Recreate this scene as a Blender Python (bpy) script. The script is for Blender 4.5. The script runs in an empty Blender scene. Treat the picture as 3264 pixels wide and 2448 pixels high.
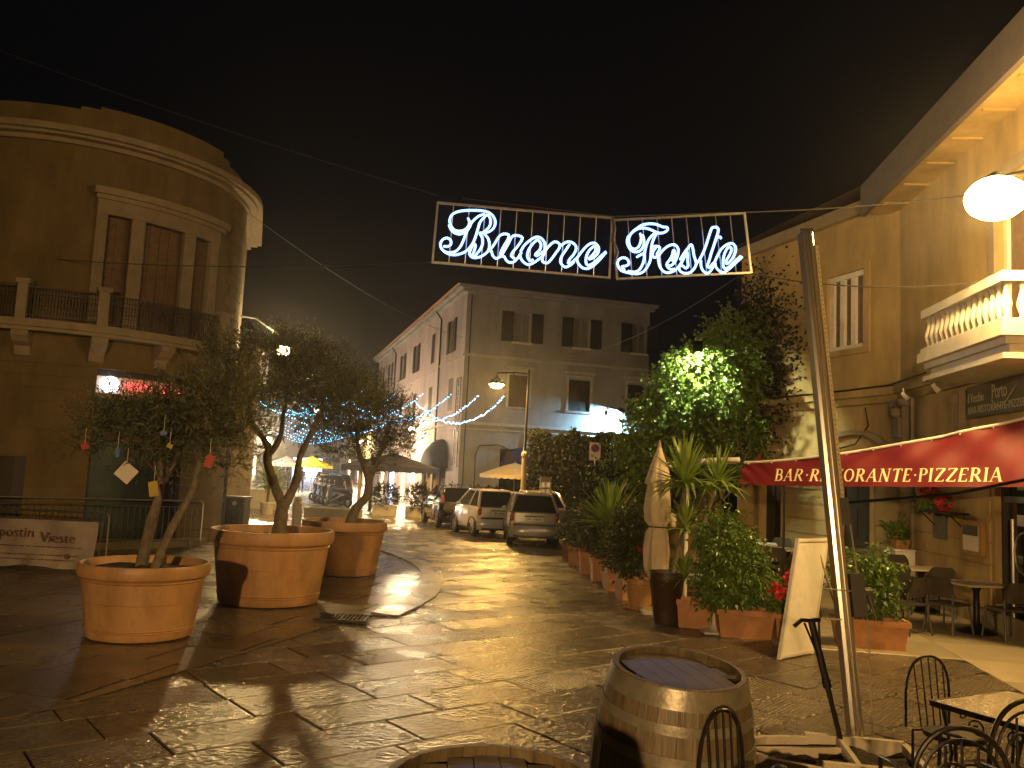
import bpy, math, random
import numpy as np
from mathutils import Vector, Matrix
random.seed(7)
RNG = np.random.default_rng(11)
R = math.radians
sc = bpy.context.scene
COL = sc.collection

# ------------------------------------------------------------------ camera
CAM_H, PITCH, ROLL, FPX = 2.1, R(6.0), R(2.7), 2690.0
d0 = Vector((0, math.cos(PITCH), math.sin(PITCH)))
r0 = Vector((1, 0, 0))
u0 = r0.cross(d0)
cr = r0 * math.cos(ROLL) + u0 * math.sin(ROLL)
cu = u0 * math.cos(ROLL) - r0 * math.sin(ROLL)
cam = bpy.data.cameras.new('camera')
cam.sensor_width = 36.0
cam.lens = FPX / 3264 * 36
cam.clip_start, cam.clip_end = 0.05, 2000
camo = bpy.data.objects.new('camera', cam)
COL.objects.link(camo)
m = Matrix((cr, cu, -d0)).transposed().to_4x4()
m.translation = Vector((0, 0, CAM_H))
camo.matrix_world = m
sc.camera = camo

# ------------------------------------------------------------------ world and exposure
w = bpy.data.worlds.new('World')
sc.world = w
w.use_nodes = True
bg = w.node_tree.nodes['Background']
bg.inputs['Color'].default_value = (0.75, 0.78, 0.95, 1)
bg.inputs['Strength'].default_value = 0.0022
sc.view_settings.view_transform = 'Standard'
sc.view_settings.look = 'None'
sc.view_settings.gamma = 1
sc.view_settings.exposure = 0.0
sc.view_settings.use_curve_mapping = False
cy = sc.cycles
cy.use_denoising = True
try:
    cy.denoiser = 'OPENIMAGEDENOISE'
    cy.denoising_prefilter = 'ACCURATE'
except Exception:
    pass
cy.use_light_tree = True
cy.max_bounces = 6
cy.diffuse_bounces = 3
cy.glossy_bounces = 4
cy.transmission_bounces = 4
cy.volume_bounces = 0
cy.sample_clamp_indirect = 4.0
cy.sample_clamp_direct = 0.0
cy.caustics_reflective = False
cy.caustics_refractive = False
cy.volume_step_rate = 4
SODIUM = (1.0, 0.62, 0.20)
WARM = (1.0, 0.68, 0.32)
HAZE_DENSITY = 0.0008
# lamp glass radiance (W/m2/sr)
L_MAIN, L_ASSUMED, L_POST, L_BRACKET, L_SHOP = 360.0, 8400.0, 1900.0, 1300.0, 4600.0

# ------------------------------------------------------------------ materials
MATS = {}
def mat(name, col, rough=0.6, var=0.15, scale=6.0, bump=0.0, bscale=40.0, metal=0.0, spec=0.5, col2=None,
        emit=None, estr=0.0, alpha=None, sheen=0.0, coat=0.0, rvar=0.0, stretch=None, trans=0.0):
    if name in MATS: return MATS[name]
    mt = bpy.data.materials.new(name); mt.use_nodes = True
    nt = mt.node_tree; N = nt.nodes; L = nt.links
    b = N['Principled BSDF']
    b.inputs['Roughness'].default_value = rough
    b.inputs['Metallic'].default_value = metal
    b.inputs['Specular IOR Level'].default_value = spec
    b.inputs['Base Color'].default_value = (*col, 1)
    if coat: b.inputs['Coat Weight'].default_value = coat
    geo = N.new('ShaderNodeNewGeometry')
    vec = geo.outputs['Position']
    if stretch:
        mp = N.new('ShaderNodeMapping'); mp.inputs['Scale'].default_value = stretch
        L.new(vec, mp.inputs['Vector']); vec = mp.outputs['Vector']
    if var or col2:
        n = N.new('ShaderNodeTexNoise'); n.inputs['Scale'].default_value = scale; n.inputs['Detail'].default_value = 5
        n.inputs['Roughness'].default_value = 0.65
        L.new(vec, n.inputs['Vector'])
        cr_ = N.new('ShaderNodeValToRGB')
        a = tuple(c * (1 - var) for c in col); c2 = col2 or tuple(min(1, c * (1 + var)) for c in col)
        cr_.color_ramp.elements[0].position = 0.32; cr_.color_ramp.elements[0].color = (*a, 1)
        cr_.color_ramp.elements[1].position = 0.68; cr_.color_ramp.elements[1].color = (*c2, 1)
        L.new(n.outputs['Fac'], cr_.inputs['Fac']); L.new(cr_.outputs['Color'], b.inputs['Base Color'])
        if rvar:
            mr = N.new('ShaderNodeMapRange'); mr.inputs['From Min'].default_value = .3; mr.inputs['From Max'].default_value = .7
            mr.inputs['To Min'].default_value = max(.02, rough - rvar); mr.inputs['To Max'].default_value = rough + rvar
            L.new(n.outputs['Fac'], mr.inputs['Value']); L.new(mr.outputs['Result'], b.inputs['Roughness'])
    if bump:
        n2 = N.new('ShaderNodeTexNoise'); n2.inputs['Scale'].default_value = bscale; n2.inputs['Detail'].default_value = 3
        L.new(vec, n2.inputs['Vector'])
        bp = N.new('ShaderNodeBump'); bp.inputs['Strength'].default_value = bump; bp.inputs['Distance'].default_value = 0.02
        L.new(n2.outputs['Fac'], bp.inputs['Height']); L.new(bp.outputs['Normal'], b.inputs['Normal'])
    if emit:
        b.inputs['Emission Color'].default_value = (*emit, 1)
        b.inputs['Emission Strength'].default_value = estr
    if trans:
        tr = N.new('ShaderNodeBsdfTranslucent'); tr.inputs['Color'].default_value = (*[min(1, c * 1.6) for c in col], 1)
        mx = N.new('ShaderNodeMixShader'); mx.inputs[0].default_value = trans
        out = N['Material Output']
        L.new(b.outputs[0], mx.inputs[1]); L.new(tr.outputs[0], mx.inputs[2]); L.new(mx.outputs[0], out.inputs['Surface'])
    MATS[name] = mt
    return mt

def stone_mat(name, c1, c2, rough, pit, smooth_far=False, chisel=0.0):
    """wet paving stone: pits, chisel furrows and patches of standing water"""
    mt = bpy.data.materials.new(name); mt.use_nodes = True
    nt = mt.node_tree; N = nt.nodes; L = nt.links; b = N['Principled BSDF']
    geo = N.new('ShaderNodeNewGeometry'); pos = geo.outputs['Position']
    oi = N.new('ShaderNodeObjectInfo')
    n = N.new('ShaderNodeTexNoise'); n.inputs['Scale'].default_value = 3.0; n.inputs['Detail'].default_value = 8; n.inputs['Roughness'].default_value = .7
    L.new(pos, n.inputs['Vector'])
    rmp = N.new('ShaderNodeValToRGB')
    rmp.color_ramp.elements[0].position = .3; rmp.color_ramp.elements[0].color = (*c1, 1)
    rmp.color_ramp.elements[1].position = .7; rmp.color_ramp.elements[1].color = (*c2, 1)
    L.new(n.outputs['Fac'], rmp.inputs['Fac'])
    # each stone its own tone
    mr = N.new('ShaderNodeMapRange'); mr.inputs['To Min'].default_value = .72; mr.inputs['To Max'].default_value = 1.25
    L.new(oi.outputs['Random'], mr.inputs['Value'])
    mul = N.new('ShaderNodeVectorMath'); mul.operation = 'SCALE'
    L.new(rmp.outputs['Color'], mul.inputs[0]); L.new(mr.outputs['Result'], mul.inputs['Scale'])
    L.new(mul.outputs['Vector'], b.inputs['Base Color'])
    # wetness
    n2 = N.new('ShaderNodeTexNoise'); n2.inputs['Scale'].default_value = 1.3; n2.inputs['Detail'].default_value = 4
    L.new(pos, n2.inputs['Vector'])
    m2 = N.new('ShaderNodeMapRange'); m2.inputs['From Min'].default_value = .35; m2.inputs['From Max'].default_value = .65
    m2.inputs['To Min'].default_value = rough * .8; m2.inputs['To Max'].default_value = rough * 1.25
    L.new(n2.outputs['Fac'], m2.inputs['Value']); L.new(m2.outputs['Result'], b.inputs['Roughness'])
    b.inputs['Specular IOR Level'].default_value = .62
    # pits
    v = N.new('ShaderNodeTexVoronoi'); v.inputs['Scale'].default_value = 17
    L.new(pos, v.inputs['Vector'])
    n3 = N.new('ShaderNodeTexNoise'); n3.inputs['Scale'].default_value = 22; n3.inputs['Detail'].default_value = 4
    L.new(pos, n3.inputs['Vector'])
    ad = N.new('ShaderNodeMath'); ad.operation = 'MULTIPLY_ADD'; ad.inputs[1].default_value = .55
    L.new(v.outputs['Distance'], ad.inputs[0]); L.new(n3.outputs['Fac'], ad.inputs[2])
    h = ad.outputs[0]
    if chisel:
        wv = N.new('ShaderNodeTexWave'); wv.inputs['Scale'].default_value = 7.5; wv.inputs['Distortion'].default_value = 3.5
        wv.inputs['Detail'].default_value = 2; wv.inputs['Detail Scale'].default_value = 3
        mp = N.new('ShaderNodeMapping'); mp.inputs['Rotation'].default_value = (0, 0, R(38)); mp.inputs['Scale'].default_value = (1, 1, 1)
        L.new(pos, mp.inputs['Vector']); L.new(mp.outputs['Vector'], wv.inputs['Vector'])
        gt = N.new('ShaderNodeMath'); gt.operation = 'GREATER_THAN'; gt.inputs[1].default_value = .55
        L.new(oi.outputs['Random'], gt.inputs[0])
        a3 = N.new('ShaderNodeMath'); a3.operation = 'MULTIPLY'
        L.new(wv.outputs['Fac'], a3.inputs[0]); L.new(gt.outputs[0], a3.inputs[1])
        a2 = N.new('ShaderNodeMath'); a2.operation = 'MULTIPLY_ADD'; a2.inputs[1].default_value = chisel
        L.new(a3.outputs[0], a2.inputs[0]); L.new(h, a2.inputs[2]); h = a2.outputs[0]
    bp = N.new('ShaderNodeBump'); bp.inputs['Strength'].default_value = pit; bp.inputs['Distance'].default_value = .018
    L.new(h, bp.inputs['Height']); L.new(bp.outputs['Normal'], b.inputs['Normal'])
    MATS[name] = mt
    return mt

M_ROAD = stone_mat('road_stone', (.085, .068, .047), (.175, .142, .097), .27, .8, chisel=.8)
M_WALK = stone_mat('walk_stone', (.10, .076, .05), (.16, .122, .085), .29, .2)
M_KERB = stone_mat('kerb_stone', (.11, .10, .085), (.20, .18, .15), .30, .35)
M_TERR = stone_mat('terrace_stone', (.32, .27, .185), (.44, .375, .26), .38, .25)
M_GROUND = mat('ground_dirt', (.035, .03, .024), .35, .3, 2, .4, 30)
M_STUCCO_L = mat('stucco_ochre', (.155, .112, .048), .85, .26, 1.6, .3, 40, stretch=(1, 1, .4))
M_STUCCO_R = mat('stucco_yellow', (.41, .295, .125), .85, .24, 1.5, .3, 40, stretch=(1, 1, .35))
M_STUCCO_C = mat('stucco_grey', (.27, .27, .29), .85, .22, .9, .2, 50, stretch=(1, 1, .3))
M_STUCCO_P = mat('stucco_pink', (.38, .32, .35), .85, .2, .9, .2, 50, stretch=(1, 1, .3))
M_TRIM = mat('stone_trim', (.29, .235, .155), .8, .16, 3, .2, 70)
M_TRIM_W = mat('white_trim', (.62, .58, .50), .7, .12, 3, .15, 70)
M_TRIM_C = mat('grey_trim', (.38, .38, .38), .8, .15, 3)
M_SHUT = mat('brown_shutter', (.16, .10, .055), .6, .2, 8)
M_SHUT_D = mat('dark_green_shutter', (.018, .019, .02), .55, .2, 8)
M_DOOR = mat('dark_door', (.035, .028, .022), .5, .2, 6)
M_ROLL = mat('roller_shutter_blue', (.05, .075, .085), .45, .2, 5, 0, 40, .3)
M_IRON = mat('black_iron', (.02, .017, .014), .42, .2, 20, .1, 60, .6)
M_IRON_W = mat('dark_rail', (.05, .042, .035), .5, .2, 20)
M_STEEL = mat('galvanised_steel', (.42, .41, .38), .32, .2, 10, .05, 40, .9)
M_CHROME = mat('brushed_mast', (.50, .48, .43), .2, .1, 4, 0, 40, .9, stretch=(1, 1, .05))
M_WHITE = mat('white_paint', (.72, .70, .64), .45, .08, 8)
M_TERRA = mat('terracotta', (.42, .235, .10), .5, .24, 3.4, .18, 26, rvar=.16, stretch=(1, 1, .45))
M_TERRA2 = mat('terracotta_box', (.42, .20, .085), .6, .18, 7, .1, 40)
M_SOIL = mat('soil', (.035, .022, .013), .9, .4, 30, .8, 60)
M_BARK = mat('olive_bark', (.16, .13, .095), .9, .35, 14, .8, 30)
M_OLIVE = mat('olive_leaf', (.085, .092, .046), .55, .35, 9, trans=.2)
M_OLIVE2 = mat('olive_leaf_pale', (.15, .16, .095), .5, .3, 9, trans=.2)
M_IVY = mat('ivy_leaf', (.085, .135, .022), .5, .4, 7, trans=.3)
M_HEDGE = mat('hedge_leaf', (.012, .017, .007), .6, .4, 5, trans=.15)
M_YUCCA = mat('yucca_leaf', (.19, .27, .05), .42, .3, 6, trans=.2)
M_FICUS = mat('ficus_leaf', (.10, .17, .03), .32, .4, 12, trans=.15)
M_SHRUB = mat('dark_shrub_leaf', (.055, .06, .026), .45, .4, 12, trans=.1)
M_RED = mat('poinsettia_red', (.52, .025, .045), .5, .25, 20, trans=.2)
M_AWN = mat('awning_red', (.155, .009, .014), .62, .12, 5, .05, 120, trans=.12)
M_LETTER = mat('awning_letter', (.90, .78, .46), .6, .05, 5)
M_NAVY = mat('navy_canvas', (.012, .016, .05), .7, .2, 6)
M_CANVAS = mat('cream_canvas', (.66, .56, .40), .8, .08, 6, .1, 40, trans=.1)
M_GREYCAN = mat('grey_canvas', (.035, .033, .045), .8, .2, 6)
M_WOOD = mat('barrel_oak', (.115, .085, .045), .5, .35, 22, .3, 60, stretch=(1, 1, .06))
M_WOOD_T = mat('barrel_head', (.14, .12, .10), .35, .25, 6, .1, 30)
M_HOOP = mat('barrel_hoop', (.20, .18, .13), .38, .2, 12, .1, 30, .35)
M_GLASS = mat('dark_glass', (.012, .014, .018), .06, 0, 1, spec=.9)
M_PAPER = mat('paper', (.62, .56, .50), .8, .1, 10)
M_CAR_SILVER = mat('silver_paint', (.62, .68, .72), .26, .05, 3, metal=.2, coat=1)
M_CAR_WHITE = mat('white_car_paint', (.78, .68, .62), .26, .04, 3, metal=.1, coat=1)
M_CAR_GREY = mat('grey_paint', (.40, .39, .35), .28, .05, 3, metal=.25, coat=1)
M_CAR_DARK = mat('dark_paint', (.018, .016, .02), .18, 0, 3, metal=.3, coat=1)
M_RUBBER = mat('rubber', (.015, .015, .015), .8, .1, 9)
M_RIM = mat('alloy_rim', (.45, .43, .40), .3, .1, 9, metal=.8)
M_TAIL = mat('tail_light', (.35, .01, .01), .15, 0, 1, coat=1)
M_PLAST = mat('dark_plastic', (.055, .048, .04), .5, .15, 9)
M_TABLE = mat('pale_table_top', (.50, .44, .32), .35, .1, 5)
M_DARKCLOTH = mat('dark_tarpaulin', (.022, .02, .018), .3, .3, 8, .5, 14)
M_SKIN = mat('skin', (.35, .2, .14), .6, .05, 9)
M_CLOTH_D = mat('dark_clothes', (.02, .02, .028), .85, .3, 9)

def emis(name, col, s, sampling='AUTO'):
    if name in MATS: return MATS[name]
    mt = bpy.data.materials.new(name); mt.use_nodes = True
    nt = mt.node_tree; b = nt.nodes['Principled BSDF']
    b.inputs['Base Color'].default_value = (.1, .1, .1, 1)
    b.inputs['Emission Color'].default_value = (*col, 1); b.inputs['Emission Strength'].default_value = s
    mt.cycles.emission_sampling = sampling
    MATS[name] = mt
    return mt

# ------------------------------------------------------------------ mesh builder
class MB:
    def __init__(s): s.v = []; s.f = []
    def add(s, vs, fs):
        o = len(s.v); s.v.extend([tuple(p) for p in vs]); s.f.extend([tuple(i + o for i in q) for q in fs]); return s
    def box(s, x0, x1, y0, y1, z0, z1, n=1):
        if x1 < x0: x0, x1 = x1, x0
        if y1 < y0: y0, y1 = y1, y0
        if z1 < z0: z0, z1 = z1, z0
        vs = []; fs = []
        for i in range(n + 1):
            x = x0 + (x1 - x0) * i / n
            vs += [(x, y0, z0), (x, y1, z0), (x, y1, z1), (x, y0, z1)]
        fs.append((0, 3, 2, 1)); k = 4 * n; fs.append((k, k + 1, k + 2, k + 3))
        for i in range(n):
            a = 4 * i; b = a + 4
            for j in range(4):
                j2 = (j + 1) % 4
                fs.append((a + j, a + j2, b + j2, b + j))
        return s.add(vs, fs)
    def obox(s, c, ax, ay, az, sx, sy, sz):
        c = Vector(c); ax = Vector(ax).normalized() * sx / 2; ay = Vector(ay).normalized() * sy / 2; az = Vector(az).normalized() * sz / 2
        vs = [c + i * ax + j * ay + k * az for i in (-1, 1) for j in (-1, 1) for k in (-1, 1)]
        return s.add(vs, [(0, 1, 3, 2), (4, 6, 7, 5), (0, 4, 5, 1), (2, 3, 7, 6), (0, 2, 6, 4), (1, 5, 7, 3)])
    def tube(s, pts, r, n=8, caps=True, closed=False):
        pts = [Vector(p) for p in pts]; k = len(pts)
        rr = r if isinstance(r, (list, tuple)) else [r] * k
        up = None; rings = []
        for i, p in enumerate(pts):
            if closed: t = pts[(i + 1) % k] - pts[i - 1]
            else: t = pts[min(i + 1, k - 1)] - pts[max(i - 1, 0)]
            if t.length < 1e-9: t = Vector((0, 0, 1))
            t.normalize()
            if up is None:
                up = Vector((0, 0, 1)) if abs(t.z) < .9 else Vector((1, 0, 0))
            a = t.cross(up)
            if a.length < 1e-5: a = t.cross(Vector((0, 1, .1)))
            a.normalize(); b = a.cross(t); up = b
            rings.append([p + (a * math.cos(2 * math.pi * j / n) + b * math.sin(2 * math.pi * j / n)) * rr[i] for j in range(n)])
        vs = [v for q in rings for v in q]; fs = []
        for i in range(k if closed else k - 1):
            i2 = (i + 1) % k
            for j in range(n):
                j2 = (j + 1) % n
                fs.append((i * n + j, i * n + j2, i2 * n + j2, i2 * n + j))
        if caps and not closed:
            fs.append(tuple(range(n))[::-1]); fs.append(tuple(range((k - 1) * n, k * n)))
        return s.add(vs, fs)
    def lathe(s, prof, n=24, c=(0, 0, 0), capt=True, capb=True):
        vs = []; fs = []
        for (r, z) in prof:
            for j in range(n):
                a = 2 * math.pi * j / n
                vs.append((c[0] + r * math.cos(a), c[1] + r * math.sin(a), c[2] + z))
        for i in range(len(prof) - 1):
            for j in range(n):
                j2 = (j + 1) % n
                fs.append((i * n + j, i * n + j2, (i + 1) * n + j2, (i + 1) * n + j))
        if capb: fs.append(tuple(range(n))[::-1])
        if capt: fs.append(tuple(range((len(prof) - 1) * n, len(prof) * n)))
        return s.add(vs, fs)
    def grid(s, fn, nu, nv):
        vs = [fn(i / nu, j / nv) for j in range(nv + 1) for i in range(nu + 1)]
        fs = [(j * (nu + 1) + i, j * (nu + 1) + i + 1, (j + 1) * (nu + 1) + i + 1, (j + 1) * (nu + 1) + i) for j in range(nv) for i in range(nu)]
        return s.add(vs, fs)
    def sphere(s, c, r, nu=10, nv=6, sx=1, sy=1, sz=1):
        prof = [(max(1e-4, r * math.sin(math.pi * i / nv)), -r * math.cos(math.pi * i / nv)) for i in range(nv + 1)]
        o = len(s.v); s.lathe(prof, nu, (0, 0, 0))
        for i in range(o, len(s.v)):
            x, y, z = s.v[i]; s.v[i] = (c[0] + x * sx, c[1] + y * sy, c[2] + z * sz)
        return s
    def warp(s, fn): s.v = [tuple(fn(*p)) for p in s.v]; return s
    def mesh(s, name, m_, smooth=False):
        me = bpy.data.meshes.new(name); me.from_pydata(s.v, [], s.f)
        if m_: me.materials.append(m_)
        if smooth: me.polygons.foreach_set('use_smooth', [True] * len(me.polygons))
        me.update(); return me
    def build(s, name, m_, parent=None, smooth=False, loc=(0, 0, 0), rot=(0, 0, 0), world=True, auto=False):
        """world=True: vertices are world coordinates even under a parent"""
        if parent is not None and world:
            pl = world_loc(parent)
            s.v = [(a - pl[0], b - pl[1], c - pl[2]) for a, b, c in s.v]
        o = bpy.data.objects.new(name, s.mesh(name, m_, smooth or auto)); COL.objects.link(o)
        if auto:
            try:
                o.data.set_sharp_from_angle(angle=R(38))
            except Exception:
                pass
        o.parent = parent; o.location = loc; o.rotation_euler = rot
        return o

def world_loc(o):
    p = Vector((0, 0, 0))
    while o is not None:
        p = p + Vector(o.location); o = o.parent
    return p

def tag(o, label=None, cat=None, group=None, kind=None):
    if label: o['label'] = label
    if cat: o['category'] = cat
    if group: o['group'] = group
    if kind: o['kind'] = kind
    return o
def thing(name, label, cat, loc=(0, 0, 0), rz=0, group=None, kind=None):
    o = bpy.data.objects.new(name, None); COL.objects.link(o); o.location = loc; o.rotation_euler = (0, 0, rz)
    o.empty_display_size = .2
    return tag(o, label, cat, group, kind)
def copy_tree(o, parent=None):
    c = o.copy(); COL.objects.link(c); c.parent = parent
    for ch in list(o.children): copy_tree(ch, c)
    return c
def dup(o, loc, rz, label, group=None, scale=None):
    c = copy_tree(o); c.location = loc; c.rotation_euler = (0, 0, rz); c['label'] = label
    if group: c['group'] = group
    if scale: c.scale = scale
    return c
def inst(name, me, parent, loc, rot=(0, 0, 0), scale=(1, 1, 1)):
    o = bpy.data.objects.new(name, me); COL.objects.link(o); o.parent = parent; o.location = loc; o.rotation_euler = rot; o.scale = scale
    return o

class Wall:
    """plan frame: s along the wall, d outwards from its face, z up"""
    def __init__(s, P, heading, out):
        h = R(heading); o = R(out)
        s.P = P; s.h = (math.sin(h), math.cos(h)); s.n = (math.sin(o), math.cos(o))
    def __call__(s, a, d, z): return (s.P[0] + a * s.h[0] + d * s.n[0], s.P[1] + a * s.h[1] + d * s.n[1], z)

def holes(mb, s0, s1, z0, z1, hs, depth=.25, nseg=None, back=True):
    """wall face at d=0 with openings hs=[(sa,sb,za,zb)], each with reveals of the given depth"""
    xs = sorted({s0, s1, *[h[0] for h in hs], *[h[1] for h in hs]}); zs = sorted({z0, z1, *[h[2] for h in hs], *[h[3] for h in hs]})
    if nseg:
        ex = []
        for a, b in zip(xs, xs[1:]):
            k = max(1, int(math.ceil((b - a) / nseg)))
            ex += [a + (b - a) * i / k for i in range(k)]
        xs = ex + [xs[-1]]
    for a, b in zip(xs, xs[1:]):
        for c, d in zip(zs, zs[1:]):
            mx, mz = (a + b) / 2, (c + d) / 2
            if any(h[0] < mx < h[1] and h[2] < mz < h[3] for h in hs): continue
            mb.add([(a, 0, c), (b, 0, c), (b, 0, d), (a, 0, d)], [(0, 1, 2, 3)])
    for (a, b, c, d) in hs:
        sub = [x for x in xs if a <= x <= b]
        mb.add([(a, 0, c), (a, -depth, c), (a, -depth, d), (a, 0, d)], [(0, 1, 2, 3)])
        mb.add([(b, 0, c), (b, -depth, c), (b, -depth, d), (b, 0, d)], [(0, 3, 2, 1)])
        for p, q in zip(sub, sub[1:]):
            mb.add([(p, 0, d), (q, 0, d), (q, -depth, d), (p, -depth, d)], [(0, 1, 2, 3)])
            mb.add([(p, 0, c), (q, 0, c), (q, -depth, c), (p, -depth, c)], [(0, 3, 2, 1)])
    return mb

# ------------------------------------------------------------------ foliage (numpy)
def leaf_mesh(name, pos, dirs, L, W, m_, fold=.0, up_bias=0.0, droop=0.0):
    n = len(pos); pos = np.asarray(pos, float); d = np.asarray(dirs, float)
    d /= np.linalg.norm(d, axis=1, keepdims=True) + 1e-9
    rv = RNG.normal(size=(n, 3)); rv[:, 2] += up_bias
    side = np.cross(d, rv); side /= np.linalg.norm(side, axis=1, keepdims=True) + 1e-9
    L = L * RNG.uniform(.7, 1.25, (n, 1)); W = W * RNG.uniform(.75, 1.2, (n, 1))
    nrm = np.cross(side, d)
    V = np.empty((n, 4, 3)); V[:, 0] = pos; V[:, 1] = pos + d * L * .45 + side * W * .5 + nrm * W * fold
    V[:, 2] = pos + d * L; V[:, 2, 2] -= droop * L[:, 0]
    V[:, 3] = pos + d * L * .45 - side * W * .5 + nrm * W * fold
    me = bpy.data.meshes.new(name)
    me.vertices.add(4 * n); me.vertices.foreach_set('co', V.reshape(-1))
    me.loops.add(4 * n); me.loops.foreach_set('vertex_index', np.arange(4 * n, dtype=np.int32))
    me.polygons.add(n); me.polygons.foreach_set('loop_start', np.arange(0, 4 * n, 4, dtype=np.int32))
    me.polygons.foreach_set('loop_total', np.full(n, 4, dtype=np.int32))
    me.materials.append(m_); me.update(calc_edges=True); me.validate()
    return me
def in_ell(n, c, r, shell=.35):
    v = RNG.normal(size=(n, 3)); v /= np.linalg.norm(v, axis=1, keepdims=True)
    q = RNG.uniform(shell, 1, (n, 1)) ** .6
    return np.array(c) + v * q * np.array(r), v
def twig_leaves(name, blobs, ntwig, per, tl, L, W, m_, parent=None, up=.5, droop=0, org=(0, 0, 0), spread=.9, kind=None, shell=.35):
    """blobs: [(centre, radii, share)] - twigs grow outwards, leaves alternate along them"""
    P = []; D = []
    for c, r, sh in blobs:
        k = int(ntwig * sh); p, v = in_ell(k, c, r, shell)
        dd = v + RNG.normal(size=(k, 3)) * .6; dd[:, 2] += up
        dd /= np.linalg.norm(dd, axis=1, keepdims=True)
        tll = tl * RNG.uniform(.5, 1.4, (k, 1))
        for j in range(per):
            t = (j + RNG.uniform(0, 1, (k, 1))) / per
            P.append(p + dd * tll * t); D.append(dd + RNG.normal(size=(k, 3)) * spread)
    P = np.concatenate(P) - np.array(org); D = np.concatenate(D)
    o = bpy.data.objects.new(name, leaf_mesh(name, P, D, L, W, m_, .1, droop=droop)); COL.objects.link(o); o.parent = parent
    if kind: o['kind'] = kind
    return o

# ================================================================== SETTING: ground and paving
g = MB(); g.box(-150, 90, -40, 220, -.4, -.035); tag(g.build('ground', M_GROUND), kind='structure')

def slab(l, w_, h=.06, c=.014, jit=.006, seed=0):
    rr = random.Random(seed); mb = MB()
    def q(x, y, z): return (x + rr.uniform(-jit, jit), y + rr.uniform(-jit, jit), z)
    base = [q(-l / 2, -w_ / 2, 0), q(l / 2, -w_ / 2, 0), q(l / 2, w_ / 2, 0), q(-l / 2, w_ / 2, 0)]
    vs = [(x, y, -h) for x, y, z in base] + [(x, y, -c) for x, y, z in base] + [(x - math.copysign(c, x), y - math.copysign(c, y), 0) for x, y, z in base]
    fs = []
    for k in (0, 4):
        for i in range(4): fs.append((k + i, k + (i + 1) % 4, k + 4 + (i + 1) % 4, k + 4 + i))
    fs.append((8, 9, 10, 11)); mb.add(vs, fs); return mb

# edge of the smooth pavement (a curved line of stones), from in front of the pots to beyond the kerb
WALK_EDGE = [(-9.0, 3.2), (-6.4, 4.7), (-4.4, 6.3), (-3.66, 7.1), (-3.2, 8.3), (-2.75, 9.6), (-2.25, 11.2), (-1.84, 12.3), (-1.52, 14.0), (-1.50, 16.0),
             (-1.75, 18.0), (-2.35, 19.8), (-3.35, 21.9), (-4.7, 24.2), (-5.6, 26.6), (-6.6, 30.0)]
def edge_x(y):
    for (x0, y0), (x1, y1) in zip(WALK_EDGE, WALK_EDGE[1:]):
        if y0 <= y <= y1: return x0 + (x1 - x0) * (y - y0) / (y1 - y0)
    return -99 if y > 30 else -99
def in_walk(x, y): return 3.2 < y < 30 and x < edge_x(y)
def in_terr(x, y): return y < 20 and x > 3.0 and ((y > 11.3 - (x - 5.1) * .2 and x > 4.2) or (x > 5.6 + max(0, (10.6 - y)) * .12 and y > 6.0))
HEAD = R(51.5)
uh = (math.sin(HEAD), math.cos(HEAD)); vh = (math.cos(HEAD), -math.sin(HEAD))  # along rows, across rows
ROWW = .60
cands = []
rr = random.Random(3)
for row in range(-70, 70):
    v0 = row * ROWW; a = -60 + rr.uniform(0, 1.2)
    while a < 60:
        l = rr.choice([.85, 1.0, 1.15, 1.15, 1.3, 1.45])
        x = uh[0] * (a + l / 2) + vh[0] * v0; y = uh[1] * (a + l / 2) + vh[1] * v0
        vis = 2.0 < y < 46 and -.66 * y - 1 < x < .66 * y + 1 and not in_terr(x, y)
        if vis and (y > 30.5 and x < -.1 * y - 4): vis = x > -.38 * y
        if vis: cands.append((x, y, l, in_walk(x + .55, y)))
        a += l
road_c = sorted([c for c in cands if not c[3]], key=lambda c: c[1] - .0 * abs(c[0]))
road = thing('road_paving', None, None, (0, 0, 0), kind='structure')
cache = {}
def slab_mesh(l, w_, k, m_):
    key = (l, w_, k, m_.name)
    if key not in cache: cache[key] = slab(l - .015, w_ - .015, seed=int(l * 100) * 7 + k, h=.06, c=.008, jit=.004).mesh('stone_slab', m_)
    return cache[key]
inframe = lambda c: abs(c[0]) < .62 * c[1] + .5 and c[1] > 2.9
near = [c for c in road_c if inframe(c)]
near_ids = set(id(c) for c in near[:300])
far = MB()
for c in road_c:
    x, y, l, _ = c
    rx, ry, dz = rr.gauss(0, .0022), rr.gauss(0, .0022), rr.uniform(-.002, .002)
    if id(c) in near_ids:
        inst('paving_slab', slab_mesh(l, ROWW, rr.randrange(4), M_ROAD), road, (x, y, dz), (rx, ry, math.pi / 2 - HEAD))
    else:
        s_ = slab(l - .015, ROWW - .015, seed=rr.randrange(999), c=.008, jit=.004); ca, sa = uh[0], uh[1]
        s_.v = [(x + p[0] * ca - p[1] * sa, y + p[0] * sa + p[1] * ca, dz + p[2] + p[0] * ry - p[1] * rx) for p in s_.v]
        far.add(s_.v, s_.f)
tag(far.build('paving_slab', M_ROAD, road), kind='stuff')

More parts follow.
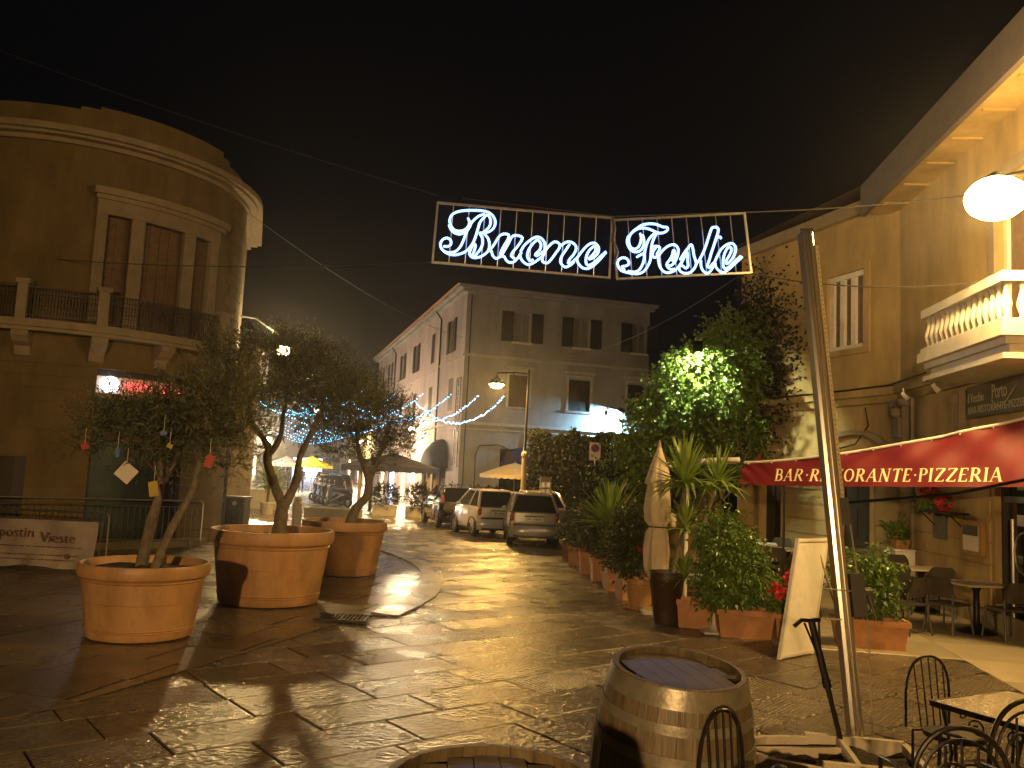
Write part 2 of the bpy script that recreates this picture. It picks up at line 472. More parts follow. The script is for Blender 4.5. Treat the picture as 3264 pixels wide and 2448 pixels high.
# pavement: larger, smoother slabs laid on the same bed, clipped along the curved edge
walk = thing('sidewalk', None, None, (0, 0, .010), kind='structure')
wc = []
for row in range(-40, 60):
    y0 = 3.0 + row * .78; a = -30 + rr.uniform(0, .9)
    while a < 12:
        l = rr.choice([.9, 1.1, 1.3, 1.5])
        x = a + l / 2; y = y0 - x * .25
        ok = 3.0 < y < 30 and x > -.68 * y - 1.5 and all(in_walk(x + dx, y + dy) for dx in (0,) for dy in (0,)) and not (y > 19.5 and x < -7.4 - (y - 19.5) * .2)
        ok = 3.0 < y < 30 and x > -.68 * y - 1.5 and x < edge_x(min(29.9, max(3.25, y))) + .8 and not (y > 19.5 and x < -7.4 - (y - 19.5) * .2)
        if ok: wc.append((x, y, l))
        a += l
def clip_poly(poly, keep, inter):
    out = []
    for i, p in enumerate(poly):
        q = poly[(i + 1) % len(poly)]
        if keep(p): out.append(p)
        if keep(p) != keep(q): out.append(inter(p, q))
    return out
nw = 0
for x, y, l in sorted(wc, key=lambda c: c[1]):
    ca, sa = math.cos(math.atan(-.25)), math.sin(math.atan(-.25))
    hw, hl = .375, l / 2 - .008
    poly = [(x + a * ca - b * sa, y + a * sa + b * ca) for a, b in ((-hl, -hw), (hl, -hw), (hl, hw), (-hl, hw))]
    yc_ = max(3.6, min(29.5, y)); ex = edge_x(yc_); sl_ = (edge_x(min(29.9, yc_ + .35)) - edge_x(max(3.21, yc_ - .35))) / .7
    lim = lambda p_: p_[0] - (ex + sl_ * (p_[1] - yc_) - .015)
    poly = clip_poly(poly, lambda p_: lim(p_) < 0, lambda p_, q_: (p_[0] + (q_[0] - p_[0]) * lim(p_) / (lim(p_) - lim(q_)), p_[1] + (q_[1] - p_[1]) * lim(p_) / (lim(p_) - lim(q_))))
    if len(poly) < 3: continue
    np0 = len(poly)
    vs = [(px - x, py - y, -.05) for px, py in poly] + [(px - x, py - y, 0) for px, py in poly]
    mb = MB().add(vs, [tuple(range(np0, 2 * np0))] + [(i, (i + 1) % np0, np0 + (i + 1) % np0, np0 + i) for i in range(np0)])
    o = bpy.data.objects.new('paving_slab', mb.mesh('walk_slab', M_WALK)); COL.objects.link(o); o.parent = walk
    o.location = (x, y, rr.uniform(-.002, .002)); o.rotation_euler = (rr.gauss(0, .002), rr.gauss(0, .002), 0)
    nw += 1
bed = MB(); pts = [(-30, 3.2)] + WALK_EDGE + [(-30, 30)]
bed.add([(x, y, .005) for x, y in pts], [tuple(range(len(pts)))]); tag(bed.build('pavement_bed', M_GROUND), kind='structure')
# kerb stones along the outer bend, with a second flat ring inside
kerb = thing('kerb', None, None, (0, 0, 0), kind='structure')
ke = [p for p in WALK_EDGE if p[1] >= 12.2]
def along(pl, step):
    out = []; acc = 0; prev = pl[0]
    for (x0, y0), (x1, y1) in zip(pl, pl[1:]):
        d = math.hypot(x1 - x0, y1 - y0); t = 0
        while acc + d - t >= step:
            t += step - acc; acc = 0
            p = (x0 + (x1 - x0) * t / d, y0 + (y1 - y0) * t / d); out.append((prev, p)); prev = p
        acc += d - t
    return out
def smooth(pl, k=6):
    out = []
    n = len(pl)
    for i in range(n - 1):
        p0, p1, p2, p3 = pl[max(i - 1, 0)], pl[i], pl[i + 1], pl[min(i + 2, n - 1)]
        for j in range(k):
            t = j / k
            out.append(tuple(.5 * ((2 * b) + (-a + c) * t + (2 * a - 5 * b + 4 * c - d) * t * t + (-a + 3 * b - 3 * c + d) * t ** 3) for a, b, c, d in zip(p0, p1, p2, p3)))
    return out + [pl[-1]]
for a, b in along(smooth(ke), .95):
    t = Vector((b[0] - a[0], b[1] - a[1], 0)).normalized(); n_ = Vector((t.y, -t.x, 0)); a_ = Vector((*a, 0)) + t * .01; b_ = Vector((*b, 0)) - t * .01
    z1, z0 = .040, .022
    vs = [a_ - n_ * .02, b_ - n_ * .02, b_ + n_ * .40, a_ + n_ * .40]
    mb = MB().add([(p.x, p.y, -.03) for p in vs] + [(p.x, p.y, z) for p, z in zip(vs, (z1, z1, z0, z0))],
                  [(4, 7, 6, 5)] + [(i, 4 + i, 4 + (i + 1) % 4, (i + 1) % 4) for i in range(4)])
    mb.build('kerb_stone', M_KERB, kerb)
dr = MB()
for i in range(12): dr.box(-2.45 + i * .055, -2.42 + i * .055, 11.55, 11.95, .02, .045)
dr.box(-2.5, -1.78, 11.5, 11.55, .02, .05); dr.box(-2.5, -1.78, 11.95, 12.0, .02, .05)
tag(dr.build('drain_grate', M_IRON), 'black slotted drain grate set beside the start of the curved kerb', 'drain')

# terrace in front of the restaurant: large smooth tiles
terr = thing('terrace', None, None, (0, 0, .006), kind='structure')
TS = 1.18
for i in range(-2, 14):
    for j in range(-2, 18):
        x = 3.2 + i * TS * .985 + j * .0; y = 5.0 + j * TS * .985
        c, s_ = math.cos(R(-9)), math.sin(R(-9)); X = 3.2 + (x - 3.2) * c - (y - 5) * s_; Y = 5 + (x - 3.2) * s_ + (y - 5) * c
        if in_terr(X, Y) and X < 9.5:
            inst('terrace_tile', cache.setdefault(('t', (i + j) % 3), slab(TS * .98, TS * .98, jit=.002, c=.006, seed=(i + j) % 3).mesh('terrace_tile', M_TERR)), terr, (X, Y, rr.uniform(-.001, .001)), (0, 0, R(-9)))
tb = MB(); tb.add([(3.4, 11.6, -.006), (5.2, 11.1, -.006), (5.6, 10.4, -.006), (6.1, 6.2, -.006), (9.5, 5.5, -.006), (9.5, 19, -.006), (7.3, 20, -.006), (3.0, 20, -.006)], [tuple(range(8))])
for k in range(8): pass
tag(tb.build('terrace_bed', M_GROUND), kind='structure')

# far street: one wet sheet beyond the slabs
fs_ = MB(); fs_.grid(lambda u, v: (-60 + 80 * u, 44 + 130 * v, -.012), 20, 30)
M_FAR = stone_mat('far_road', (.16, .15, .14), (.26, .24, .22), .24, .25)
tag(fs_.build('street', M_FAR), kind='structure')
fl = MB(); fl.add([(-22, 30, -.008), (-7.2, 30, -.008), (-9.5, 46, -.008), (-22, 46, -.008)], [(0, 1, 2, 3)])
tag(fl.build('side_street', M_FAR), kind='structure')

# ================================================================== CURVED CORNER BUILDING (left)
LB = thing('curved_corner_building', 'ochre corner building with rounded facade, balcony and wide parapet behind the potted trees', 'building', (-11.6, 22.2, 0))
def LW(s, d, z):
    """s in degrees round the corner for 0..106.6, straight beyond (4 m = 57.3 deg)"""
    if s < 0: return (-11.6 + 4 * R(s), 18.2 - d, z)
    if s > 106.6:
        a = R(106.6); r = 4 + d; t = 4 * R(s - 106.6)
        return (-11.6 + r * math.sin(a) - .286 * t, 22.2 - r * math.cos(a) + .958 * t, z)
    a = R(s); r = 4 + d
    return (-11.6 + r * math.sin(a), 22.2 - r * math.cos(a), z)
lh = [(34.5, 69, 0, 4.0), (2, 17.3, 0, 1.95), (33, 40.3, 4.9, 7.52), (44.5, 58.6, 4.9, 7.52), (63.2, 70.7, 4.9, 7.52)]
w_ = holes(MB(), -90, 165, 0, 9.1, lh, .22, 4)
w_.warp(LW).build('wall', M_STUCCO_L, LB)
# rusticated courses of the ground floor, each a slightly proud band of blocks
zc = [.32, .66, .99, 1.32, 1.65, 1.98, 2.28, 2.58, 2.88, 3.17, 3.46, 3.74, 4.0, 4.32]
def lspans(za, zb):
    sp = [(-90, 165)]
    for h in lh[:2]:
        if za < h[3] - .02:
            ns = []
            for a, b in sp:
                if b <= h[0] or a >= h[1]: ns.append((a, b))
                else:
                    if a < h[0]: ns.append((a, h[0]))
                    if b > h[1]: ns.append((h[1], b))
            sp = ns
    return sp
for za, zb in zip([0] + zc, zc):
    for a, b in lspans(za, zb):
        if b < 1: continue
        a = max(a, -40); b = min(b, 112)
        MB().box(a, b, -.01, .035 if za > .3 else .07, za + .012, zb - .012, max(1, int((b - a) / 4))).warp(LW).build('stone_course', M_STUCCO_L, LB)
MB().box(-90, 165, -.02, .12, 9.0, 9.1, 64).warp(LW).build('frieze', M_TRIM, LB)
cor = MB()
cor.box(-90, 165, -.02, .45, 9.16, 9.3, 64); cor.box(-90, 165, -.02, .32, 9.1, 9.16, 64)
cor.warp(LW).build('cornice', M_TRIM, LB)
pp = MB(); pp.box(-90, 22, -.5, -.1, 9.3, 9.9, 26); pp.box(22, 28, -.5, -.1, 9.3, 9.98, 2); pp.box(28, 77, -.5, -.1, 9.3, 10.05, 14); pp.box(77, 82, -.5, -.1, 9.3, 9.93, 2); pp.box(82, 165, -.5, -.1, 9.3, 9.8, 20)
pp.warp(LW).build('parapet', M_STUCCO_L, LB)
rf = MB(); rf.add([LW(s, -.3, 9.25) for s in range(-90, 166, 5)] + [(-25, 40, 9.25)], [tuple(range(53))]); rf.build('roof', M_STUCCO_L, LB)
# window group on the upper floor
for a, b in ((29.8, 33), (40.3, 44.5), (58.6, 63.2), (70.7, 75.1)):
    MB().box(a, b, -.02, .10, 4.9, 7.52, 2).warp(LW).build('window_pilaster', M_TRIM, LB)
MB().box(29.8, 75.1, -.02, .12, 7.52, 7.85, 12).warp(LW).build('window_lintel', M_TRIM, LB)
hd = MB(); hd.box(28.6, 77.5, -.02, .26, 7.95, 8.11, 14); hd.box(29.2, 76.6, -.02, .18, 7.85, 7.95, 12); hd.warp(LW).build('window_hood', M_TRIM, LB)
for a, b in ((33, 40.3), (44.5, 58.6), (63.2, 70.7)):
    sh = MB().box(a, b, -.2, -.15, 4.9, 7.52, 4).warp(LW).build('window_shutter', M_SHUT, LB)
    for k in range(26):
        pass
    fr = MB()
    nn = 2 if b - a < 10 else 4
    for k in range(nn + 1):
        x = a + (b - a) * k / nn; fr.box(x - .4, x + .4, -.155, -.12, 4.9, 7.52)
    for k in range(36): fr.box(a, b, -.152, -.135, 4.95 + k * .071, 4.98 + k * .071, 3)
    fr.warp(LW).build('shutter_louvre', M_SHUT, sh)
# balcony
bal = MB(); bal.box(-60, 84, -.02, .55, 4.74, 4.9, 40); bal.box(-60, 83.4, -.02, .47, 4.66, 4.74, 40); bal.warp(LW).build('balcony_slab', M_TRIM, LB)
for a in (-32, -9, 13.2, 33.6, 53.5, 74.8):
    cb = MB(); s0, s1 = a - 2.2, a + 2.2
    pr = [(0, 4.66), (.42, 4.66), (.42, 4.55), (.3, 4.42), (.14, 4.34), (.1, 4.15), (0, 4.1)]
    vs = [(s0, d, z) for d, z in pr] + [(s1, d, z) for d, z in pr]; n = len(pr)
    cb.add(vs, [tuple(range(n))[::-1], tuple(range(n, 2 * n))] + [(i, (i + 1) % n, n + (i + 1) % n, n + i) for i in range(n)])
    cb.warp(LW).build('corbel', M_TRIM, LB)
piers = [(-32.5, -30), (-10, -7.5), (12, 14.5), (32.2, 35.0), (72.4, 77.2)]
for a, b in piers:
    MB().box(a, b, .30, .50, 4.9, 5.66, 2).box(a - .5, b + .5, .26, .54, 5.66, 5.76, 2).warp(LW).build('balcony_pier', M_TRIM, LB)
for (a0, a1), (b0, b1) in zip(piers, piers[1:]):
    r_ = MB(); s0, s1 = a1, b0; n = max(4, int((s1 - s0) / 1.6))
    r_.box(s0, s1, .39, .41, 5.60, 5.63, n); r_.box(s0, s1, .39, .41, 5.48, 5.495, n); r_.box(s0, s1, .39, .41, 4.98, 5.0, n)
    r_.box(s0, s1, .39, .41, 5.12, 5.13, n)
    for k in range(n * 2 + 1):
        x = s0 + (s1 - s0) * k / (n * 2); r_.box(x - .09, x + .09, .392, .408, 4.9, 5.62)
    for k in range(n):
        x = s0 + (s1 - s0) * (k + .5) / n
        c = [(x + 1.1 * math.cos(t * math.pi / 5), .40, 5.30 + .09 * math.sin(t * math.pi / 5)) for t in range(10)]
        for p, q in zip(c, c[1:] + c[:1]): r_.add([(p[0], .395, p[2] - .006), (q[0], .395, q[2] - .006), (q[0], .405, q[2] + .006), (p[0], .405, p[2] + .006)], [(0, 1, 2, 3)])
    r_.warp(LW).build('balcony_railing', M_IRON_W, LB)
# corner quoins on the street side
for k in range(14):
    z = 4.95 + k * .29
    MB().box(84 + (2.5 if k % 2 else 0), 104, -.02, .05, z + .01, z + .28, 4).warp(LW).build('quoin', M_STUCCO_L, LB)
# shop front: roller shutter, box and open end with lit goods
ro = MB().box(34.6, 62, -.19, -.17, .1, 3.34, 7).warp(LW).build('roller_shutter', M_ROLL, LB)
rs = MB()
for k in range(40): rs.box(34.7, 61.9, -.17, -.15, .14 + k * .08, .19 + k * .08, 7)
rs.warp(LW).build('shutter_slat', M_ROLL, ro)['kind'] = 'stuff'
MB().box(34.5, 69, -.2, .06, 3.34, 3.46, 8).warp(LW).build('shop_lintel', M_TRIM, LB)
MB().box(34.5, 69, -.19, -.1, 3.86, 4.0, 8).warp(LW).build('shutter_box', M_SHUT_D, LB)
MB().box(62, 69, -.2, -.15, .1, 3.34, 3).warp(LW).build('shop_door', M_GLASS, LB)
MB().box(2, 17.3, -.2, -.14, 0, 1.95, 4).warp(LW).build('side_door', M_DOOR, LB)
st = MB(); st.box(30, 74, .0, .5, 0, .16, 12); st.warp(LW).build('step', M_TRIM, LB)
MB().tube([LW(99, .10, .1), LW(99, .10, 4.6)], .05).build('downpipe', M_SHUT_D, LB)
# lit shop sign
sg = thing('shop_sign', 'lit shop sign with a round white logo and red letters above the blue roller shutter', 'sign', LW(52, 0, 3.5))
MB().box(34.6, 68.9, -.14, -.1, 3.47, 3.85, 9).warp(LW).build('sign_panel', M_PAPER, sg)
def arc_disc(s, d, z, r, m_, name, par, n=20):
    k = 57.3 / 4
    vs = [LW(s + r * k * math.cos(2 * math.pi * i / n), d, z + r * math.sin(2 * math.pi * i / n)) for i in range(n)]
    ct = [LW(s + r * k * math.cos(2 * math.pi * i / n), d - .04, z + r * math.sin(2 * math.pi * i / n)) for i in range(n)]
    MB().add(vs + ct, [tuple(range(n))] + [(i, n + i, n + (i + 1) % n, (i + 1) % n) for i in range(n)]).build(name, m_, par)
M_LOGO = emis('lit_logo', (1, .93, .93), 5)
M_REDL = emis('lit_red_letter', (1, .10, .08), 3.2)
arc_disc(38.6, .03, 3.66, .19, M_LOGO, 'round_logo', sg)

def text_mesh(txt, size, extr=0.0, bold=0.0, align='LEFT', shear=0.0, spacing=1.0):
    cu_ = bpy.data.curves.new('t', 'FONT'); cu_.body = txt; cu_.size = size; cu_.extrude = extr; cu_.offset = bold
    cu_.align_x = align; cu_.shear = shear; cu_.resolution_u = 2; cu_.space_character = spacing
    o = bpy.data.objects.new('t', cu_); COL.objects.link(o)
    bpy.context.view_layer.update()
    me = bpy.data.meshes.new_from_object(o.evaluated_get(bpy.context.evaluated_depsgraph_get()))
    bpy.data.objects.remove(o)
    mb = MB(); mb.v = [tuple(v.co) for v in me.vertices]; mb.f = [tuple(p.vertices) for p in me.polygons]
    bpy.data.meshes.remove(me); return mb
s_cur = 42.2
for ch in 'HERTI ZONA':
    if ch != ' ':
        tm = text_mesh(ch, .24, .012, .006)
        tm.v = [LW(s_cur + x * 57.3 / 4, .0 + z, 3.58 + y) for x, y, z in tm.v]
        tm.build('sign_letter', M_REDL, sg)
    s_cur += 2.35

# ================================================================== CENTRAL THREE-STOREY BUILDING
CB = thing('corner_townhouse', 'three storey pale townhouse seen on its corner, with shuttered windows, closing the square', 'building', (-2.68, 46, 0))
CF = Wall((-2.68, 46), 73.4, 163.4); CS = Wall((-2.68, 46), -16.6, -106.6)
fh = [(2.75, 3.75, 9.4, 11.1), (6.34, 7.32, 9.4, 11.1), (10.0, 10.9, 9.4, 11.1), (2.61, 3.79, 5.75, 7.53), (6.16, 7.48, 5.75, 7.53), (9.8, 10.9, 5.75, 7.53), (2.3, 4.7, 0, 3.4), (6.8, 8.6, 0, 3.2)]
holes(MB(), 0, 11.1, 0, 12.0, fh, .2).warp(CF).build('wall', M_STUCCO_C, CB)
# (centre, half width, z0, z1, open shutters)
sw = [(3.4, .55, 8.95, 10.9, 1), (9.0, .55, 8.95, 10.9, 0), (14.8, .6, 8.95, 10.9, 1), (20.6, .6, 8.95, 10.9, 1), (27, .6, 8.95, 10.9, 1), (32, .6, 8.95, 10.9, 1),
      (3.1, .6, 5.5, 7.4, 0), (9.1, .6, 5.5, 7.4, 0), (14.8, .6, 5.5, 7.4, 0), (20.6, .6, 5.5, 7.4, 0), (27, .6, 5.5, 7.4, 0)]
sh_ = [(c - h, c + h, a, b) for c, h, a, b, o in sw] + [(3.2, 5.6, 0, 3.1), (8.6, 10.4, 0, 2.9), (13, 15.6, 0, 3.0), (17, 19.2, 0, 3.0), (22, 25, 0, 3.1), (27.5, 30, 0, 3)]
holes(MB(), 0, 35, 0, 12.0, sh_, .2).warp(CS).build('wall', M_STUCCO_P, CB)
bk = MB(); bk.add([CF(11.1, 0, 0), CF(11.1, -12, 0), CF(11.1, -12, 12), CF(11.1, 0, 12)], [(0, 1, 2, 3)]).add([CS(35, 0, 0), CS(35, -12, 0), CS(35, -12, 12), CS(35, 0, 12)], [(0, 1, 2, 3)])
bk.build('back_wall', M_STUCCO_C, CB)
ev = MB(); ev.box(-.55, 11.4, -.1, .5, 12.1, 12.26); ev.box(-.3, 11.3, -.05, .28, 11.93, 12.1); ev.warp(CF).build('eave', M_STUCCO_C, CB)
ev = MB(); ev.box(-.05, 35.4, -.1, .5, 12.104, 12.264); ev.box(.0, 35.2, -.05, .28, 11.934, 12.104); ev.warp(CS).build('eave', M_STUCCO_C, CB)
rf = MB(); ring = [CF(-.7, .6, 12.27), CF(11.5, .6, 12.27), CF(11.5, -34, 12.27), CS(35.5, .6, 12.27)]
apx = [CF(6, -6, 13.5), CS(28, -6, 13.5)]
rf.add(ring + apx, [(0, 1, 4), (1, 2, 5, 4), (2, 3, 5), (3, 0, 4, 5)]).build('roof', M_TERRA2, CB)
for z0, z1, d in ((8.38, 8.52, .10), (4.62, 4.78, .12), (4.36, 4.42, .05)):
    MB().box(-d, 11.1, -.01, d, z0, z1).warp(CF).build('string_course', M_TRIM_C, CB)
    MB().box(.0, 35, -.01, d, z0 + .003, z1 + .003).warp(CS).build('string_course', M_STUCCO_P, CB)
def leaf_shutter(W, a, b, z0, z1, par, d=.03):
    s_ = MB().box(a, b, d, d + .05, z0, z1).warp(W).build('window_shutter', M_SHUT_D, par)
    l_ = MB()
    for k in range(int((z1 - z0) / .14)): l_.box(a + .06, b - .06, d + .05, d + .065, z0 + .08 + k * .14, z0 + .15 + k * .14)
    l_.warp(W).build('shutter_louvre', M_SHUT_D, s_)
M_CURT = mat('window_curtain', (.17, .17, .17), .5, .15, 3, stretch=(6, 6, .3))
for a, b, z0, z1 in fh[:3]:
    wn = MB().box(a, b, -.19, -.13, z0, z1).warp(CF).build('window', M_CURT, CB)
    f = MB(); f.box(a, b, -.13, -.08, z1 - .08, z1); f.box(a, b, -.13, -.08, z0, z0 + .08)
    for x in (a, (a + b) / 2 - .04, b - .08): f.box(x, x + .08, -.13, -.081, z0 + .08, z1 - .08)
    f.warp(CF).build('window_frame', M_STUCCO_C, wn)
    MB().box(a - .1, b + .1, 0, .1, z0 - .1, z0).warp(CF).build('window_sill', M_TRIM_W, wn)
    leaf_shutter(CF, a - .72, a - .04, z0, z1, CB); leaf_shutter(CF, b + .04, b + .72, z0, z1, CB)
for a, b, z0, z1 in fh[3:6]:
    leaf_shutter(CF, a, (a + b) / 2 - .01, z0, z1, CB, -.1); leaf_shutter(CF, (a + b) / 2 + .01, b, z0, z1, CB, -.1)
    MB().box(a - .14, a, .0, .06, z0, z1 + .1).box(b, b + .14, .0, .06, z0, z1 + .1).box(a - .14, b + .14, .0, .061, z1 + .1, z1 + .24).warp(CF).build('window_surround', M_TRIM_C, CB)
    MB().box(a - .25, b + .25, 0, .2, z1 + .34, z1 + .46).warp(CF).build('window_hood', M_TRIM_C, CB)
    MB().box(a - .2, b + .2, 0, .12, z0 - .12, z0).warp(CF).build('window_sill', M_STUCCO_C, CB)
for c, h, z0, z1, o in sw:
    if o:
        MB().box(c - h, c + h, -.19, -.13, z0, z1).warp(CS).build('window', M_GLASS, CB)
        leaf_shutter(CS, c - 2 * h - .02, c - h, z0, z1, CB); leaf_shutter(CS, c + h, c + 2 * h + .02, z0, z1, CB)
    else:
        leaf_shutter(CS, c - h, c - .01, z0, z1, CB, -.05); leaf_shutter(CS, c + .01, c + h, z0, z1, CB, -.05)
# ground floor doors and the dark blue awnings over them
MB().box(2.3, 4.7, -.19, -.15, 0, 3.4).warp(CF).build('shop_window', M_GLASS, CB)
MB().box(6.8, 8.6, -.19, -.15, 0, 3.2).warp(CF).build('shop_window', M_GLASS, CB)
M_SHOPW = emis('lit_shop_window', (1.0, .78, .45), 3.5)
M_SHOPC = emis('lit_shop_window_cold', (.62, .72, 1.0), 5)
for i, (a, b, c, d) in enumerate(sh_[11:]):
    MB().box(a, b, -.19, -.15, 0, d).warp(CS).build('shop_window', [M_GLASS, M_GLASS, M_SHOPW, M_SHOPW, M_SHOPC, M_SHOPW][i], CB)
def dome_awning(W, c, hw, z0, z1, dep, par):
    def fn(u, v):
        a = math.pi * u; b = v * math.pi / 2
        return W(c - hw * math.cos(a) * math.cos(b * .0 + 0) * 1.0, dep * math.sin(b) * (.35 + .65 * math.sin(a)) + .02, z0 + (z1 - z0) * math.cos(b) * math.sin(a) ** .7 if 0 < u < 1 else z0)
    MB().grid(fn, 14, 6).build('awning', M_NAVY, par, smooth=True)
dome_awning(CS, 4.5, 1.9, 2.2, 3.9, 1.2, CB)
dome_awning(CF, 3.55, 1.2, 2.2, 3.5, .25, CB)
def pipe(W, pts, r, m_, par, name='downpipe'): MB().tube([W(*p) for p in pts], r, 6).build(name, m_, par)
pipe(CS, [(6.4, .45, 11.9), (6.3, .1, 11.4), (6.3, .08, 0)], .06, M_SHUT_D, CB); pipe(CS, [(24, .45, 11.9), (24.2, .1, 11.4), (24.2, .08, 0)], .06, M_SHUT_D, CB)
pipe(CF, [(.9, .03, .1), (.9, .03, 3.0), (1.1, .03, 3.5), (2.2, .03, 3.6), (3.2, .03, 3.2), (3.7, .03, 3.5), (3.9, .03, 4.3)], .03, M_SHUT_D, CB, 'cable')
pipe(CF, [(.25, .04, .3), (.25, .04, 11.8)], .035, M_SHUT_D, CB, 'cable')
# upright sign RESTAURANT fixed to the side wall by the corner
vs_ = thing('vertical_sign', 'tall narrow upright sign lettered RESTAURANT fixed beside the townhouse corner', 'sign', CS(.55, .1, 2.3))
f = MB()
for x in (.2, 1.15): f.box(x - .02, x + .02, .06, .10, 2.3, 7.2)
f.box(.2, 1.15, .06, .101, 2.28, 2.32); f.box(.2, 1.15, .06, .101, 7.18, 7.22); f.warp(CS).build('sign_frame', M_IRON, vs_)
for i, ch in enumerate('RESTAURANT'):
    tm = text_mesh(ch, .52, .01, .0, 'CENTER')
    tm.v = [CS(.67 - x, .09 + z, 6.72 - i * .475 + y) for x, y, z in tm.v]; tm.build('sign_letter', M_IRON, vs_)
# small balcony further down the street side
bb = MB(); bb.box(16.2, 19.5, 0, .9, 3.85, 4.0); bb.warp(CS).build('balcony_slab', M_TRIM_W, CB)
bb = MB(); bb.box(16.2, 19.5, .85, .88, 4.85, 4.89); bb.box(16.2, 16.24, 0, .88, 4.85, 4.891)
for k in range(23): bb.box(16.2 + k * .15, 16.22 + k * .15, .855, .875, 4.0, 4.86)
for k in range(6): bb.box(16.205, 16.225, k * .15, k * .15 + .02, 4.0, 4.86)
bb.warp(CS).build('balcony_railing', M_IRON, CB)
MB().box(9.2, 9.9, .02, .35, 2.2, 2.8).warp(CS).build('air_conditioner', M_WHITE, CB)

# ================================================================== RESTAURANT BUILDING (right)
RB = thing('restaurant_building', 'yellow rusticated building with stone balcony and deep eaves above the restaurant terrace', 'building', (8.24, 17.78, 0))
RF = Wall((7.64, 19.5), -19.3, -109.3)      # far wall, s -1.82 .. 4.0
RN = Wall((8.24, 17.78), 6, -84)            # near wall, s 0 .. -20 towards the camera
fh = [(-.80, .42, 5.3, 7.1), (2.04, 2.92, 0, 2.6), (-1.01, 0.02, 0, 2.6)]
holes(MB(), -1.82, 4.0, 0, 8.45, fh, .22).warp(RF).build('wall', M_STUCCO_R, RB)
nh = [(-6.2, -4.22, 0, 2.9), (-6.3, -4.46, 4.4, 7.0), (-14, -12.2, 0, 2.9), (-14, -12.2, 4.9, 7.0), (-18.6, -17, 4.9, 7.0)]
holes(MB(), -22, 0, 0, 8.45, nh, .22).warp(RN).build('wall', M_STUCCO_R, RB)
holes(MB(), 0, 8, 0, 8.45, [], .2).warp(Wall(RF(4.0, 0, 0)[:2], 70.7, -19.3)).build('end_wall', M_STUCCO_R, RB)
def spans(s0, s1, hs, za):
    sp = [(s0, s1)]
    for h in hs:
        if za < h[3] - .05 and h[2] < .1:
            ns = []
            for a, b in sp:
                if b <= h[0] or a >= h[1]: ns.append((a, b)); continue
                if a < h[0]: ns.append((a, h[0] - .12))
                if b > h[1]: ns.append((h[1] + .12, b))
            sp = ns
    return [(a, b) for a, b in sp if b - a > .05]
for k in range(8):
    za, zb = .3 + k * .35, .3 + k * .35 + .325
    for a, b in spans(-1.80, 3.98, fh, za): MB().box(a, b, -.01, .03, za, zb).warp(RF).build('stone_course', M_STUCCO_R, RB)
    for a, b in spans(-21, -.02, nh, za): MB().box(a, b, -.01, .03, za, zb).warp(RN).build('stone_course', M_STUCCO_R, RB)
MB().box(-21, -.02, -.01, .05, 0, .28).warp(RN).build('plinth', M_TRIM, RB)
for z0, z1, d in ((4.14, 4.30, .16), (3.98, 4.14, .08)):
    MB().box(-1.85, 4.0, -.01, d, z0, z1).warp(RF).build('string_course', M_STUCCO_R, RB)
    MB().box(-3.6, .03, -.01, d, z0 + .003, z1 + .003).warp(RN).build('string_course', M_STUCCO_R, RB)
MB().box(-.95, .57, 0, .05, 5.16, 5.3).box(-.95, .57, 0, .051, 7.1, 7.24).box(-.95, -.8, 0, .05, 5.3, 7.1).box(.42, .57, 0, .05, 5.3, 7.1).warp(RF).build('window_surround', M_STUCCO_R, RB)
wn = MB().box(-.8, .42, -.16, -.12, 5.3, 7.1).warp(RF).build('window', M_SHUT, RB)
f = MB(); f.box(-.8, .42, -.12, -.04, 6.98, 7.1); f.box(-.8, .42, -.12, -.04, 5.3, 5.4)
for x in (-.8, -.42, -.06, .30): f.box(x, x + .14, -.12, -.041, 5.4, 6.98)
f.warp(RF).build('window_frame', M_WHITE, wn)
for a, b in ((2.04, 2.92), (-1.01, .02)):
    dr_ = MB().box(a, b, -.2, -.15, 0, 2.6).warp(RF).build('door', M_DOOR, RB)
    p = MB()
    for z in (.2, 1.0, 1.8):
        for k in (0, 1):
            w2 = (b - a) / 2; p.box(a + .08 + k * w2, a + w2 - .08 + k * w2, -.15, -.13, z, z + .65)
    p.warp(RF).build('door_panel', M_DOOR, dr_)
    MB().box(a - .12, a, 0, .07, 0, 2.6).box(b, b + .12, 0, .07, 0, 2.6).box(a - .12, b + .12, 0, .071, 2.6, 2.78).warp(RF).build('door_surround', M_STUCCO_R, RB)
    MB().box(a + .09, a + .14, -.15, -.08, 1.0, 1.14).warp(RF).build('handle', M_STEEL, dr_)
lun = MB(); n = 16
for i in range(n):
    a0, a1 = math.pi * i / n, math.pi * (i + 1) / n
    for r1_, r2_ in ((1.15, .95),):
        q = [(-.5 + r1_ * math.cos(a0), 0, 2.82 + .52 * r1_ * math.sin(a0)), (-.5 + r1_ * math.cos(a1), 0, 2.82 + .52 * r1_ * math.sin(a1)), (-.5 + r2_ * math.cos(a1), 0, 2.82 + .52 * r2_ * math.sin(a1)), (-.5 + r2_ * math.cos(a0), 0, 2.82 + .52 * r2_ * math.sin(a0))]
        lun.add([(x, .02, z) for x, _, z in q] + [(x, .12, z) for x, _, z in q], [(4, 5, 6, 7), (0, 4, 7, 3), (1, 2, 6, 5), (0, 1, 5, 4), (2, 3, 7, 6)])
lun.warp(RF).build('arched_pediment', M_TRIM, RB)
# carved bracket at the bend
cb = MB(); cb.box(-.55, -.12, 0, .16, 3.1, 3.98); cb.box(-.6, -.07, 0, .26, 3.84, 3.979); cb.box(-.5, -.17, .16, .22, 3.2, 3.6); cb.sphere((-.33, .2, 3.72), .12)
cb.warp(RN).build('bracket', M_TRIM, RB)
cb = MB(); cb.box(-3.25, -2.95, 0, .14, 3.1, 3.9); cb.sphere((-3.1, .15, 3.75), .12); cb.warp(RN).build('bracket', M_TRIM, RB)
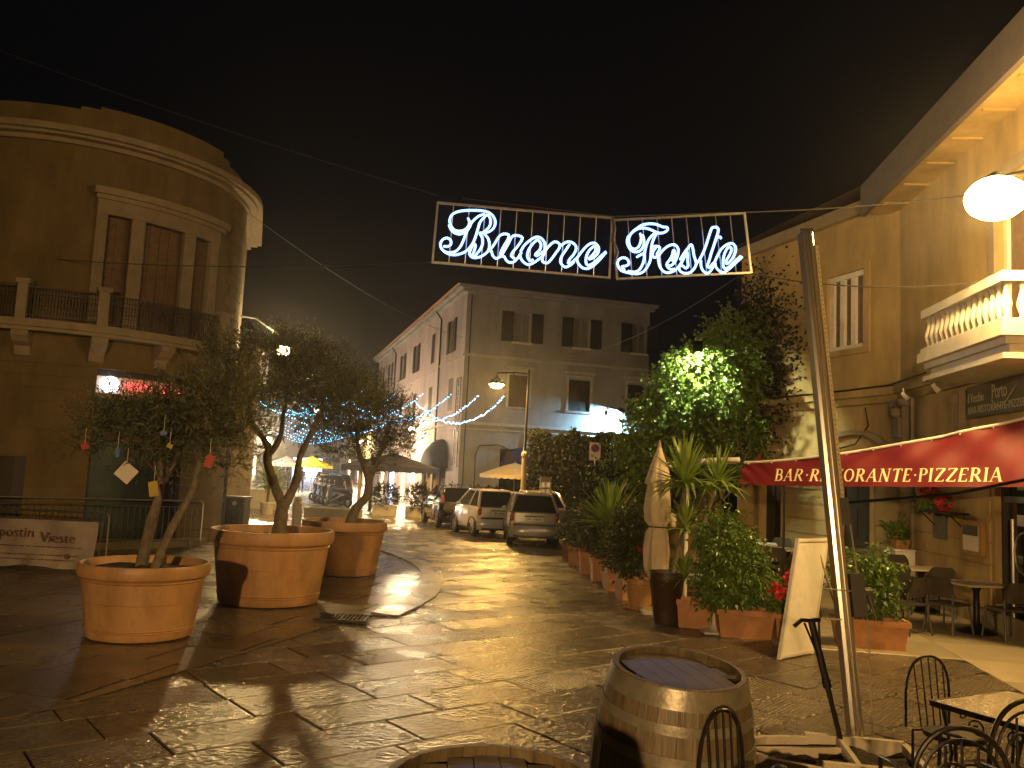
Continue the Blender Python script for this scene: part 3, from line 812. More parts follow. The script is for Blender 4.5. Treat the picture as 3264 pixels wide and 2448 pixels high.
# glass entrance
en = MB().box(-6.2, -4.22, -.2, -.17, 0, 2.9).warp(RN).build('entrance_door', M_GLASS, RB)
f = MB()
for x in (-6.2, -5.25, -4.32): f.box(x, x + .1, -.17, -.10, 0, 2.9)
f.box(-6.2, -4.22, -.17, -.101, 2.0, 2.1); f.warp(RN).build('door_frame', M_DOOR, en)
MB().tube([RN(-4.62, -.08, .25), RN(-4.62, -.08, 1.75)], .03).build('handle', M_STEEL, en)
MB().tube([RN(-4.98 + .32 * math.cos(t / 12 * math.pi * 2), -.09, 1.25 + .32 * math.sin(t / 12 * math.pi * 2)) for t in range(12)], .018, 6, closed=True).build('ring_handle', M_STEEL, en)
MB().box(-4.8, -4.6, -.165, -.16, 1.65, 1.82).warp(RN).build('sticker', M_PAPER, en)
MB().box(-4.95, -4.62, -.165, -.16, 2.2, 2.4).warp(RN).build('sticker', mat('green_sticker', (.25, .35, .05), .6, 0), en)
wn = MB().box(-6.3, -4.46, -.2, -.15, 4.4, 7.0).warp(RN).build('window', M_SHUT, RB)
f = MB()
for x in (-6.3, -5.42, -4.56): f.box(x, x + .1, -.15, -.09, 4.4, 7.0)
f.warp(RN).build('window_frame', M_WHITE, wn)
MB().box(-4.46, -4.26, 0, .07, 4.4, 7.15).box(-6.5, -6.3, 0, .07, 4.4, 7.15).box(-6.5, -4.26, 0, .071, 7.15, 7.35).warp(RN).build('window_surround', M_TRIM, RB)
for h in nh[2:]:
    MB().box(h[0], h[1], -.2, -.15, h[2], h[3]).warp(RN).build('window_shutter', M_SHUT_D, RB)
# deep eaves: soffit, rafters and gutter board
eo = MB(); eo.box(-22, .35, -.3, .62, 8.16, 8.2); eo.warp(RN).build('soffit', M_STUCCO_R, RB)
for k in range(17):
    s0 = -.5 - k * 1.15
    MB().box(s0 - .03, s0 + .03, 0, .5, 8.12, 8.16).warp(RN).build('rafter', M_STUCCO_R, RB)
MB().box(-22, .38, .62, .72, 8.12, 8.82).warp(RN).build('gutter_board', mat('grey_fascia', (.11, .09, .09), .7, .15, 4), RB)
MB().box(-1.9, 4.1, -.3, .16, 8.35, 8.5).warp(RF).build('soffit', M_STUCCO_R, RB)
MB().box(-1.9, 4.1, .16, .24, 8.32, 8.62).warp(RF).build('gutter_board', M_TRIM, RB)
rf = MB(); rf.add([RN(-22, .7, 8.84), RN(.4, .7, 8.84), RF(4.1, .3, 8.7), RF(4.1, -9, 10.4), RN(-22, -9, 10.8)], [(0, 1, 2, 3, 4)]).build('roof', mat('old_roof_tile', (.10, .06, .04), .9, .3, 8), RB)
# stone balcony
bl = MB(); bl.box(-6.85, -3.85, 0, 1.05, 4.24, 4.40); bl.box(-6.75, -3.9, 0, .95, 4.14, 4.24); bl.box(-6.7, -3.98, 0, .88, 4.02, 4.14); bl.box(-6.75, -3.9, 0, .98, 3.94, 4.02)
bl.warp(RN).build('balcony_slab', M_TRIM_W, RB)
MB().box(-6.83, -3.95, .82, 1.02, 4.98, 5.12).box(-6.83, -6.63, 0, .82, 4.981, 5.121).box(-4.1, -3.95, 0, .82, 4.981, 5.121).warp(RN).build('balcony_rail', M_TRIM_W, RB)
MB().box(-6.84, -3.94, .80, 1.03, 4.40, 4.47).box(-6.84, -6.62, 0, .80, 4.40, 4.471).box(-4.12, -3.94, 0, .80, 4.4, 4.471).warp(RN).build('balcony_base', M_TRIM_W, RB)
bp_ = MB().lathe([(.055, 0), (.055, .03), (.03, .05), (.07, .17), (.075, .22), (.045, .33), (.028, .42), (.05, .46), (.055, .51)], 10).mesh('baluster', M_TRIM_W, True)
rbl = world_loc(RB)
def balu(s, d):
    p = Vector(RN(s, d, 4.47)) - rbl; inst('baluster', bp_, RB, p, (0, 0, R(6)))
for k in range(15): balu(-6.72 + k * .191, .92)
for k in range(4): balu(-6.73, .12 + k * .2); balu(-4.03, .12 + k * .2)
pipe(RN, [(-.85, .06, .1), (-.85, .06, 4.0)], .045, M_TRIM, RB)
pipe(RN, [(.0, .2, 4.34), (-1.9, .2, 4.36)], .02, M_IRON, RB, 'cable')
pipe(RF, [(-1.8, .19, 4.33), (0, .19, 4.31), (2, .19, 4.32), (4, .19, 4.30)], .02, M_IRON, RB, 'cable')
pipe(RF, [(-.9, .1, 3.9), (-1.0, .1, 3.5), (-.6, .1, 3.1), (.2, .1, 2.95)], .015, M_IRON, RB, 'cable')
# restaurant sign
rs_ = thing('restaurant_sign', 'dark painted sign board reading il Vecchio Porto with a white swash, under the stone balcony', 'sign', RN(-4.8, .05, 3.4))
MB().box(-6.3, -3.42, .03, .08, 3.38, 4.0 - .08).warp(RN).build('sign_board', mat('sign_brown', (.055, .032, .018), .6, .3, 5), rs_)
MB().box(-6.3, -3.42, .081, .086, 3.42, 3.60).warp(RN).build('sign_band', mat('sign_green', (.05, .07, .05), .6, .2, 5), rs_)
M_STXT = mat('sign_cream_letter', (.42, .38, .30), .6, .05)
tm = text_mesh('il Vecchio', .23, .003, 0, shear=.0, spacing=.95)
tm.v = [RN(-3.48 - x * .72, .09 + z, 3.64 + y) for x, y, z in tm.v]; tm.build('sign_lettering', M_STXT, rs_)
tm = text_mesh('Porto', .34, .003, 0, spacing=.9)
tm.v = [RN(-4.36 - x * .72, .09 + z, 3.64 + y) for x, y, z in tm.v]; tm.build('sign_lettering', M_STXT, rs_)
tm = text_mesh('BAR-RISTORANTE-PIZZERIA', .17, .003, 0)
tm.v = [RN(-3.50 - x, .09 + z, 3.45 + y) for x, y, z in tm.v]; tm.build('sign_lettering', M_STXT, rs_)
MB().tube([RN(-4.38 - .8 * t / 10, .095, 3.62 - .12 * math.sin(math.pi * min(1, t / 7)) + (.0 if t < 7 else (t - 7) * .05)) for t in range(11)], .012, 5).build('sign_swash', M_STXT, rs_)
# menu case and notice
mc = thing('menu_case', 'wooden framed menu case on the yellow wall beside the glass entrance', 'menu case', RN(-3.57, .05, 1.1))
MB().box(-3.96, -3.18, .03, .10, 1.1, 1.66).warp(RN).build('case_frame', mat('oak_frame', (.30, .16, .05), .5, .2, 9), mc)
MB().box(-3.86, -3.28, .10, .105, 1.17, 1.59).warp(RN).build('menu_sheet', M_PAPER, mc)
MB().box(-3.86, -3.28, .106, .11, 1.42, 1.59).warp(RN).build('menu_picture', M_DOOR, mc)
nt_ = MB().box(-2.44, -1.86, .03, .06, 1.26, 1.70).warp(RN).build('notice_board', mat('grey_board', (.12, .12, .11), .5, .2, 8))
tag(nt_, 'dark grey notice board on the wall under the shelf of red poinsettias', 'notice board')

# ================================================================== HEDGE, IVY, FAR STREET BUILDINGS
hg = thing('hedge', 'tall dark clipped hedge standing behind the parked cars', 'hedge', (2.8, 35.5, 0))
HW = Wall((.85, 36.2), 104, 194)
p = []; dd = []
n = 42000
s_ = RNG.uniform(0, 6.6, n); z_ = RNG.uniform(.1, 3.62, n) + .12 * np.sin(s_ * 5) * 1; dp = RNG.uniform(-.2, .25, n)
top = RNG.uniform(size=n) < .2; z_[top] = 3.55 + .16 * np.sin(s_[top] * 4.3) + .1 * np.sin(s_[top] * 11) + RNG.uniform(-.2, .28, top.sum()); dp[top] = RNG.uniform(-1, .2, top.sum())
hx, hn = np.array(HW.h), np.array(HW.n)
P_ = np.stack([HW.P[0] + s_ * hx[0] + dp * hn[0] - 2.8, HW.P[1] + s_ * hx[1] + dp * hn[1] - 35.5, z_], 1)
D_ = RNG.normal(size=(n, 3)) + np.array([hn[0], hn[1], .5]) * .7
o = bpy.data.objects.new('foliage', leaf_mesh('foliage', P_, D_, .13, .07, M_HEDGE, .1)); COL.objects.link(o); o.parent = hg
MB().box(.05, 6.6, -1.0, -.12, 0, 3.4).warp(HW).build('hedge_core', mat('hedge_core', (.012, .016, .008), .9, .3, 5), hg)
h2 = thing('low_hedge', 'dark bushy low hedge growing between the grey car and the flower pots', 'hedge', (2.4, 23.5, 0))
twig_leaves('foliage', [((2.75, 26.2, 1.1), (.75, 1.5, 1.3), .3), ((2.5, 23.2, 1.0), (.6, 1.5, 1.1), .3), ((3.3, 24.4, 1.5), (.8, 1.6, 1.3), .4)], 2600, 8, .3, .08, .045, M_HEDGE, h2, org=(2.4, 23.5, 0), shell=.5)
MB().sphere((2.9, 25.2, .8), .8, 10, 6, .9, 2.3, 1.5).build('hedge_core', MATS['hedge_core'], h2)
# ivy covered tree / climber with the white flood lamp inside
iv = thing('climbing_ivy', 'big mass of climbing ivy over the garden wall, lit bright green from inside', 'climbing plant', (4.6, 21.5, 0))
twig_leaves('foliage', [((4.60, 20.8, 4.45), (.95, .7, 1.0), .24), ((4.2, 21.2, 3.5), (1.35, .8, 1.0), .18), ((5.5, 21.6, 4.9), (1.0, .7, 1.25), .16), ((5.3, 21.6, 3.2), (1.3, .8, 1.2), .12),
                        ((3.9, 21.8, 2.7), (1.0, .9, 1.2), .10), ((3.4, 22.6, 2.0), (1.0, .9, 1.4), .08), ((5.9, 22.2, 5.9), (.9, .6, .8), .04)],
            3300, 9, .42, .10, .085, M_IVY, iv, up=-.1, org=(4.6, 21.5, 0), droop=.3, shell=.45)
st = MB(); rr = random.Random(5)
for k in range(26):
    a = Vector((4.9 + rr.uniform(-.5, .6), 21.5 + rr.uniform(-.3, .3), rr.uniform(.4, 3.5))); pts = [a]
    for j in range(6): a = a + Vector((rr.uniform(-.35, .3), rr.uniform(-.2, .15), rr.uniform(.1, .7))); pts.append(a)
    st.tube(pts, [.035 - .004 * i for i in range(len(pts))], 5)
st.build('branch', M_BARK, iv)
wi = thing('wall_climber', 'thin creeper clinging to the end of the yellow restaurant wall above the string course', 'climbing plant', (6.4, 22.5, 0))
n = 7000; s_ = np.abs(RNG.normal(0, 1.0, n)); z_ = RNG.normal(5.2, 1.2, n)
s_ = 4.05 - s_ * np.clip(1.2 - np.abs(z_ - 5.6) * .12, .25, 1.3)
k_ = (z_ > 2.4) & (z_ < 8.3) & (s_ > .9); s_ = s_[k_]; z_ = z_[k_]; n = len(s_); dp = np.abs(RNG.normal(.06, .09, n))
fx, fn_ = np.array(RF.h), np.array(RF.n)
P_ = np.stack([RF.P[0] + s_ * fx[0] + dp * fn_[0] - 6.4, RF.P[1] + s_ * fx[1] + dp * fn_[1] - 22.5, z_], 1)
D_ = RNG.normal(size=(n, 3)) + np.array([fn_[0], fn_[1], -.6])
o = bpy.data.objects.new('foliage', leaf_mesh('foliage', P_, D_, .10, .08, M_HEDGE, .1)); COL.objects.link(o); o.parent = wi
gw = MB().box(4.0, 4.3, -.5, 0, 0, 2.6)
tag(MB().box(0, 2.9, -.2, .2, 0, 2.7).warp(Wall((5.9, 23.3), -75, -165)).build('garden_wall', M_STUCCO_R), 'low yellow garden wall hidden under the ivy behind the yuccas', 'wall')

def block(name, label, W, s1, hgt, depth, ws, mt, roofc=M_TERRA2, lit=None):
    t = thing(name, label, 'building', (*W(0, 0, 0)[:2], 0))
    hs = [(c - .5, c + .5, z, z + 1.5) for c, z in ws] + (lit or [])
    holes(MB(), 0, s1, 0, hgt, hs, .18).warp(W).build('wall', mt, t)
    MB().add([W(0, 0, 0), W(0, -depth, 0), W(0, -depth, hgt), W(0, 0, hgt)], [(0, 1, 2, 3)]).add([W(s1, 0, 0), W(s1, -depth, 0), W(s1, -depth, hgt), W(s1, 0, hgt)], [(0, 1, 2, 3)]).build('side_wall', mt, t)['kind'] = 'stuff'
    MB().box(-.3, s1 + .3, -.2, .4, hgt, hgt + .15).warp(W).build('eave', M_TRIM, t)
    MB().add([W(-.3, .4, hgt + .16), W(s1 + .3, .4, hgt + .16), W(s1 + .3, -depth, hgt + 1.6), W(-.3, -depth, hgt + 1.6)], [(0, 1, 2, 3)]).build('roof', roofc, t)
    for c, z in ws:
        MB().box(c - .5, c + .5, -.17, -.1, z, z + 1.5).warp(W).build('window_shutter', M_SHUT_D, t)
        MB().box(c - .6, c + .6, 0, .06, z - .12, z).warp(W).build('window_sill', M_TRIM, t)
    for i, h in enumerate(lit or []):
        MB().box(h[0], h[1], -.17, -.12, h[2], h[3]).warp(W).build('shop_window', [M_SHOPW, M_SHOPC, M_GLASS, M_SHOPW][i % 4], t)
    return t
VP = -16.6
WL = Wall((-11.0, 36.5), VP, VP + 90)
block('street_house', 'low ochre street house with lit shop fronts just beyond the curved building', WL, 22, 6.8, 7, [(2.5 + 3.2 * k, 4.2) for k in range(6)], M_STUCCO_L,
      lit=[(1.5, 4.2, 0.1, 2.8), (6, 8.4, .1, 2.8), (11, 14, .1, 2.8), (16, 18.6, .1, 2.8)])
WL2 = Wall(WL(23, 0, 0)[:2], VP - 2, VP + 88)
block('street_house', 'taller cream street house on the left, second along the lit street', WL2, 26, 8.6, 8, [(2.5 + 3.5 * k, z) for k in range(7) for z in (3.9, 6.4)], M_STUCCO_C,
      lit=[(2, 5, .1, 2.8), (8, 10.4, .1, 2.8), (14, 17, .1, 2.8), (20, 22.6, .1, 2.8)])
WL3 = Wall((-42, 117), 80, 170)
block('street_house', 'pale house closing the far end of the lit street', WL3, 24, 9.5, 8, [(2.5 + 3.5 * k, z) for k in range(6) for z in (4.2, 7)], M_STUCCO_C, lit=[(4, 7, .1, 2.8), (12, 16, .1, 2.8)])
WR2 = Wall(CS(36, -.6, 0)[:2], VP, VP - 90)
block('street_house', 'warmly lit yellow house beyond the pale townhouse on the right of the street', WR2, 38, 7.6, 8, [(2.5 + 3.5 * k, 4.4) for k in range(10)], M_STUCCO_R,
      lit=[(2, 5, .1, 2.8), (8, 11, .1, 2.8), (15, 18, .1, 2.8), (24, 27, .1, 2.8)])

# ================================================================== LAMPS
def bulb_mat(nm, c, L): return emis(nm, c, L)
M_BULB_MAIN = bulb_mat('main_lamp_glass', SODIUM, L_MAIN)
M_BULB_ASSUMED = bulb_mat('assumed_lamp_glass', (1.0, .60, .24), L_ASSUMED)  # glass of the assumed, unseen lamp behind the viewpoint
M_BULB_POST = bulb_mat('post_lamp_glass', (1.0, .55, .13), L_POST)
M_BULB_BRKT = bulb_mat('bracket_lamp_glass', (1.0, .66, .26), L_BRACKET)
M_FLOOD = bulb_mat('flood_glass', (.42, .80, 1.0), 9000)
M_FLOOD2 = bulb_mat('garden_flood_glass', (.95, 1.0, .62), 10000)
M_SHOPL = bulb_mat('shop_lamp_glass', (1.0, .72, .38), L_SHOP)

def wall_lantern(name, label, pos, anchor, r, m_, group=None, hood=True):
    t = thing(name, label, 'street lamp', pos, 0, group)
    p = Vector(pos); a = Vector(anchor)
    mid = (p + a) / 2 + Vector((0, 0, .35))
    MB().tube([a, a + (mid - a) * .6 + Vector((0, 0, .1)), mid, p + Vector((0, 0, r * (1.9 if hood else .72)))], .03, 8).build('arm', M_IRON, t)
    if not hood: MB().lathe([(r * .42, r * .66), (r * .3, r * .8), (.04, r * .95)], 18, p).build('lamp_cap', M_IRON, t, smooth=True)
    if hood:
        MB().lathe([(r * 1.25, r * .55), (r * 1.15, r * .8), (r * .6, r * 1.35), (r * .15, r * 1.6), (.02, r * 1.9)], 20, p).build('hood', M_IRON, t, smooth=True)
    MB().sphere(p, r, 16, 10, 1, 1, .75).build('lamp_glass', m_, t, smooth=True)
    return t
wall_lantern('street_lamp', 'glaring sodium street lamp on the restaurant wall above the stone balcony', (5.98, 10.3, 5.82), RN(-7.3, 0, 6.1), .36, M_BULB_MAIN, hood=False)  # globe built oversized, its extra width stands in for the lamp's glare
wall_lantern('street_lamp', 'assumed lamp out of view behind the viewpoint, added to light the pots and terrace', (-2.4, -9.0, 3.5), (-4.4, -12, 4.6), .17, M_BULB_ASSUMED)  # lamp assumed out of view, added to light pots, paving and terrace wall
wall_lantern('street_lamp', 'round glowing lamp on a wall bracket seen through the top of the potted olive trees', (-8.25, 30.0, 6.07), LW(150, 0, 6.6), .24, M_BULB_BRKT, 'sodium lamps down the street')
wall_lantern('street_lamp', 'small bracket lamp low behind the olive crowns, under the brighter round one', (-10.3, 45, 4.9), WL(9, 0, 5.3), .12, M_BULB_BRKT, 'sodium lamps down the street')
wall_lantern('street_lamp', 'bright bracket lamp on the side wall of the pale townhouse by its little balcony', CS(12.2, .55, 4.75), CS(12.2, 0, 4.9), .16, M_SHOPL, 'sodium lamps down the street')
wall_lantern('street_lamp', 'bracket lamp glowing at the far left end of the lit street', (-17.2, 60, 3.6), WL2(3, 0, 4.2), .30, M_SHOPL, 'sodium lamps down the street')
wall_lantern('street_lamp', 'farthest bracket lamp on the right row of the lit street', WR2(8, .8, 4.6), WR2(8, 0, 4.8), .17, M_SHOPL, 'sodium lamps down the street')
# post lamp by the cars
pl = thing('lamp_post', 'dark slim lamp post with one hanging yellow lamp, rising behind the parked cars', 'lamp post', (.64, 34, 0))
MB().lathe([(.16, 0), (.15, .3), (.115, .5), (.10, 2.75), (.13, 2.8), (.13, 2.9), (.06, 3.0)], 14, (.64, 34, 0)).build('pedestal', M_TRIM, pl, smooth=False)
MB().tube([(.64, 34, 2.95), (.66, 34, 6.3)], [.06, .045]).build('pole', M_IRON, pl)
MB().tube([(.65, 34, 6.12), (.1, 34, 6.15), (-.62, 34, 6.1), (-.62, 34, 5.95)], .03).tube([(.65, 34, 5.7), (.3, 34, 5.85), (0, 34, 6.12)], .02).build('arm', M_IRON, pl)
MB().lathe([(.34, -.05), (.31, .02), (.22, .14), (.08, .24), (.03, .30)], 20, (-.62, 34, 5.67), capb=False).build('lamp_shade', M_IRON, pl, smooth=True)
MB().sphere((-.62, 34, 5.63), .24, 14, 8, 1.1, 1.1, .6).build('lamp_glass', M_BULB_POST, pl, smooth=True)
def flood(name, label, p, tgt, m_, sx=.16):
    t = thing(name, label, 'floodlight', p)
    d = (Vector(tgt) - Vector(p)).normalized(); side = d.cross(Vector((0, 0, 1))).normalized(); up = side.cross(d)
    c = Vector(p)
    MB().obox(c - d * .05, d, side, up, .1, sx * 2 + .08, sx * 1.4 + .06).build('housing', M_IRON, t)
    MB().obox(c + d * .012, d, side, up, .02, sx * 2, sx * 1.4).build('lamp_glass', m_, t)
    fl_ = MB()
    for k in (-1, 1): fl_.obox(c + side * k * (sx + .03) + d * .03, d, side, up, .12, .02, sx * 1.4 + .06); fl_.obox(c + up * k * (sx * .7 + .03) + d * .03, d, side, up, .12, sx * 2 + .04, .02)
    fl_.build('visor', M_IRON, t)
    return t
flp = Vector(CF(9.15, .75, 5.95))
f_ = flood('floodlight', 'cold white floodlight on an arm washing the townhouse wall above the hedge', flp, CF(8.5, .05, 4.2), M_FLOOD, .16)
MB().tube([CF(8.6, 0, 6.0), CF(8.65, .3, 6.1), flp], .03).build('arm', M_IRON, f_)
MB().box(8.55, 8.75, 0, .15, 5.7, 5.95).warp(CF).build('junction_box', M_IRON, f_)
flood('floodlight', 'white floodlight hidden in the top of the ivy, turning its leaves bright green', (4.36, 19.75, 5.28), (4.7, 20.9, 4.0), M_FLOOD2, .075)
# spots over the sign
for k, s in enumerate((-2.32, -3.76)):
    t = thing('sign_spotlight', ['small white spotlight under the balcony beam, farther from the lamp', 'small white spotlight under the balcony beam, nearer the glass entrance'][k], 'spotlight', RN(s, .6, 4.0), 0, 'spotlights over the sign')
    c = Vector(RN(s, .72, 3.86)); MB().tube([RN(s, .75, 4.0), c], .012).build('stem', M_WHITE, t)
    MB().tube([c + Vector((-.04, .03, .05)), c + Vector((.05, -.03, -.07))], [.03, .05], 10).build('lamp_body', M_WHITE, t)

# ================================================================== BUONE FESTE
M_ROPE = emis('led_rope', (.17, .36, 1.0), 6.0)
def aff(p0, q0, p1, q1, p2, q2):
    """maps drawing units to the sign plane"""
    A = np.array([[*p0, 1], [*p1, 1], [*p2, 1]], float); B = np.array([q0, q1, q2], float)
    X = np.linalg.solve(A, B)
    return lambda x, y, off=0: Vector((np.array([x, y, 1.0]) @ X).tolist()) + Vector((0, -off, 0))
A1 = aff((95, 95), (-1.41, 14, 6.62), (2180, 285), (1.57, 14, 6.49), (35, 805), (-1.44, 14, 5.58))
A2 = aff((160, 265), (1.59, 14.05, 6.47), (2060, 170), (3.84, 14.05, 6.70), (215, 1115), (1.70, 14.05, 5.45))
BUONE = {
 'B': [[(455, 285), (478, 345), (450, 400), (400, 435), (330, 442), (280, 415), (248, 365), (240, 305), (270, 245), (335, 212), (420, 198), (520, 195), (620, 200), (700, 220), (755, 262), (782, 325), (772, 390), (730, 438), (660, 463), (590, 465)],
       [(485, 320), (485, 375), (440, 440), (370, 478), (300, 465), (255, 425), (232, 370)],
       [(655, 240), (580, 268), (510, 330), (465, 405), (430, 480), (400, 560), (360, 635), (310, 682), (240, 698), (180, 685), (140, 645), (130, 590), (160, 540), (210, 525), (250, 552), (252, 600), (215, 625), (165, 622)],
       [(145, 655), (200, 702), (290, 725), (380, 708), (450, 668), (500, 608), (532, 550), (560, 470), (580, 400), (600, 340), (640, 290), (690, 250), (725, 305), (718, 380), (672, 430), (635, 462)],
       [(592, 468), (625, 520), (630, 590), (608, 650), (572, 700), (535, 745)],
       [(645, 470), (695, 530), (712, 600), (700, 670), (650, 722), (580, 755), (510, 755), (475, 715), (490, 655), (525, 600), (545, 612), (530, 680), (505, 735)]],
 'u': [[(700, 685), (740, 640), (782, 580), (830, 505), (880, 478), (940, 488), (932, 540), (890, 610), (852, 680), (835, 745), (790, 768), (752, 735), (735, 680)],
       [(835, 755), (865, 715), (895, 665), (930, 605), (980, 512), (1030, 495), (1100, 515), (1092, 560), (1040, 632), (990, 692), (972, 740), (1005, 765)],
       [(850, 745), (885, 745), (912, 790), (950, 815), (1000, 808), (1050, 760), (1090, 700)]],
 'o': [[(1090, 690), (1075, 740), (1105, 800), (1165, 840), (1225, 825), (1300, 775), (1352, 720), (1372, 640), (1362, 570), (1322, 525), (1270, 515), (1205, 545), (1130, 610), (1085, 680)],
       [(1290, 540), (1232, 590), (1182, 660), (1162, 730), (1182, 788), (1235, 785)], [(1290, 545), (1325, 600), (1310, 665), (1262, 712), (1270, 738), (1345, 690)]],
 'n': [[(1372, 680), (1422, 620), (1482, 573), (1540, 590), (1545, 640), (1500, 705), (1452, 770), (1402, 820), (1345, 808), (1340, 760), (1368, 700)],
       [(1560, 620), (1620, 578), (1682, 575), (1732, 610), (1742, 660), (1712, 722), (1662, 780), (1648, 828), (1692, 815), (1740, 770)],
       [(1668, 600), (1612, 680), (1562, 760), (1560, 825), (1608, 870), (1668, 850), (1718, 808)]],
 'e': [[(1742, 775), (1800, 700), (1852, 640), (1910, 595), (1970, 590), (2010, 640), (1998, 710), (1942, 762), (1888, 780)],
       [(1742, 770), (1762, 820), (1812, 878), (1880, 888), (1950, 850), (2020, 785), (2095, 700)],
       [(1962, 620), (1902, 670), (1862, 750), (1860, 828), (1892, 850), (1960, 812), (2035, 742), (2095, 690)], [(1965, 622), (1978, 670), (1935, 728), (1892, 768)]]}
FESTE = {
 'F': [[(545, 460), (562, 520), (548, 600), (512, 668), (450, 690), (402, 650), (382, 580), (392, 510), (440, 440), (510, 385), (562, 350), (630, 330), (720, 325), (800, 340), (870, 370), (940, 380), (928, 430), (860, 460), (800, 455), (740, 430), (670, 400), (590, 385), (510, 400), (440, 445)],
       [(580, 480), (600, 560), (590, 650), (542, 715), (470, 732), (410, 702), (372, 640), (360, 570), (382, 495)],
       [(775, 450), (712, 500), (660, 570), (630, 650), (607, 740), (600, 830), (572, 920), (520, 995), (450, 1020), (370, 1008)],
       [(785, 460), (742, 540), (712, 630), (700, 740), (690, 840), (652, 930), (592, 1010), (512, 1045), (420, 1040), (330, 1020), (260, 990), (225, 930), (220, 870), (260, 825), (320, 815), (370, 850), (375, 910), (335, 932), (280, 945), (318, 990)],
       [(490, 810), (545, 775), (610, 748)]],
 'r': [[(712, 660), (760, 650), (820, 660), (815, 710), (785, 760), (790, 800), (742, 810), (718, 780), (732, 720), (770, 670)]],
 'e': [[(800, 800), (842, 740), (900, 680), (970, 637), (1040, 630), (1085, 680), (1085, 760), (1052, 850), (1000, 918), (945, 935)],
       [(800, 800), (810, 900), (842, 978), (902, 1028), (980, 1025), (1060, 980), (1120, 905), (1160, 840)],
       [(1020, 700), (1002, 780), (962, 850), (925, 900), (932, 950), (982, 985), (1040, 978)], [(1030, 702), (1045, 780), (1005, 865)]],
 's': [[(1112, 850), (1160, 770), (1220, 690), (1275, 627), (1300, 690), (1312, 780), (1335, 860), (1340, 920), (1302, 988), (1240, 1035), (1160, 1038), (1105, 1000), (1100, 940), (1150, 935), (1190, 968), (1225, 938), (1222, 860), (1215, 740), (1160, 840), (1120, 915)]],
 't': [[(1345, 905), (1400, 830), (1452, 730), (1492, 630), (1532, 510), (1572, 400), (1602, 378), (1660, 385), (1668, 440), (1642, 520), (1602, 640), (1562, 750), (1532, 850), (1502, 935), (1530, 958), (1590, 890)],
       [(1642, 512), (1700, 522), (1698, 540)], [(1410, 850), (1412, 940), (1442, 1010), (1500, 1042), (1552, 1000), (1602, 910)]],
 'E': [[(1602, 890), (1650, 790), (1702, 700), (1770, 640), (1850, 612), (1900, 640), (1915, 700), (1890, 780), (1842, 858), (1782, 910)],
       [(1612, 880), (1622, 950), (1670, 1008), (1730, 1030), (1800, 990), (1900, 902), (2000, 812)],
       [(1832, 650), (1782, 700), (1742, 790), (1728, 880), (1738, 968), (1800, 958), (1880, 885), (1985, 795)], [(1842, 660), (1850, 720), (1812, 800), (1772, 860), (1775, 908)]]}
def rope(A, strokes, par):
    mb = MB(); r = .0235
    for st in strokes:
        pts = [A(x, y, .03) for x, y in smooth(st, 5)]
        mb.tube(pts, r * .72, 5)
        acc = 0; last = pts[0]
        for p, q in zip(pts, pts[1:]):
            d = (q - p).length; t = .029 - acc
            while t < d:
                c = p + (q - p) * (t / d)
                mb.add([c + Vector(v) * r * 1.12 for v in ((1, 0, 0), (-1, 0, 0), (0, 1, 0), (0, -1, 0), (0, 0, 1), (0, 0, -1))], [(0, 2, 4), (2, 1, 4), (1, 3, 4), (3, 0, 4), (2, 0, 5), (1, 2, 5), (3, 1, 5), (0, 3, 5)])
                t += .029
            acc = d - (t - .029)
    return mb.build('light_rope_letter', M_ROPE, par)
SIGNG = 'two panels of the lit greeting'
for nm, A, LT, fr, nbar, org in (('Buone', A1, BUONE, [(95, 95), (2180, 285), (2135, 995), (35, 805)], 10, A1(95, 95)), ('Feste', A2, FESTE, [(160, 265), (2060, 170), (2135, 1030), (215, 1115)], 8, A2(160, 265))):
    t = thing('light_sign', f'blue white LED rope sign spelling {nm} in a steel frame, hung over the street', 'light sign', org, 0, SIGNG)
    c = [A(*p) for p in fr]
    f = MB()
    for i in range(4):
        a, b = c[i], c[(i + 1) % 4]; dv = (b - a).normalized()
        f.obox((a + b) / 2, dv, Vector((0, 1, 0)), dv.cross(Vector((0, 1, 0))), (b - a).length + .03, .035 + .002 * i, .035)
    f.build('frame', M_STEEL, t)
    for k in range(1, nbar + 1):
        u = k / (nbar + 1); a = c[0].lerp(c[1], u); b = c[3].lerp(c[2], u)
        MB().tube([a, b], .009, 6).build('frame_bar', M_STEEL, t)
    for ch, stks in LT.items(): rope(A, stks, t)
def wire(name, label, pts, r=.007, sag=0, group='wires strung over the square', n=24):
    a, b = Vector(pts[0]), Vector(pts[-1])
    if len(pts) == 2: P = [a.lerp(b, i / n) - Vector((0, 0, sag * 4 * (i / n) * (1 - i / n))) for i in range(n + 1)]
    else: P = [Vector(p) for p in smooth([tuple(p) for p in pts], 8)] if len(pts[0]) == 2 else [Vector(p) for p in pts]
    return tag(MB().tube(P, r, 5).build(name, M_IRON_W, None), label, 'wire', group)
wire('cable', 'upper steel cable running from the top left down to the top of the lit sign', [(-13.5, 16.8, 11.2), (-1.41, 14, 6.74)], .009, .15)
wire('cable', 'steel cable along the top bars of the two sign panels', [(-1.0, 14.02, 6.72), (1.58, 14.03, 6.53), (3.84, 14.05, 6.72)], .007)
wire('cable', 'steel cable from the top right of the sign towards the glaring street lamp', [(3.84, 14.05, 6.72), RN(-4.6, 0, 7.0)], .011, .06)
wire('cable', 'lower left cable from the sign corner back to the curved balcony building', [(-1.44, 14, 5.58), LW(20, 0, 6.35)], .009, .12)
wire('cable', 'lower right cable sagging from the sign corner across the mast to the balcony', [(3.95, 14.05, 5.66), RN(-6.4, .2, 5.2)], .011, .22)
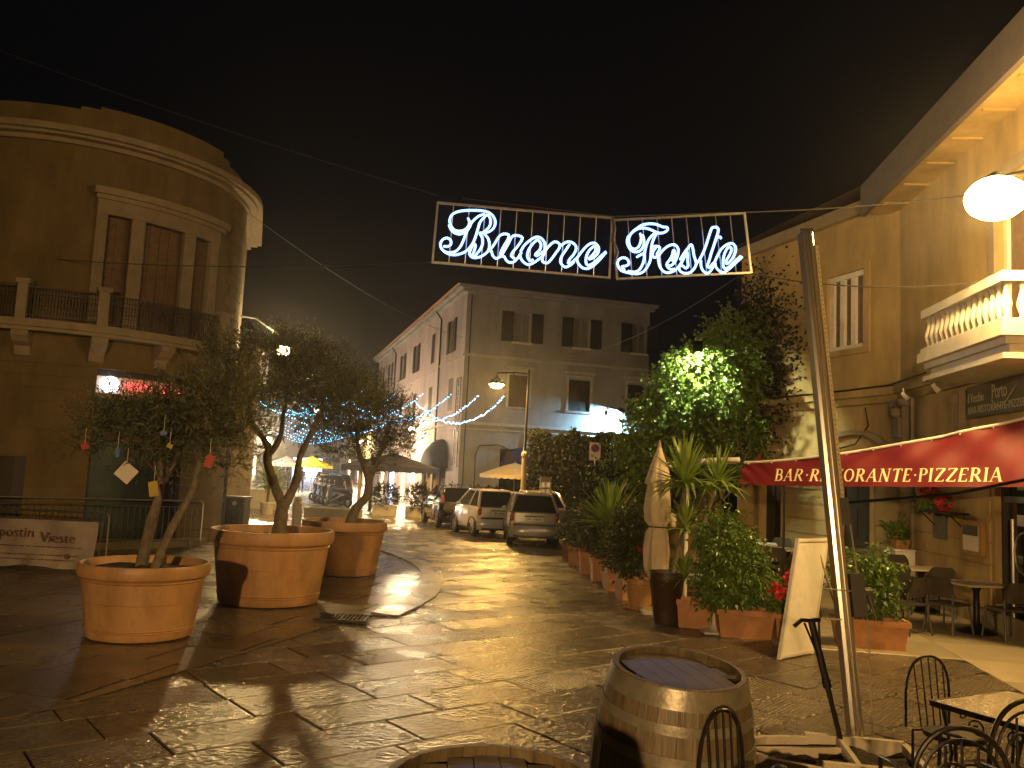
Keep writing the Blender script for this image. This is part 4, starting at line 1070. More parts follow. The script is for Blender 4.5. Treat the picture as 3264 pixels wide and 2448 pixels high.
wire('cable', 'thin dark wire from the curved building cornice to the townhouse roof corner', [LW(96, .1, 8.9), CF(.0, .3, 9.3)], .008, .5)
wire('cable', 'thin dark wire from the restaurant wall top to the townhouse upper floor', [RF(3.5, .1, 8.0), CF(6.0, .1, 9.0)], .008, .6)
tag(MB().tube([(1.58, 14, 6.5), (1.62, 13.98, 6.3), (1.6, 13.97, 6.1), (1.68, 13.98, 5.9), (1.64, 14, 5.7)], .03, 7).build('cable_bundle', M_IRON_W), 'taped dark cable bundle hanging between the two sign panels', 'cable')

# ================================================================== LED FESTOONS
M_LED = emis('festoon_led', (.10, .55, 1.0), 10, 'NONE')
M_LEDW = emis('festoon_led_white', (.16, .5, 1.0), 12, 'NONE')
FG = 'LED light strings across the street'
def festoon(a, b, sag, n, r, m_, label):
    a, b = Vector(a), Vector(b)
    t = thing('light_string', label, 'light string', a, 0, FG)
    P = [a.lerp(b, i / 40) - Vector((0, 0, sag * 4 * (i / 40) * (1 - i / 40))) for i in range(41)]
    MB().tube(P, r * .25, 4).build('wire', M_IRON, t)
    mb = MB(); rr_ = random.Random(int(abs(a.x * 97 + a.y * 13)))
    for i in range(n):
        u = (i + rr_.uniform(.1, .9)) / n
        c = a.lerp(b, u) - Vector((0, 0, sag * 4 * u * (1 - u) + rr_.uniform(0, r * 3)))
        mb.add([c + Vector(v) * r * rr_.uniform(.7, 1.2) for v in ((1, 0, 0), (-1, 0, 0), (0, 1, 0), (0, -1, 0), (0, 0, 1), (0, 0, -1))], [(0, 2, 4), (2, 1, 4), (1, 3, 4), (3, 0, 4), (2, 0, 5), (1, 2, 5), (3, 1, 5), (0, 3, 5)])
    mb.build('led_bulb', m_, t)['kind'] = 'stuff'
ends = [((-.27, 33, 5.12), (-3.75, 33, 4.72)), ((-1.35, 35, 5.3), (-5.3, 35, 4.75)), ((-2.65, 37, 5.45), (-6.9, 37, 4.8)), ((-4.1, 39, 5.6), (-8.6, 39, 5.0)), ((-5.6, 41, 5.75), (-10.0, 41, 5.1)),
        ((-7.6, 43, 6.0), (-12.2, 43, 5.2)), ((-9.5, 45, 6.0), (-13.4, 45, 5.3))]
wd = ['nearest', 'second', 'third', 'fourth', 'fifth', 'sixth', 'seventh']
for k, (a, b) in enumerate(ends):
    festoon(a, b, .95, 70, .026, M_LEDW if k < 2 else M_LED, f'swag of cold blue white LED lights over the street, {wd[k]} counted from the lamp post')
o7 = ['first', 'second', 'third', 'fourth', 'fifth', 'sixth', 'seventh', 'eighth', 'ninth']
for k in range(9):
    y = 52 + k * 6.5
    a = CS((y - 46) / .958, 0, 5.6)
    festoon((a[0] - .1, y, 5.9), (a[0] - 8.2, y - 2, 5.6), 1.2, 38, .042, M_LED, f'far LED light string between the street houses, {o7[k]} beyond the swags')

# ================================================================== BIG OLIVE POTS
def big_pot(label, c, rt, h):
    t = thing('terracotta_pot', label, 'pot', (c[0], c[1], .03), 0, 'big terracotta tree pots')
    rb = rt * .80; H = h
    def rad(z): return rb + (rt * .955 - rb) * (z / H)
    pr = [(rb * .98, 0), (rb, .02)]
    for z in (.10, .13): pr += [(rad(z * H), z * H), (rad(z * H) + .012, z * H + .008), (rad(z * H), z * H + .02)]
    pr += [(rad(.48 * H), .48 * H), (rad(.48 * H) - .006, .485 * H), (rad(.49 * H), .49 * H), (rad(.76 * H), .76 * H), (rad(.76 * H) + .018, .775 * H), (rad(.79 * H), .79 * H),
           (rad(.80 * H) + .012, .81 * H), (rt * .985, .83 * H), (rt, .86 * H), (rt, .97 * H), (rt * .985, H), (rt * .95, H), (rt * .93, .97 * H), (rt * .92, .8 * H), (rt * .9, .80 * H)]
    MB().lathe(pr, 56, capt=False).build('pot', M_TERRA, t, world=False, auto=True)
    s = MB()
    rr_ = random.Random(int(rt * 100))
    n = 14
    s.grid(lambda u, v: ((v * rt * .92) * math.cos(u * 2 * math.pi), (v * rt * .92) * math.sin(u * 2 * math.pi), H * .88 + .03 * math.sin(u * 19) * math.sin(v * 9) + (.05 * (1 - v))), 30, 6)
    s.build('soil', M_SOIL, t, smooth=True, world=False)
    return t
P1, P2, P3 = (-4.22, 10.15), (-3.50, 12.95), (-3.12, 16.65)
big_pot('wide terracotta pot holding the leftmost olive tree, nearest to the camera', P1, .73, .83)
big_pot('tallest terracotta pot, the middle one of three, with a forked olive trunk', P2, .91, 1.06)
big_pot('farthest terracotta pot of the three, beside the curved kerb', P3, .82, 1.0)

def olive(label, base, stems, blobs, ntw, org):
    t = thing('olive_tree', label, 'tree', org, 0, 'potted olive trees')
    for st in stems:
        k = len(st[0]); pts = smooth([tuple(p) for p in st[0]], 5); n = len(pts)
        rr_ = random.Random(n)
        rad = [st[1] + (st[2] - st[1]) * (i / (n - 1)) for i in range(n)]
        rad = [r * rr_.uniform(.78, .97) for r in rad]
        MB().tube(pts, rad, 9).build('trunk' if st[1] > .05 else 'branch', M_BARK, t, smooth=True)
    br = MB(); rr_ = random.Random(4)
    for c, r, sh in blobs:
        for k in range(int(26 * sh) + 4):
            a = Vector(c) + Vector((rr_.uniform(-.3, .3) * r[0], rr_.uniform(-.3, .3) * r[1], -r[2] * .6)); P = [a]
            d = Vector((rr_.uniform(-1, 1), rr_.uniform(-1, 1), rr_.uniform(.1, 1.2)))
            for j in range(5):
                a = a + Vector((d.x * r[0] * .22, d.y * r[1] * .22, d.z * r[2] * .3)) + Vector([rr_.uniform(-.04, .04) for _ in range(3)]); P.append(a)
            br.tube(P, [.014, .012, .010, .008, .006, .003], 4)
    br.build('twig', M_BARK, t)['kind'] = 'stuff'
    o = twig_leaves('foliage', blobs, ntw, 12, .34, .058, .0145, M_OLIVE, t, up=.75, org=org, spread=.55, shell=.2)
    o = twig_leaves('foliage', blobs, ntw // 3, 12, .34, .058, .0145, M_OLIVE2, t, up=.75, org=org, spread=.55, shell=.3)
    return t
x, y = P1
olive('leftmost potted olive tree with two thin trunks and paper ornaments hung in it', None,
      [([(-4.28, 10.15, .7), (-4.18, 10.1, 1.3), (-4.08, 10.05, 1.75), (-4.15, 10, 2.3), (-4.2, 10, 2.8)], .085, .03),
       ([(-4.12, 10.1, .7), (-3.92, 10.05, 1.25), (-3.70, 10.05, 1.75), (-3.62, 10.03, 2.3), (-3.45, 10, 2.8)], .06, .025),
       ([(-4.09, 10.05, 1.72), (-3.9, 10.0, 2.1), (-3.8, 10.0, 2.5)], .035, .015), ([(-4.1, 10.04, 1.9), (-4.45, 10, 2.2), (-4.8, 10, 2.4)], .03, .012)],
      [((-4.35, 10.1, 2.45), (.62, .55, .32), .32), ((-3.75, 10.1, 2.55), (.60, .55, .42), .32), ((-3.25, 10.1, 2.7), (.42, .45, .44), .14), ((-3.35, 10.1, 2.2), (.28, .32, .32), .08), ((-4.95, 10.1, 2.28), (.26, .3, .15), .05), ((-4.05, 10.0, 2.05), (.22, .25, .28), .05), ((-3.8, 10.1, 3.0), (.28, .3, .18), .04)], 1450, (x, y, .8))
x, y = P2
olive('middle potted olive tree with a thick forked trunk and the tallest crown', None,
      [([(-3.40, 12.9, .95), (-3.39, 12.9, 1.3), (-3.36, 12.9, 1.55)], .13, .10),
       ([(-3.38, 12.9, 1.45), (-3.55, 12.9, 1.8), (-3.66, 12.9, 2.1), (-3.68, 12.9, 2.35), (-3.95, 12.9, 2.7), (-4.0, 12.9, 3.1)], .095, .035),
       ([(-3.35, 12.9, 1.45), (-3.22, 12.95, 1.8), (-3.18, 12.95, 2.2), (-3.02, 12.95, 2.6), (-2.85, 12.95, 3.1)], .085, .035),
       ([(-3.67, 12.9, 2.15), (-3.50, 12.9, 2.45), (-3.46, 12.9, 2.9), (-3.4, 12.9, 3.4)], .06, .02)],
      [((-3.75, 13.0, 3.48), (.85, .7, .50), .36), ((-3.05, 13.0, 3.36), (.76, .65, .46), .26), ((-2.45, 13.0, 3.05), (.45, .45, .36), .12), ((-4.45, 13.0, 3.2), (.38, .45, .42), .10), ((-4.5, 13.0, 3.75), (.22, .22, .34), .06), ((-3.4, 13, 3.85), (.6, .45, .20), .07), ((-3.0, 13, 2.75), (.3, .3, .2), .03)], 1750, (x, y, 1.0))
x, y = P3
olive('farthest potted olive tree, its trunk leaning right by the kerb', None,
      [([(-3.05, 16.6, .9), (-2.93, 16.6, 1.25), (-2.72, 16.6, 1.55), (-2.75, 16.6, 1.95), (-2.95, 16.6, 2.4), (-3.0, 16.6, 3.0)], .12, .04),
       ([(-2.73, 16.6, 1.7), (-2.6, 16.6, 2.1), (-2.45, 16.6, 2.6), (-2.35, 16.6, 3.0)], .07, .03)],
      [((-3.05, 16.7, 3.2), (.8, .7, .72), .42), ((-2.4, 16.7, 2.9), (.58, .55, .62), .26), ((-3.45, 16.7, 2.6), (.45, .45, .45), .14), ((-2.05, 16.7, 2.7), (.32, .35, .38), .10), ((-2.6, 16.7, 2.3), (.3, .3, .28), .08)], 1500, (x, y, .9))
# ornaments
def orn(label, c, w, h, m_, rot, cat='ornament', tl=.18):
    t = thing('paper_ornament', label, cat, c, 0, 'ornaments in the left olive tree')
    c = Vector(c); a = Vector((math.cos(rot), .1, math.sin(rot))).normalized(); b = Vector((-math.sin(rot), .05, math.cos(rot))).normalized(); nn = a.cross(b)
    MB().obox(c, a, b, nn, w, h, .006).build('card', m_, t)
    MB().tube([c + Vector((0, 0, h * .5)), c + Vector((0, 0, h * .5 + tl))], .0025, 4).build('string', M_WHITE, t)
M_ORED = mat('ornament_red', (.38, .03, .012), .6, .05); M_OYEL = mat('ornament_yellow', (.40, .28, .02), .6, .1); M_OBLU = mat('ornament_blue', (.03, .10, .35), .5, .1)
orn('white square card with a brown drawing hung in the left olive tree', (-4.28, 9.55, 1.90), .19, .19, M_PAPER, R(-38))
orn('bright red card hung at the right of the left olive tree', (-3.36, 9.55, 2.07), .09, .14, M_ORED, R(-15))
orn('large yellow ornament low on the trunk of the left olive tree', (-3.98, 9.6, 1.73), .10, .17, M_OYEL, R(12))
orn('thin blue ornament hung on the left side of the left olive tree', (-4.40, 9.55, 2.12), .04, .11, M_OBLU, R(5))
orn('small yellow ornament in the middle of the left olive crown', (-3.80, 9.5, 2.22), .06, .05, M_OYEL, R(-25))
orn('small blue and white ornament high in the left olive crown', (-3.88, 9.5, 2.36), .07, .05, M_OBLU, R(0))
orn('small dark red ornament at the far left tip of the left olive tree', (-4.80, 9.6, 2.17), .07, .07, M_ORED, R(30))

# ================================================================== BARRIERS, BIN, WHITE PLANTERS (left)
def barrier(label, a, b, hgt=1.05):
    a = Vector(a); b = Vector(b); d = (b - a).normalized(); z = Vector((0, 0, 1)); n = d.cross(z); L = (b - a).length
    t = thing('crowd_barrier', label, 'barrier', a, 0, 'steel crowd barriers')
    r = .09
    P = [a + z * .18] + [a + z * (hgt - r)] + [a + d * (r * (1 - math.cos(k * math.pi / 8))) + z * (hgt - r + r * math.sin(k * math.pi / 8)) for k in range(1, 5)]
    Q = [b - d * (r * (1 - math.cos(k * math.pi / 8))) + z * (hgt - r + r * math.sin(k * math.pi / 8)) for k in range(4, 0, -1)] + [b + z * (hgt - r), b + z * .18]
    MB().tube(P + Q, .019, 8).tube([a + z * .2, b + z * .2], .015, 8).build('frame', M_STEEL, t)
    MB().tube([a + z * (hgt - .14), b + z * (hgt - .14)], .012, 6).build('rail', M_STEEL, t)
    k = int(L / .12)
    for i in range(1, k): MB().tube([a + d * L * i / k + z * .2, a + d * L * i / k + z * (hgt - .14)], .007, 5).build('bar', M_STEEL, t)
    for e in (a + d * .25, b - d * .25):
        MB().tube([e + n * .28 + z * .02, e + n * .05 + z * .12, e + z * .2, e - n * .05 + z * .12, e - n * .28 + z * .02], .014, 6).build('foot', M_STEEL, t)
    return t
barrier('front steel crowd barrier carrying the printed banner', (-10.9, 14.95, .03), (-7.0, 15.12, .03), 1.02)
barrier('rear steel crowd barrier in front of the blue roller shutter, seen above the banner', (-11.2, 17.3, .03), (-7.0, 19.75, .03), 1.08)
bn = thing('printed_banner', 'creased pale printed banner tied to the front crowd barrier', 'banner', (-8.4, 14.9, .1))
def bnf(u, v):
    x = -10.8 + 3.7 * u; return (x, 14.93 + .03 * math.sin(u * 23 + v * 4) + .025 * math.sin(u * 51 - v * 7) * (1 - v), .12 + .78 * v - .05 * math.sin(u * 9) ** 2 * (1 - v))
MB().grid(bnf, 90, 12).build('banner_cloth', mat('banner_pale', (.34, .28, .25), .7, .18, 2.2), bn, smooth=True)
for txt, x0, z0, s in (('postin', -8.78, .60, .25), ('Vieste', -8.06, .53, .25)):
    tm = text_mesh(txt, s, .002, 0)
    tm.v = [(x0 + x, 14.86 + z, z0 + y) for x, y, z in tm.v]; tm.build('banner_lettering', mat('banner_ink', (.16, .08, .07), .7, .1), bn)
for k, (x0, x1, z0) in enumerate(((-8.9, -7.3, .44), (-8.9, -7.35, .30), (-8.7, -7.5, .22))):
    mb = MB(); x = x0; rr = random.Random(k)
    while x < x1:
        l = rr.uniform(.04, .14); mb.box(x, x + l, 14.858, 14.862, z0, z0 + .018); x += l + .03
    mb.build('banner_small_print', MATS['banner_ink'], bn)
MB().lathe([(.045, 0), (.045, .004)], 16).warp(lambda x, y, z: (-7.55 + x, 14.86 - z, .30 + y)).build('banner_emblem', MATS['banner_ink'], bn)
# litter bin
bi = thing('litter_bin', 'dark square litter bin with a round pale badge at the corner of the curved building', 'bin', (-8.05, 25.6, .03))
MB().box(-8.34, -7.76, 25.3, 25.9, .03, .95).build('bin_body', M_SHUT_D, bi)
MB().box(-8.38, -7.72, 25.26, 25.94, .95, 1.02).build('bin_lid', M_PLAST, bi)
for x in (-8.2, -8.05, -7.9): MB().box(x - .05, x + .05, 25.285, 25.3, .1, .7).build('bin_panel', M_PLAST, bi)
MB().lathe([(.07, 0), (.07, .01)], 16).warp(lambda x, y, z: (-8.05 + x, 25.285 - z, .82 + y)).build('badge', M_PAPER, bi)
# white low planter box and stone post
def trough(name, label, cat, x0, x1, y0, y1, h, m_, grp=None, z=.0):
    t = thing(name, label, cat, ((x0 + x1) / 2, (y0 + y1) / 2, z), 0, grp)
    e = .05
    f = MB(); f.box(x0, x1, y0, y0 + e, z, h).box(x0, x1, y1 - e, y1, z, h).box(x0, x0 + e, y0 + e, y1 - e, z, h).box(x1 - e, x1, y0 + e, y1 - e, z, h)
    f.build('box', m_, t); MB().box(x0 - .02, x1 + .02, y0 - .02, y0 + e - .01, h, h + .05).box(x0 - .02, x1 + .02, y1 - e + .01, y1 + .02, h, h + .05).box(x0 - .02, x0 + e, y0 + e, y1 - e, h, h + .05).box(x1 - e, x1 + .02, y0 + e, y1 - e, h, h + .05).build('rim', m_, t)
    MB().box(x0 + e, x1 - e, y0 + e, y1 - e, z + .02, h - .05).build('soil', M_SOIL, t)
    return t
M_PLS = mat('pale_stone', (.40, .36, .27), .6, .12, 5)
trough('stone_planter', 'long low pale planter box behind the middle and farthest olive pots', 'planter', -6.55, -4.75, 27.7, 28.3, .62, M_PLS)
pt = MB().lathe([(.16, 0), (.16, .78), (.12, .84), (.14, .9), (.1, 1.0)], 12, (-6.82, 27.9, 0)); tag(pt.build('stone_bollard', M_PLS, None), 'pale stone bollard at the left end of the long low planter', 'bollard')
trough('stone_planter', 'pale square planter far down the left of the street, with a spiky palm beside it', 'planter', -11.3, -9.9, 37.5, 38.2, .8, M_PLS, None)

# generic rosette plant: yucca / palm with a leaf object for each blade
yl = []
for k in range(6):
    mb = MB(); L = .48; droop = (.02, .10, .22, .38, .6, .8)[k]; W = .052 if k < 5 else .06
    def pt_(t): return Vector((L * t * (1 - .18 * droop * t), 0, L * (.10 * t - droop * t * t)))
    n = 6; vs = []
    for i in range(n + 1):
        t = i / n; p = pt_(t); ww = W * .5 * (1 - t ** 2.2) * (.55 + .45 * min(1, t * 4)) + .0008
        vs += [(p.x, -ww, p.z + ww * .35), (p.x, 0, p.z), (p.x, ww, p.z + ww * .35)]
    fs = [(3 * i + a, 3 * i + a + 1, 3 * i + a + 4, 3 * i + a + 3) for i in range(n) for a in (0, 1)]
    mb.add(vs, fs); yl.append(mb.mesh('yucca_leaf', M_YUCCA, True))
def rosette(t, c, n, s, rnd, skirt=.35, stiff=False):
    c = Vector(c) - world_loc(t)
    for i in range(n):
        u = i / n
        el = R(82) - u * R(95 if not stiff else 80) + rnd.gauss(0, .12)
        k = 0 if el > .9 else 1 if el > .35 else rnd.choice((1, 2)) if el > 0 else rnd.choice((2, 3))
        if not stiff and rnd.random() < skirt and el < .5: k = rnd.choice((3, 4, 4, 5)); el = rnd.uniform(.1, .5)
        az = i * 2.39996 + rnd.gauss(0, .15)
        inst('leaf', yl[k], t, c + Vector((0, 0, rnd.uniform(-.05, .03) - .09 * u)), (rnd.gauss(0, .15), -el, az), (s * rnd.uniform(.8, 1.15),) * 3)
def round_pot(t, c, rt, rb, h, m_):
    MB().lathe([(rb, 0), (rt * .95, h * .82), (rt, h * .84), (rt, h), (rt * .93, h), (rt * .9, h * .9), (.01, h * .9)], 28, c, capt=False).build('pot', m_, t, auto=True)
rnd = random.Random(9)
yt = thing('tall_yucca', 'tall yucca with two leaf heads and hanging bright leaves in a tall dark pot', 'potted plant', (2.62, 12.75, 0))
round_pot(yt, (2.45, 12.85, 0), .27, .18, .74, mat('dark_brown_pot', (.05, .028, .018), .5, .2, 6))
MB().tube([(2.5, 12.8, .6), (2.62, 12.75, 1.3), (2.66, 12.72, 2.1)], [.045, .04, .035], 7).tube([(2.55, 12.8, .6), (2.95, 12.8, 1.4), (3.16, 12.8, 2.1)], [.04, .035, .03], 7).build('trunk', M_BARK, yt)
rosette(yt, (2.66, 12.72, 2.12), 96, 1.42, rnd, .5); rosette(yt, (3.18, 12.8, 2.14), 70, 1.1, rnd, .5)
rosette(yt, (2.66, 12.6, 1.45), 46, .95, rnd, .75); rosette(yt, (2.62, 12.35, .78), 40, .8, rnd, .7)
y2 = thing('yucca', 'spiky round headed yucca growing left of the closed parasol', 'potted plant', (2.12, 16.9, 0))
round_pot(y2, (2.12, 16.9, 0), .22, .16, .4, M_TERRA2); MB().tube([(2.12, 16.9, .35), (2.12, 16.9, 1.2)], .05, 7).build('trunk', M_BARK, y2)
rosette(y2, (2.05, 16.7, 1.22), 96, 1.85, rnd, .1, True); rosette(y2, (2.12, 16.85, .85), 40, 1.0, rnd, .6)
pm = thing('potted_palm', 'dark spiky potted palm beside the left lamp lit shop fronts, far left of the street', 'potted plant', (-9.5, 34, 0))
round_pot(pm, (-9.5, 34, 0), .3, .22, .5, M_PLS); rosette(pm, (-9.5, 34, 1.2), 60, 1.9, rnd, .3); MB().tube([(-9.5, 34, .4), (-9.5, 34, 1.2)], .06, 7).build('trunk', M_BARK, pm)

# ================================================================== ROW OF POTS ALONG THE TERRACE
def rim_box(name, label, c, w, d, h, rz, m_=M_TERRA2, grp='rectangular planters along the terrace', cat='planter'):
    """window-box planter with sloped sides and a thick rolled rim, local origin at its base"""
    t = thing(name, label, cat, c, rz, grp)
    f = MB(); k = .86
    lv = [(k, 0), (.97, h * .80), (1.03, h * .81), (1.03, h), (.94, h), (.90, h * .85)]
    vs = [(sx * w / 2 * (a if True else 1), sy * d / 2 * a, z) for a, z in lv for sx, sy in ((-1, -1), (1, -1), (1, 1), (-1, 1))]
    fs = [(4 * i + j, 4 * i + (j + 1) % 4, 4 * i + 4 + (j + 1) % 4, 4 * i + 4 + j) for i in range(len(lv) - 1) for j in range(4)] + [(3, 2, 1, 0)]
    f.add(vs, fs).build('box', m_, t, world=False)
    MB().box(-w * .45, w * .45, -d * .45, d * .45, h * .7, h * .88).build('soil', M_SOIL, t, world=False)
    return t
rim_box('planter_box', 'terracotta box under the tall yucca, next to the tall dark pot', (2.80, 12.55, .0), .50, .34, .40, R(-10))
rim_box('planter_box', 'long terracotta box holding the big green ficus bush', (3.36, 11.95, .0), .78, .36, .38, R(-4))
rim_box('planter_box', 'terracotta box with the red poinsettias, beside the leaning white board', (3.98, 11.9, .0), .46, .34, .36, R(-4))
rim_box('planter_box', 'long terracotta box behind the metal mast, nearest to the terrace entrance', (4.95, 11.6, .0), .95, .36, .38, R(-10))
small = [((1.66, 21.3), 'dark green tapered pot closest to the grey car'), ((1.72, 20.2), 'pink square pot second from the grey car'), ((1.86, 18.7), 'small square pot in the terrace row, third from the grey car'),
         ((2.0, 17.6), 'orange clay box fourth from the grey car'), ((2.12, 16.2), 'orange clay box below the spiky yucca'), ((2.22, 15.1), 'square clay box just behind the round pot with red flowers')]
for i, ((x, y), lb) in enumerate(small):
    t = rim_box('planter_box', lb, (x, y, 0), .42, .42, .44, R(-12 + 5 * i), M_TERRA2 if i else mat('dark_red_pot', (.16, .06, .035), .5, .2, 6))
    blob = [((x + .05, y, .85), (.33, .35, .42), 1)]
    pl_ = thing('potted_shrub', ['dark bushy shrub nearest the grey car in the terrace row', 'reddish leaved shrub in the pink square pot', 'low dark shrub between the far pots of the terrace row', 'dark shrub just left below the spiky yucca', 'dense low shrub in the orange box below the yucca', 'leafy shrub behind the round pot of red flowers'][i], 'shrub', (x, y, .38), 0, 'shrubs in the row of pots')
    twig_leaves('foliage', blob, 150, 9, .24, .075, .04, M_SHRUB if i < 5 else M_FICUS, pl_, org=(x, y, .38), up=.4, shell=.1)
    MB().tube([(x, y, .36), (x + .05, y, .8)], .02, 5).build('stem', M_BARK, pl_)
# round clay pot with dark shrub and red flower
rp = thing('round_clay_pot', 'round terracotta pot with thick rim, left of the tall dark pot', 'pot', (2.24, 14.0, 0)); round_pot(rp, (2.24, 14.0, .03), .26, .17, .46, M_TERRA)
MB().lathe([(.22, 0), (.25, .03), (.02, .03)], 20, (2.24, 14.0, 0), capt=False).build('saucer', M_TERRA2, rp)
s1 = thing('dark_leaved_shrub', 'wide dark shrub with one red bloom rising from the round terracotta pot', 'shrub', (2.24, 14.0, .45))
twig_leaves('foliage', [((2.12, 14.1, .85), (.34, .30, .36), .5), ((2.12, 14.3, 1.22), (.32, .32, .30), .5)], 520, 9, .22, .07, .038, M_SHRUB, s1, org=(2.24, 14.0, .45), up=.3, shell=.15)
MB().tube([(2.24, 14, .4), (2.35, 14.1, 1.3)], .025, 5).build('stem', M_BARK, s1)
def flowers(t, blobs, n, org, L=.085):
    P = []; D = []
    for c, r, sh in blobs:
        k = int(n * sh); p, v = in_ell(k, c, r, .75); v[:, 2] += .25; v[:, 1] -= .35
        for q, vv in zip(p, v):
            vv = vv / np.linalg.norm(vv); a = np.cross(vv, [0, 0, 1.0]); a /= np.linalg.norm(a) + 1e-6; b = np.cross(vv, a)
            for j in range(9):
                an = j * 2 * math.pi / 9 + RNG.uniform(-.2, .2); P.append(q); D.append(a * math.cos(an) + b * math.sin(an) + vv * RNG.uniform(.0, .5))
    o = bpy.data.objects.new('flower', leaf_mesh('flower', np.array(P) - np.array(org), np.array(D), L, L * .42, M_RED, .1)); COL.objects.link(o); o.parent = t; o['kind'] = 'stuff'
flowers(s1, [((2.12, 13.62, .96), (.09, .05, .05), 1)], 5, (2.24, 14.0, .45), .06)
fb = thing('ficus_bush', 'large glossy green ficus bush spilling over the long terracotta box', 'shrub', (3.36, 11.95, .34))
twig_leaves('foliage', [((3.06, 12.0, 1.30), (.30, .30, .38), .28), ((3.22, 11.95, .85), (.40, .34, .44), .42), ((3.38, 11.95, 1.05), (.18, .22, .32), .12), ((3.05, 12.0, .62), (.26, .28, .26), .16)], 1400, 9, .20, .058, .032, M_FICUS, fb, org=(3.36, 11.95, .34), up=-.1, droop=.5, shell=.2)
st = MB()
for k in range(5): st.tube([(3.2 + .08 * k, 11.95, .3), (3.15 + .1 * k, 11.95, .8), (3.2 + .07 * k, 11.95, 1.2)], .014, 5)
st.build('stem', M_BARK, fb)
pn = thing('poinsettia', 'crimson poinsettias in the box between the ficus and the leaning board', 'flowers', (3.98, 11.9, .32))
flowers(pn, [((3.82, 11.8, .66), (.20, .14, .10), .5), ((4.06, 11.8, .84), (.20, .16, .12), .5)], 60, (3.98, 11.9, .32), .085)
twig_leaves('foliage', [((3.95, 11.9, .55), (.26, .18, .22), 1)], 130, 8, .14, .07, .045, M_FICUS, pn, org=(3.98, 11.9, .32), up=.1)
MB().tube([(3.95, 11.9, .3), (3.95, 11.88, .6)], .012, 5).build('stem', M_BARK, pn)
vg = thing('glossy_shrub', 'loose glossy leaved shrub in the long box behind the metal mast', 'shrub', (4.95, 11.6, .34))
twig_leaves('foliage', [((4.98, 11.6, .92), (.26, .22, .36), .7), ((4.62, 11.6, .95), (.14, .16, .12), .12), ((5.05, 11.6, .62), (.24, .2, .22), .18)], 300, 8, .2, .075, .045, M_FICUS, vg, org=(4.95, 11.6, .34), up=.0, droop=.4)
st = MB()
for k in range(5): st.tube([(4.85 + .06 * k, 11.6, .3), (4.8 + .08 * k, 11.6, .7), (4.85 + .08 * k, 11.6, 1.1)], .010, 5)
st.build('stem', M_BARK, vg)
# rusty white parasol foot standing between boxes
us = thing('parasol_stand', 'small pale cast stand between the two terracotta boxes', 'stand', (3.05, 12.2, 0))
MB().lathe([(.15, 0), (.15, .03), (.08, .06), (.04, .1), (.03, .12), (.03, .62), (.0, .62)], 16, (3.0, 12.15, 0)).build('stand_column', M_TRIM_W, us)
MB().obox((3.0, 12.1, .02), (1, 0, 0), (0, 1, 0), (0, 0, 1), .36, .3, .03).build('stand_plate', M_TRIM_W, us)

# ================================================================== CLOSED PARASOL
cp = thing('closed_parasol', 'tall closed cream parasol tied at the waist beside the yuccas', 'parasol', (2.42, 13.6, 0))
prf = [(.02, 2.70), (.05, 2.62), (.13, 2.35), (.19, 2.12), (.215, 2.06), (.16, 2.04), (.18, 1.85), (.20, 1.6), (.19, 1.4), (.10, 1.28), (.17, 1.18), (.20, .9), (.19, .6), (.17, .48), (.15, .48)]
prf = [(r * .93, 2.1 - .907 * (2.1 - z)) for r, z in prf]
mb = MB(); n = 40
vs = []
for i, (r, z) in enumerate(prf):
    for j in range(n):
        a = 2 * math.pi * j / n; rr_ = r * (1 + .16 * math.sin(6 * a + z * 1.3) + .06 * math.sin(13 * a + z * 4)); vs.append((2.42 + rr_ * math.cos(a), 13.6 + rr_ * math.sin(a), z + .03 * math.sin(6 * a)))
mb.add(vs, [(i * n + j, i * n + (j + 1) % n, (i + 1) * n + (j + 1) % n, (i + 1) * n + j) for i in range(len(prf) - 1) for j in range(n)])
mb.build('canopy', M_CANVAS, cp, smooth=True)
MB().tube([(2.42, 13.6, 0), (2.42, 13.6, 2.69)], .022, 8).build('pole', M_TRIM, cp)
MB().tube([(2.42 + .115 * math.cos(a * math.pi / 8), 13.6 + .115 * math.sin(a * math.pi / 8), 1.355) for a in range(16)], .012, 5, closed=True).build('tie', M_SHUT_D, cp)
MB().lathe([(.028, 2.61), (.03, 2.65), (.004, 2.74)], 10, (2.42, 13.6, 0)).build('finial', M_TERRA, cp)
MB().box(2.2, 2.64, 13.4, 13.84, .005, .06).build('base', M_PLS, cp)

# white tubular frame of the side canopy behind the yuccas
wf = thing('pergola_frame', 'white curved tube frame of the open pergola left of the red awning', 'pergola', (3.2, 16, 0))
for (p0, p1, p2) in (((3.95, 14.35, 2.46), (3.15, 15.0, 2.36), (2.95, 15.2, 2.1)), ((3.95, 14.35, 2.32), (3.3, 15.0, 2.28), (3.1, 15.2, 2.05))):
    pass
MB().tube(smooth([(3.92, 14.35, 2.50), (3.50, 14.6, 2.47), (3.28, 14.72, 2.42), (3.16, 14.8, 2.25), (3.13, 14.8, 1.9), (3.13, 14.8, .0)], 6), .045, 8).build('frame_tube', M_WHITE, wf, smooth=True)
MB().tube(smooth([(4.1, 15.2, 2.52), (3.6, 16.6, 2.46), (3.2, 17.4, 2.40), (3.0, 17.8, 2.2), (2.98, 17.8, 1.9), (2.98, 17.8, .0)], 6), .05, 8).build('frame_tube', M_WHITE, wf, smooth=True)
MB().tube([(3.30, 14.7, 2.38), (3.1, 17.5, 2.36)], .035, 8).build('frame_tube', M_WHITE, wf)
MB().grid(lambda u, v: (3.25 + .7 * u - .2 * v, 14.75 + .1 * (1 - u) + 2.6 * v - .35 * u, 2.44 + .05 * math.sin(math.pi * u) - .02 * v), 8, 10).build('roof_cloth', M_CANVAS, wf, smooth=True)
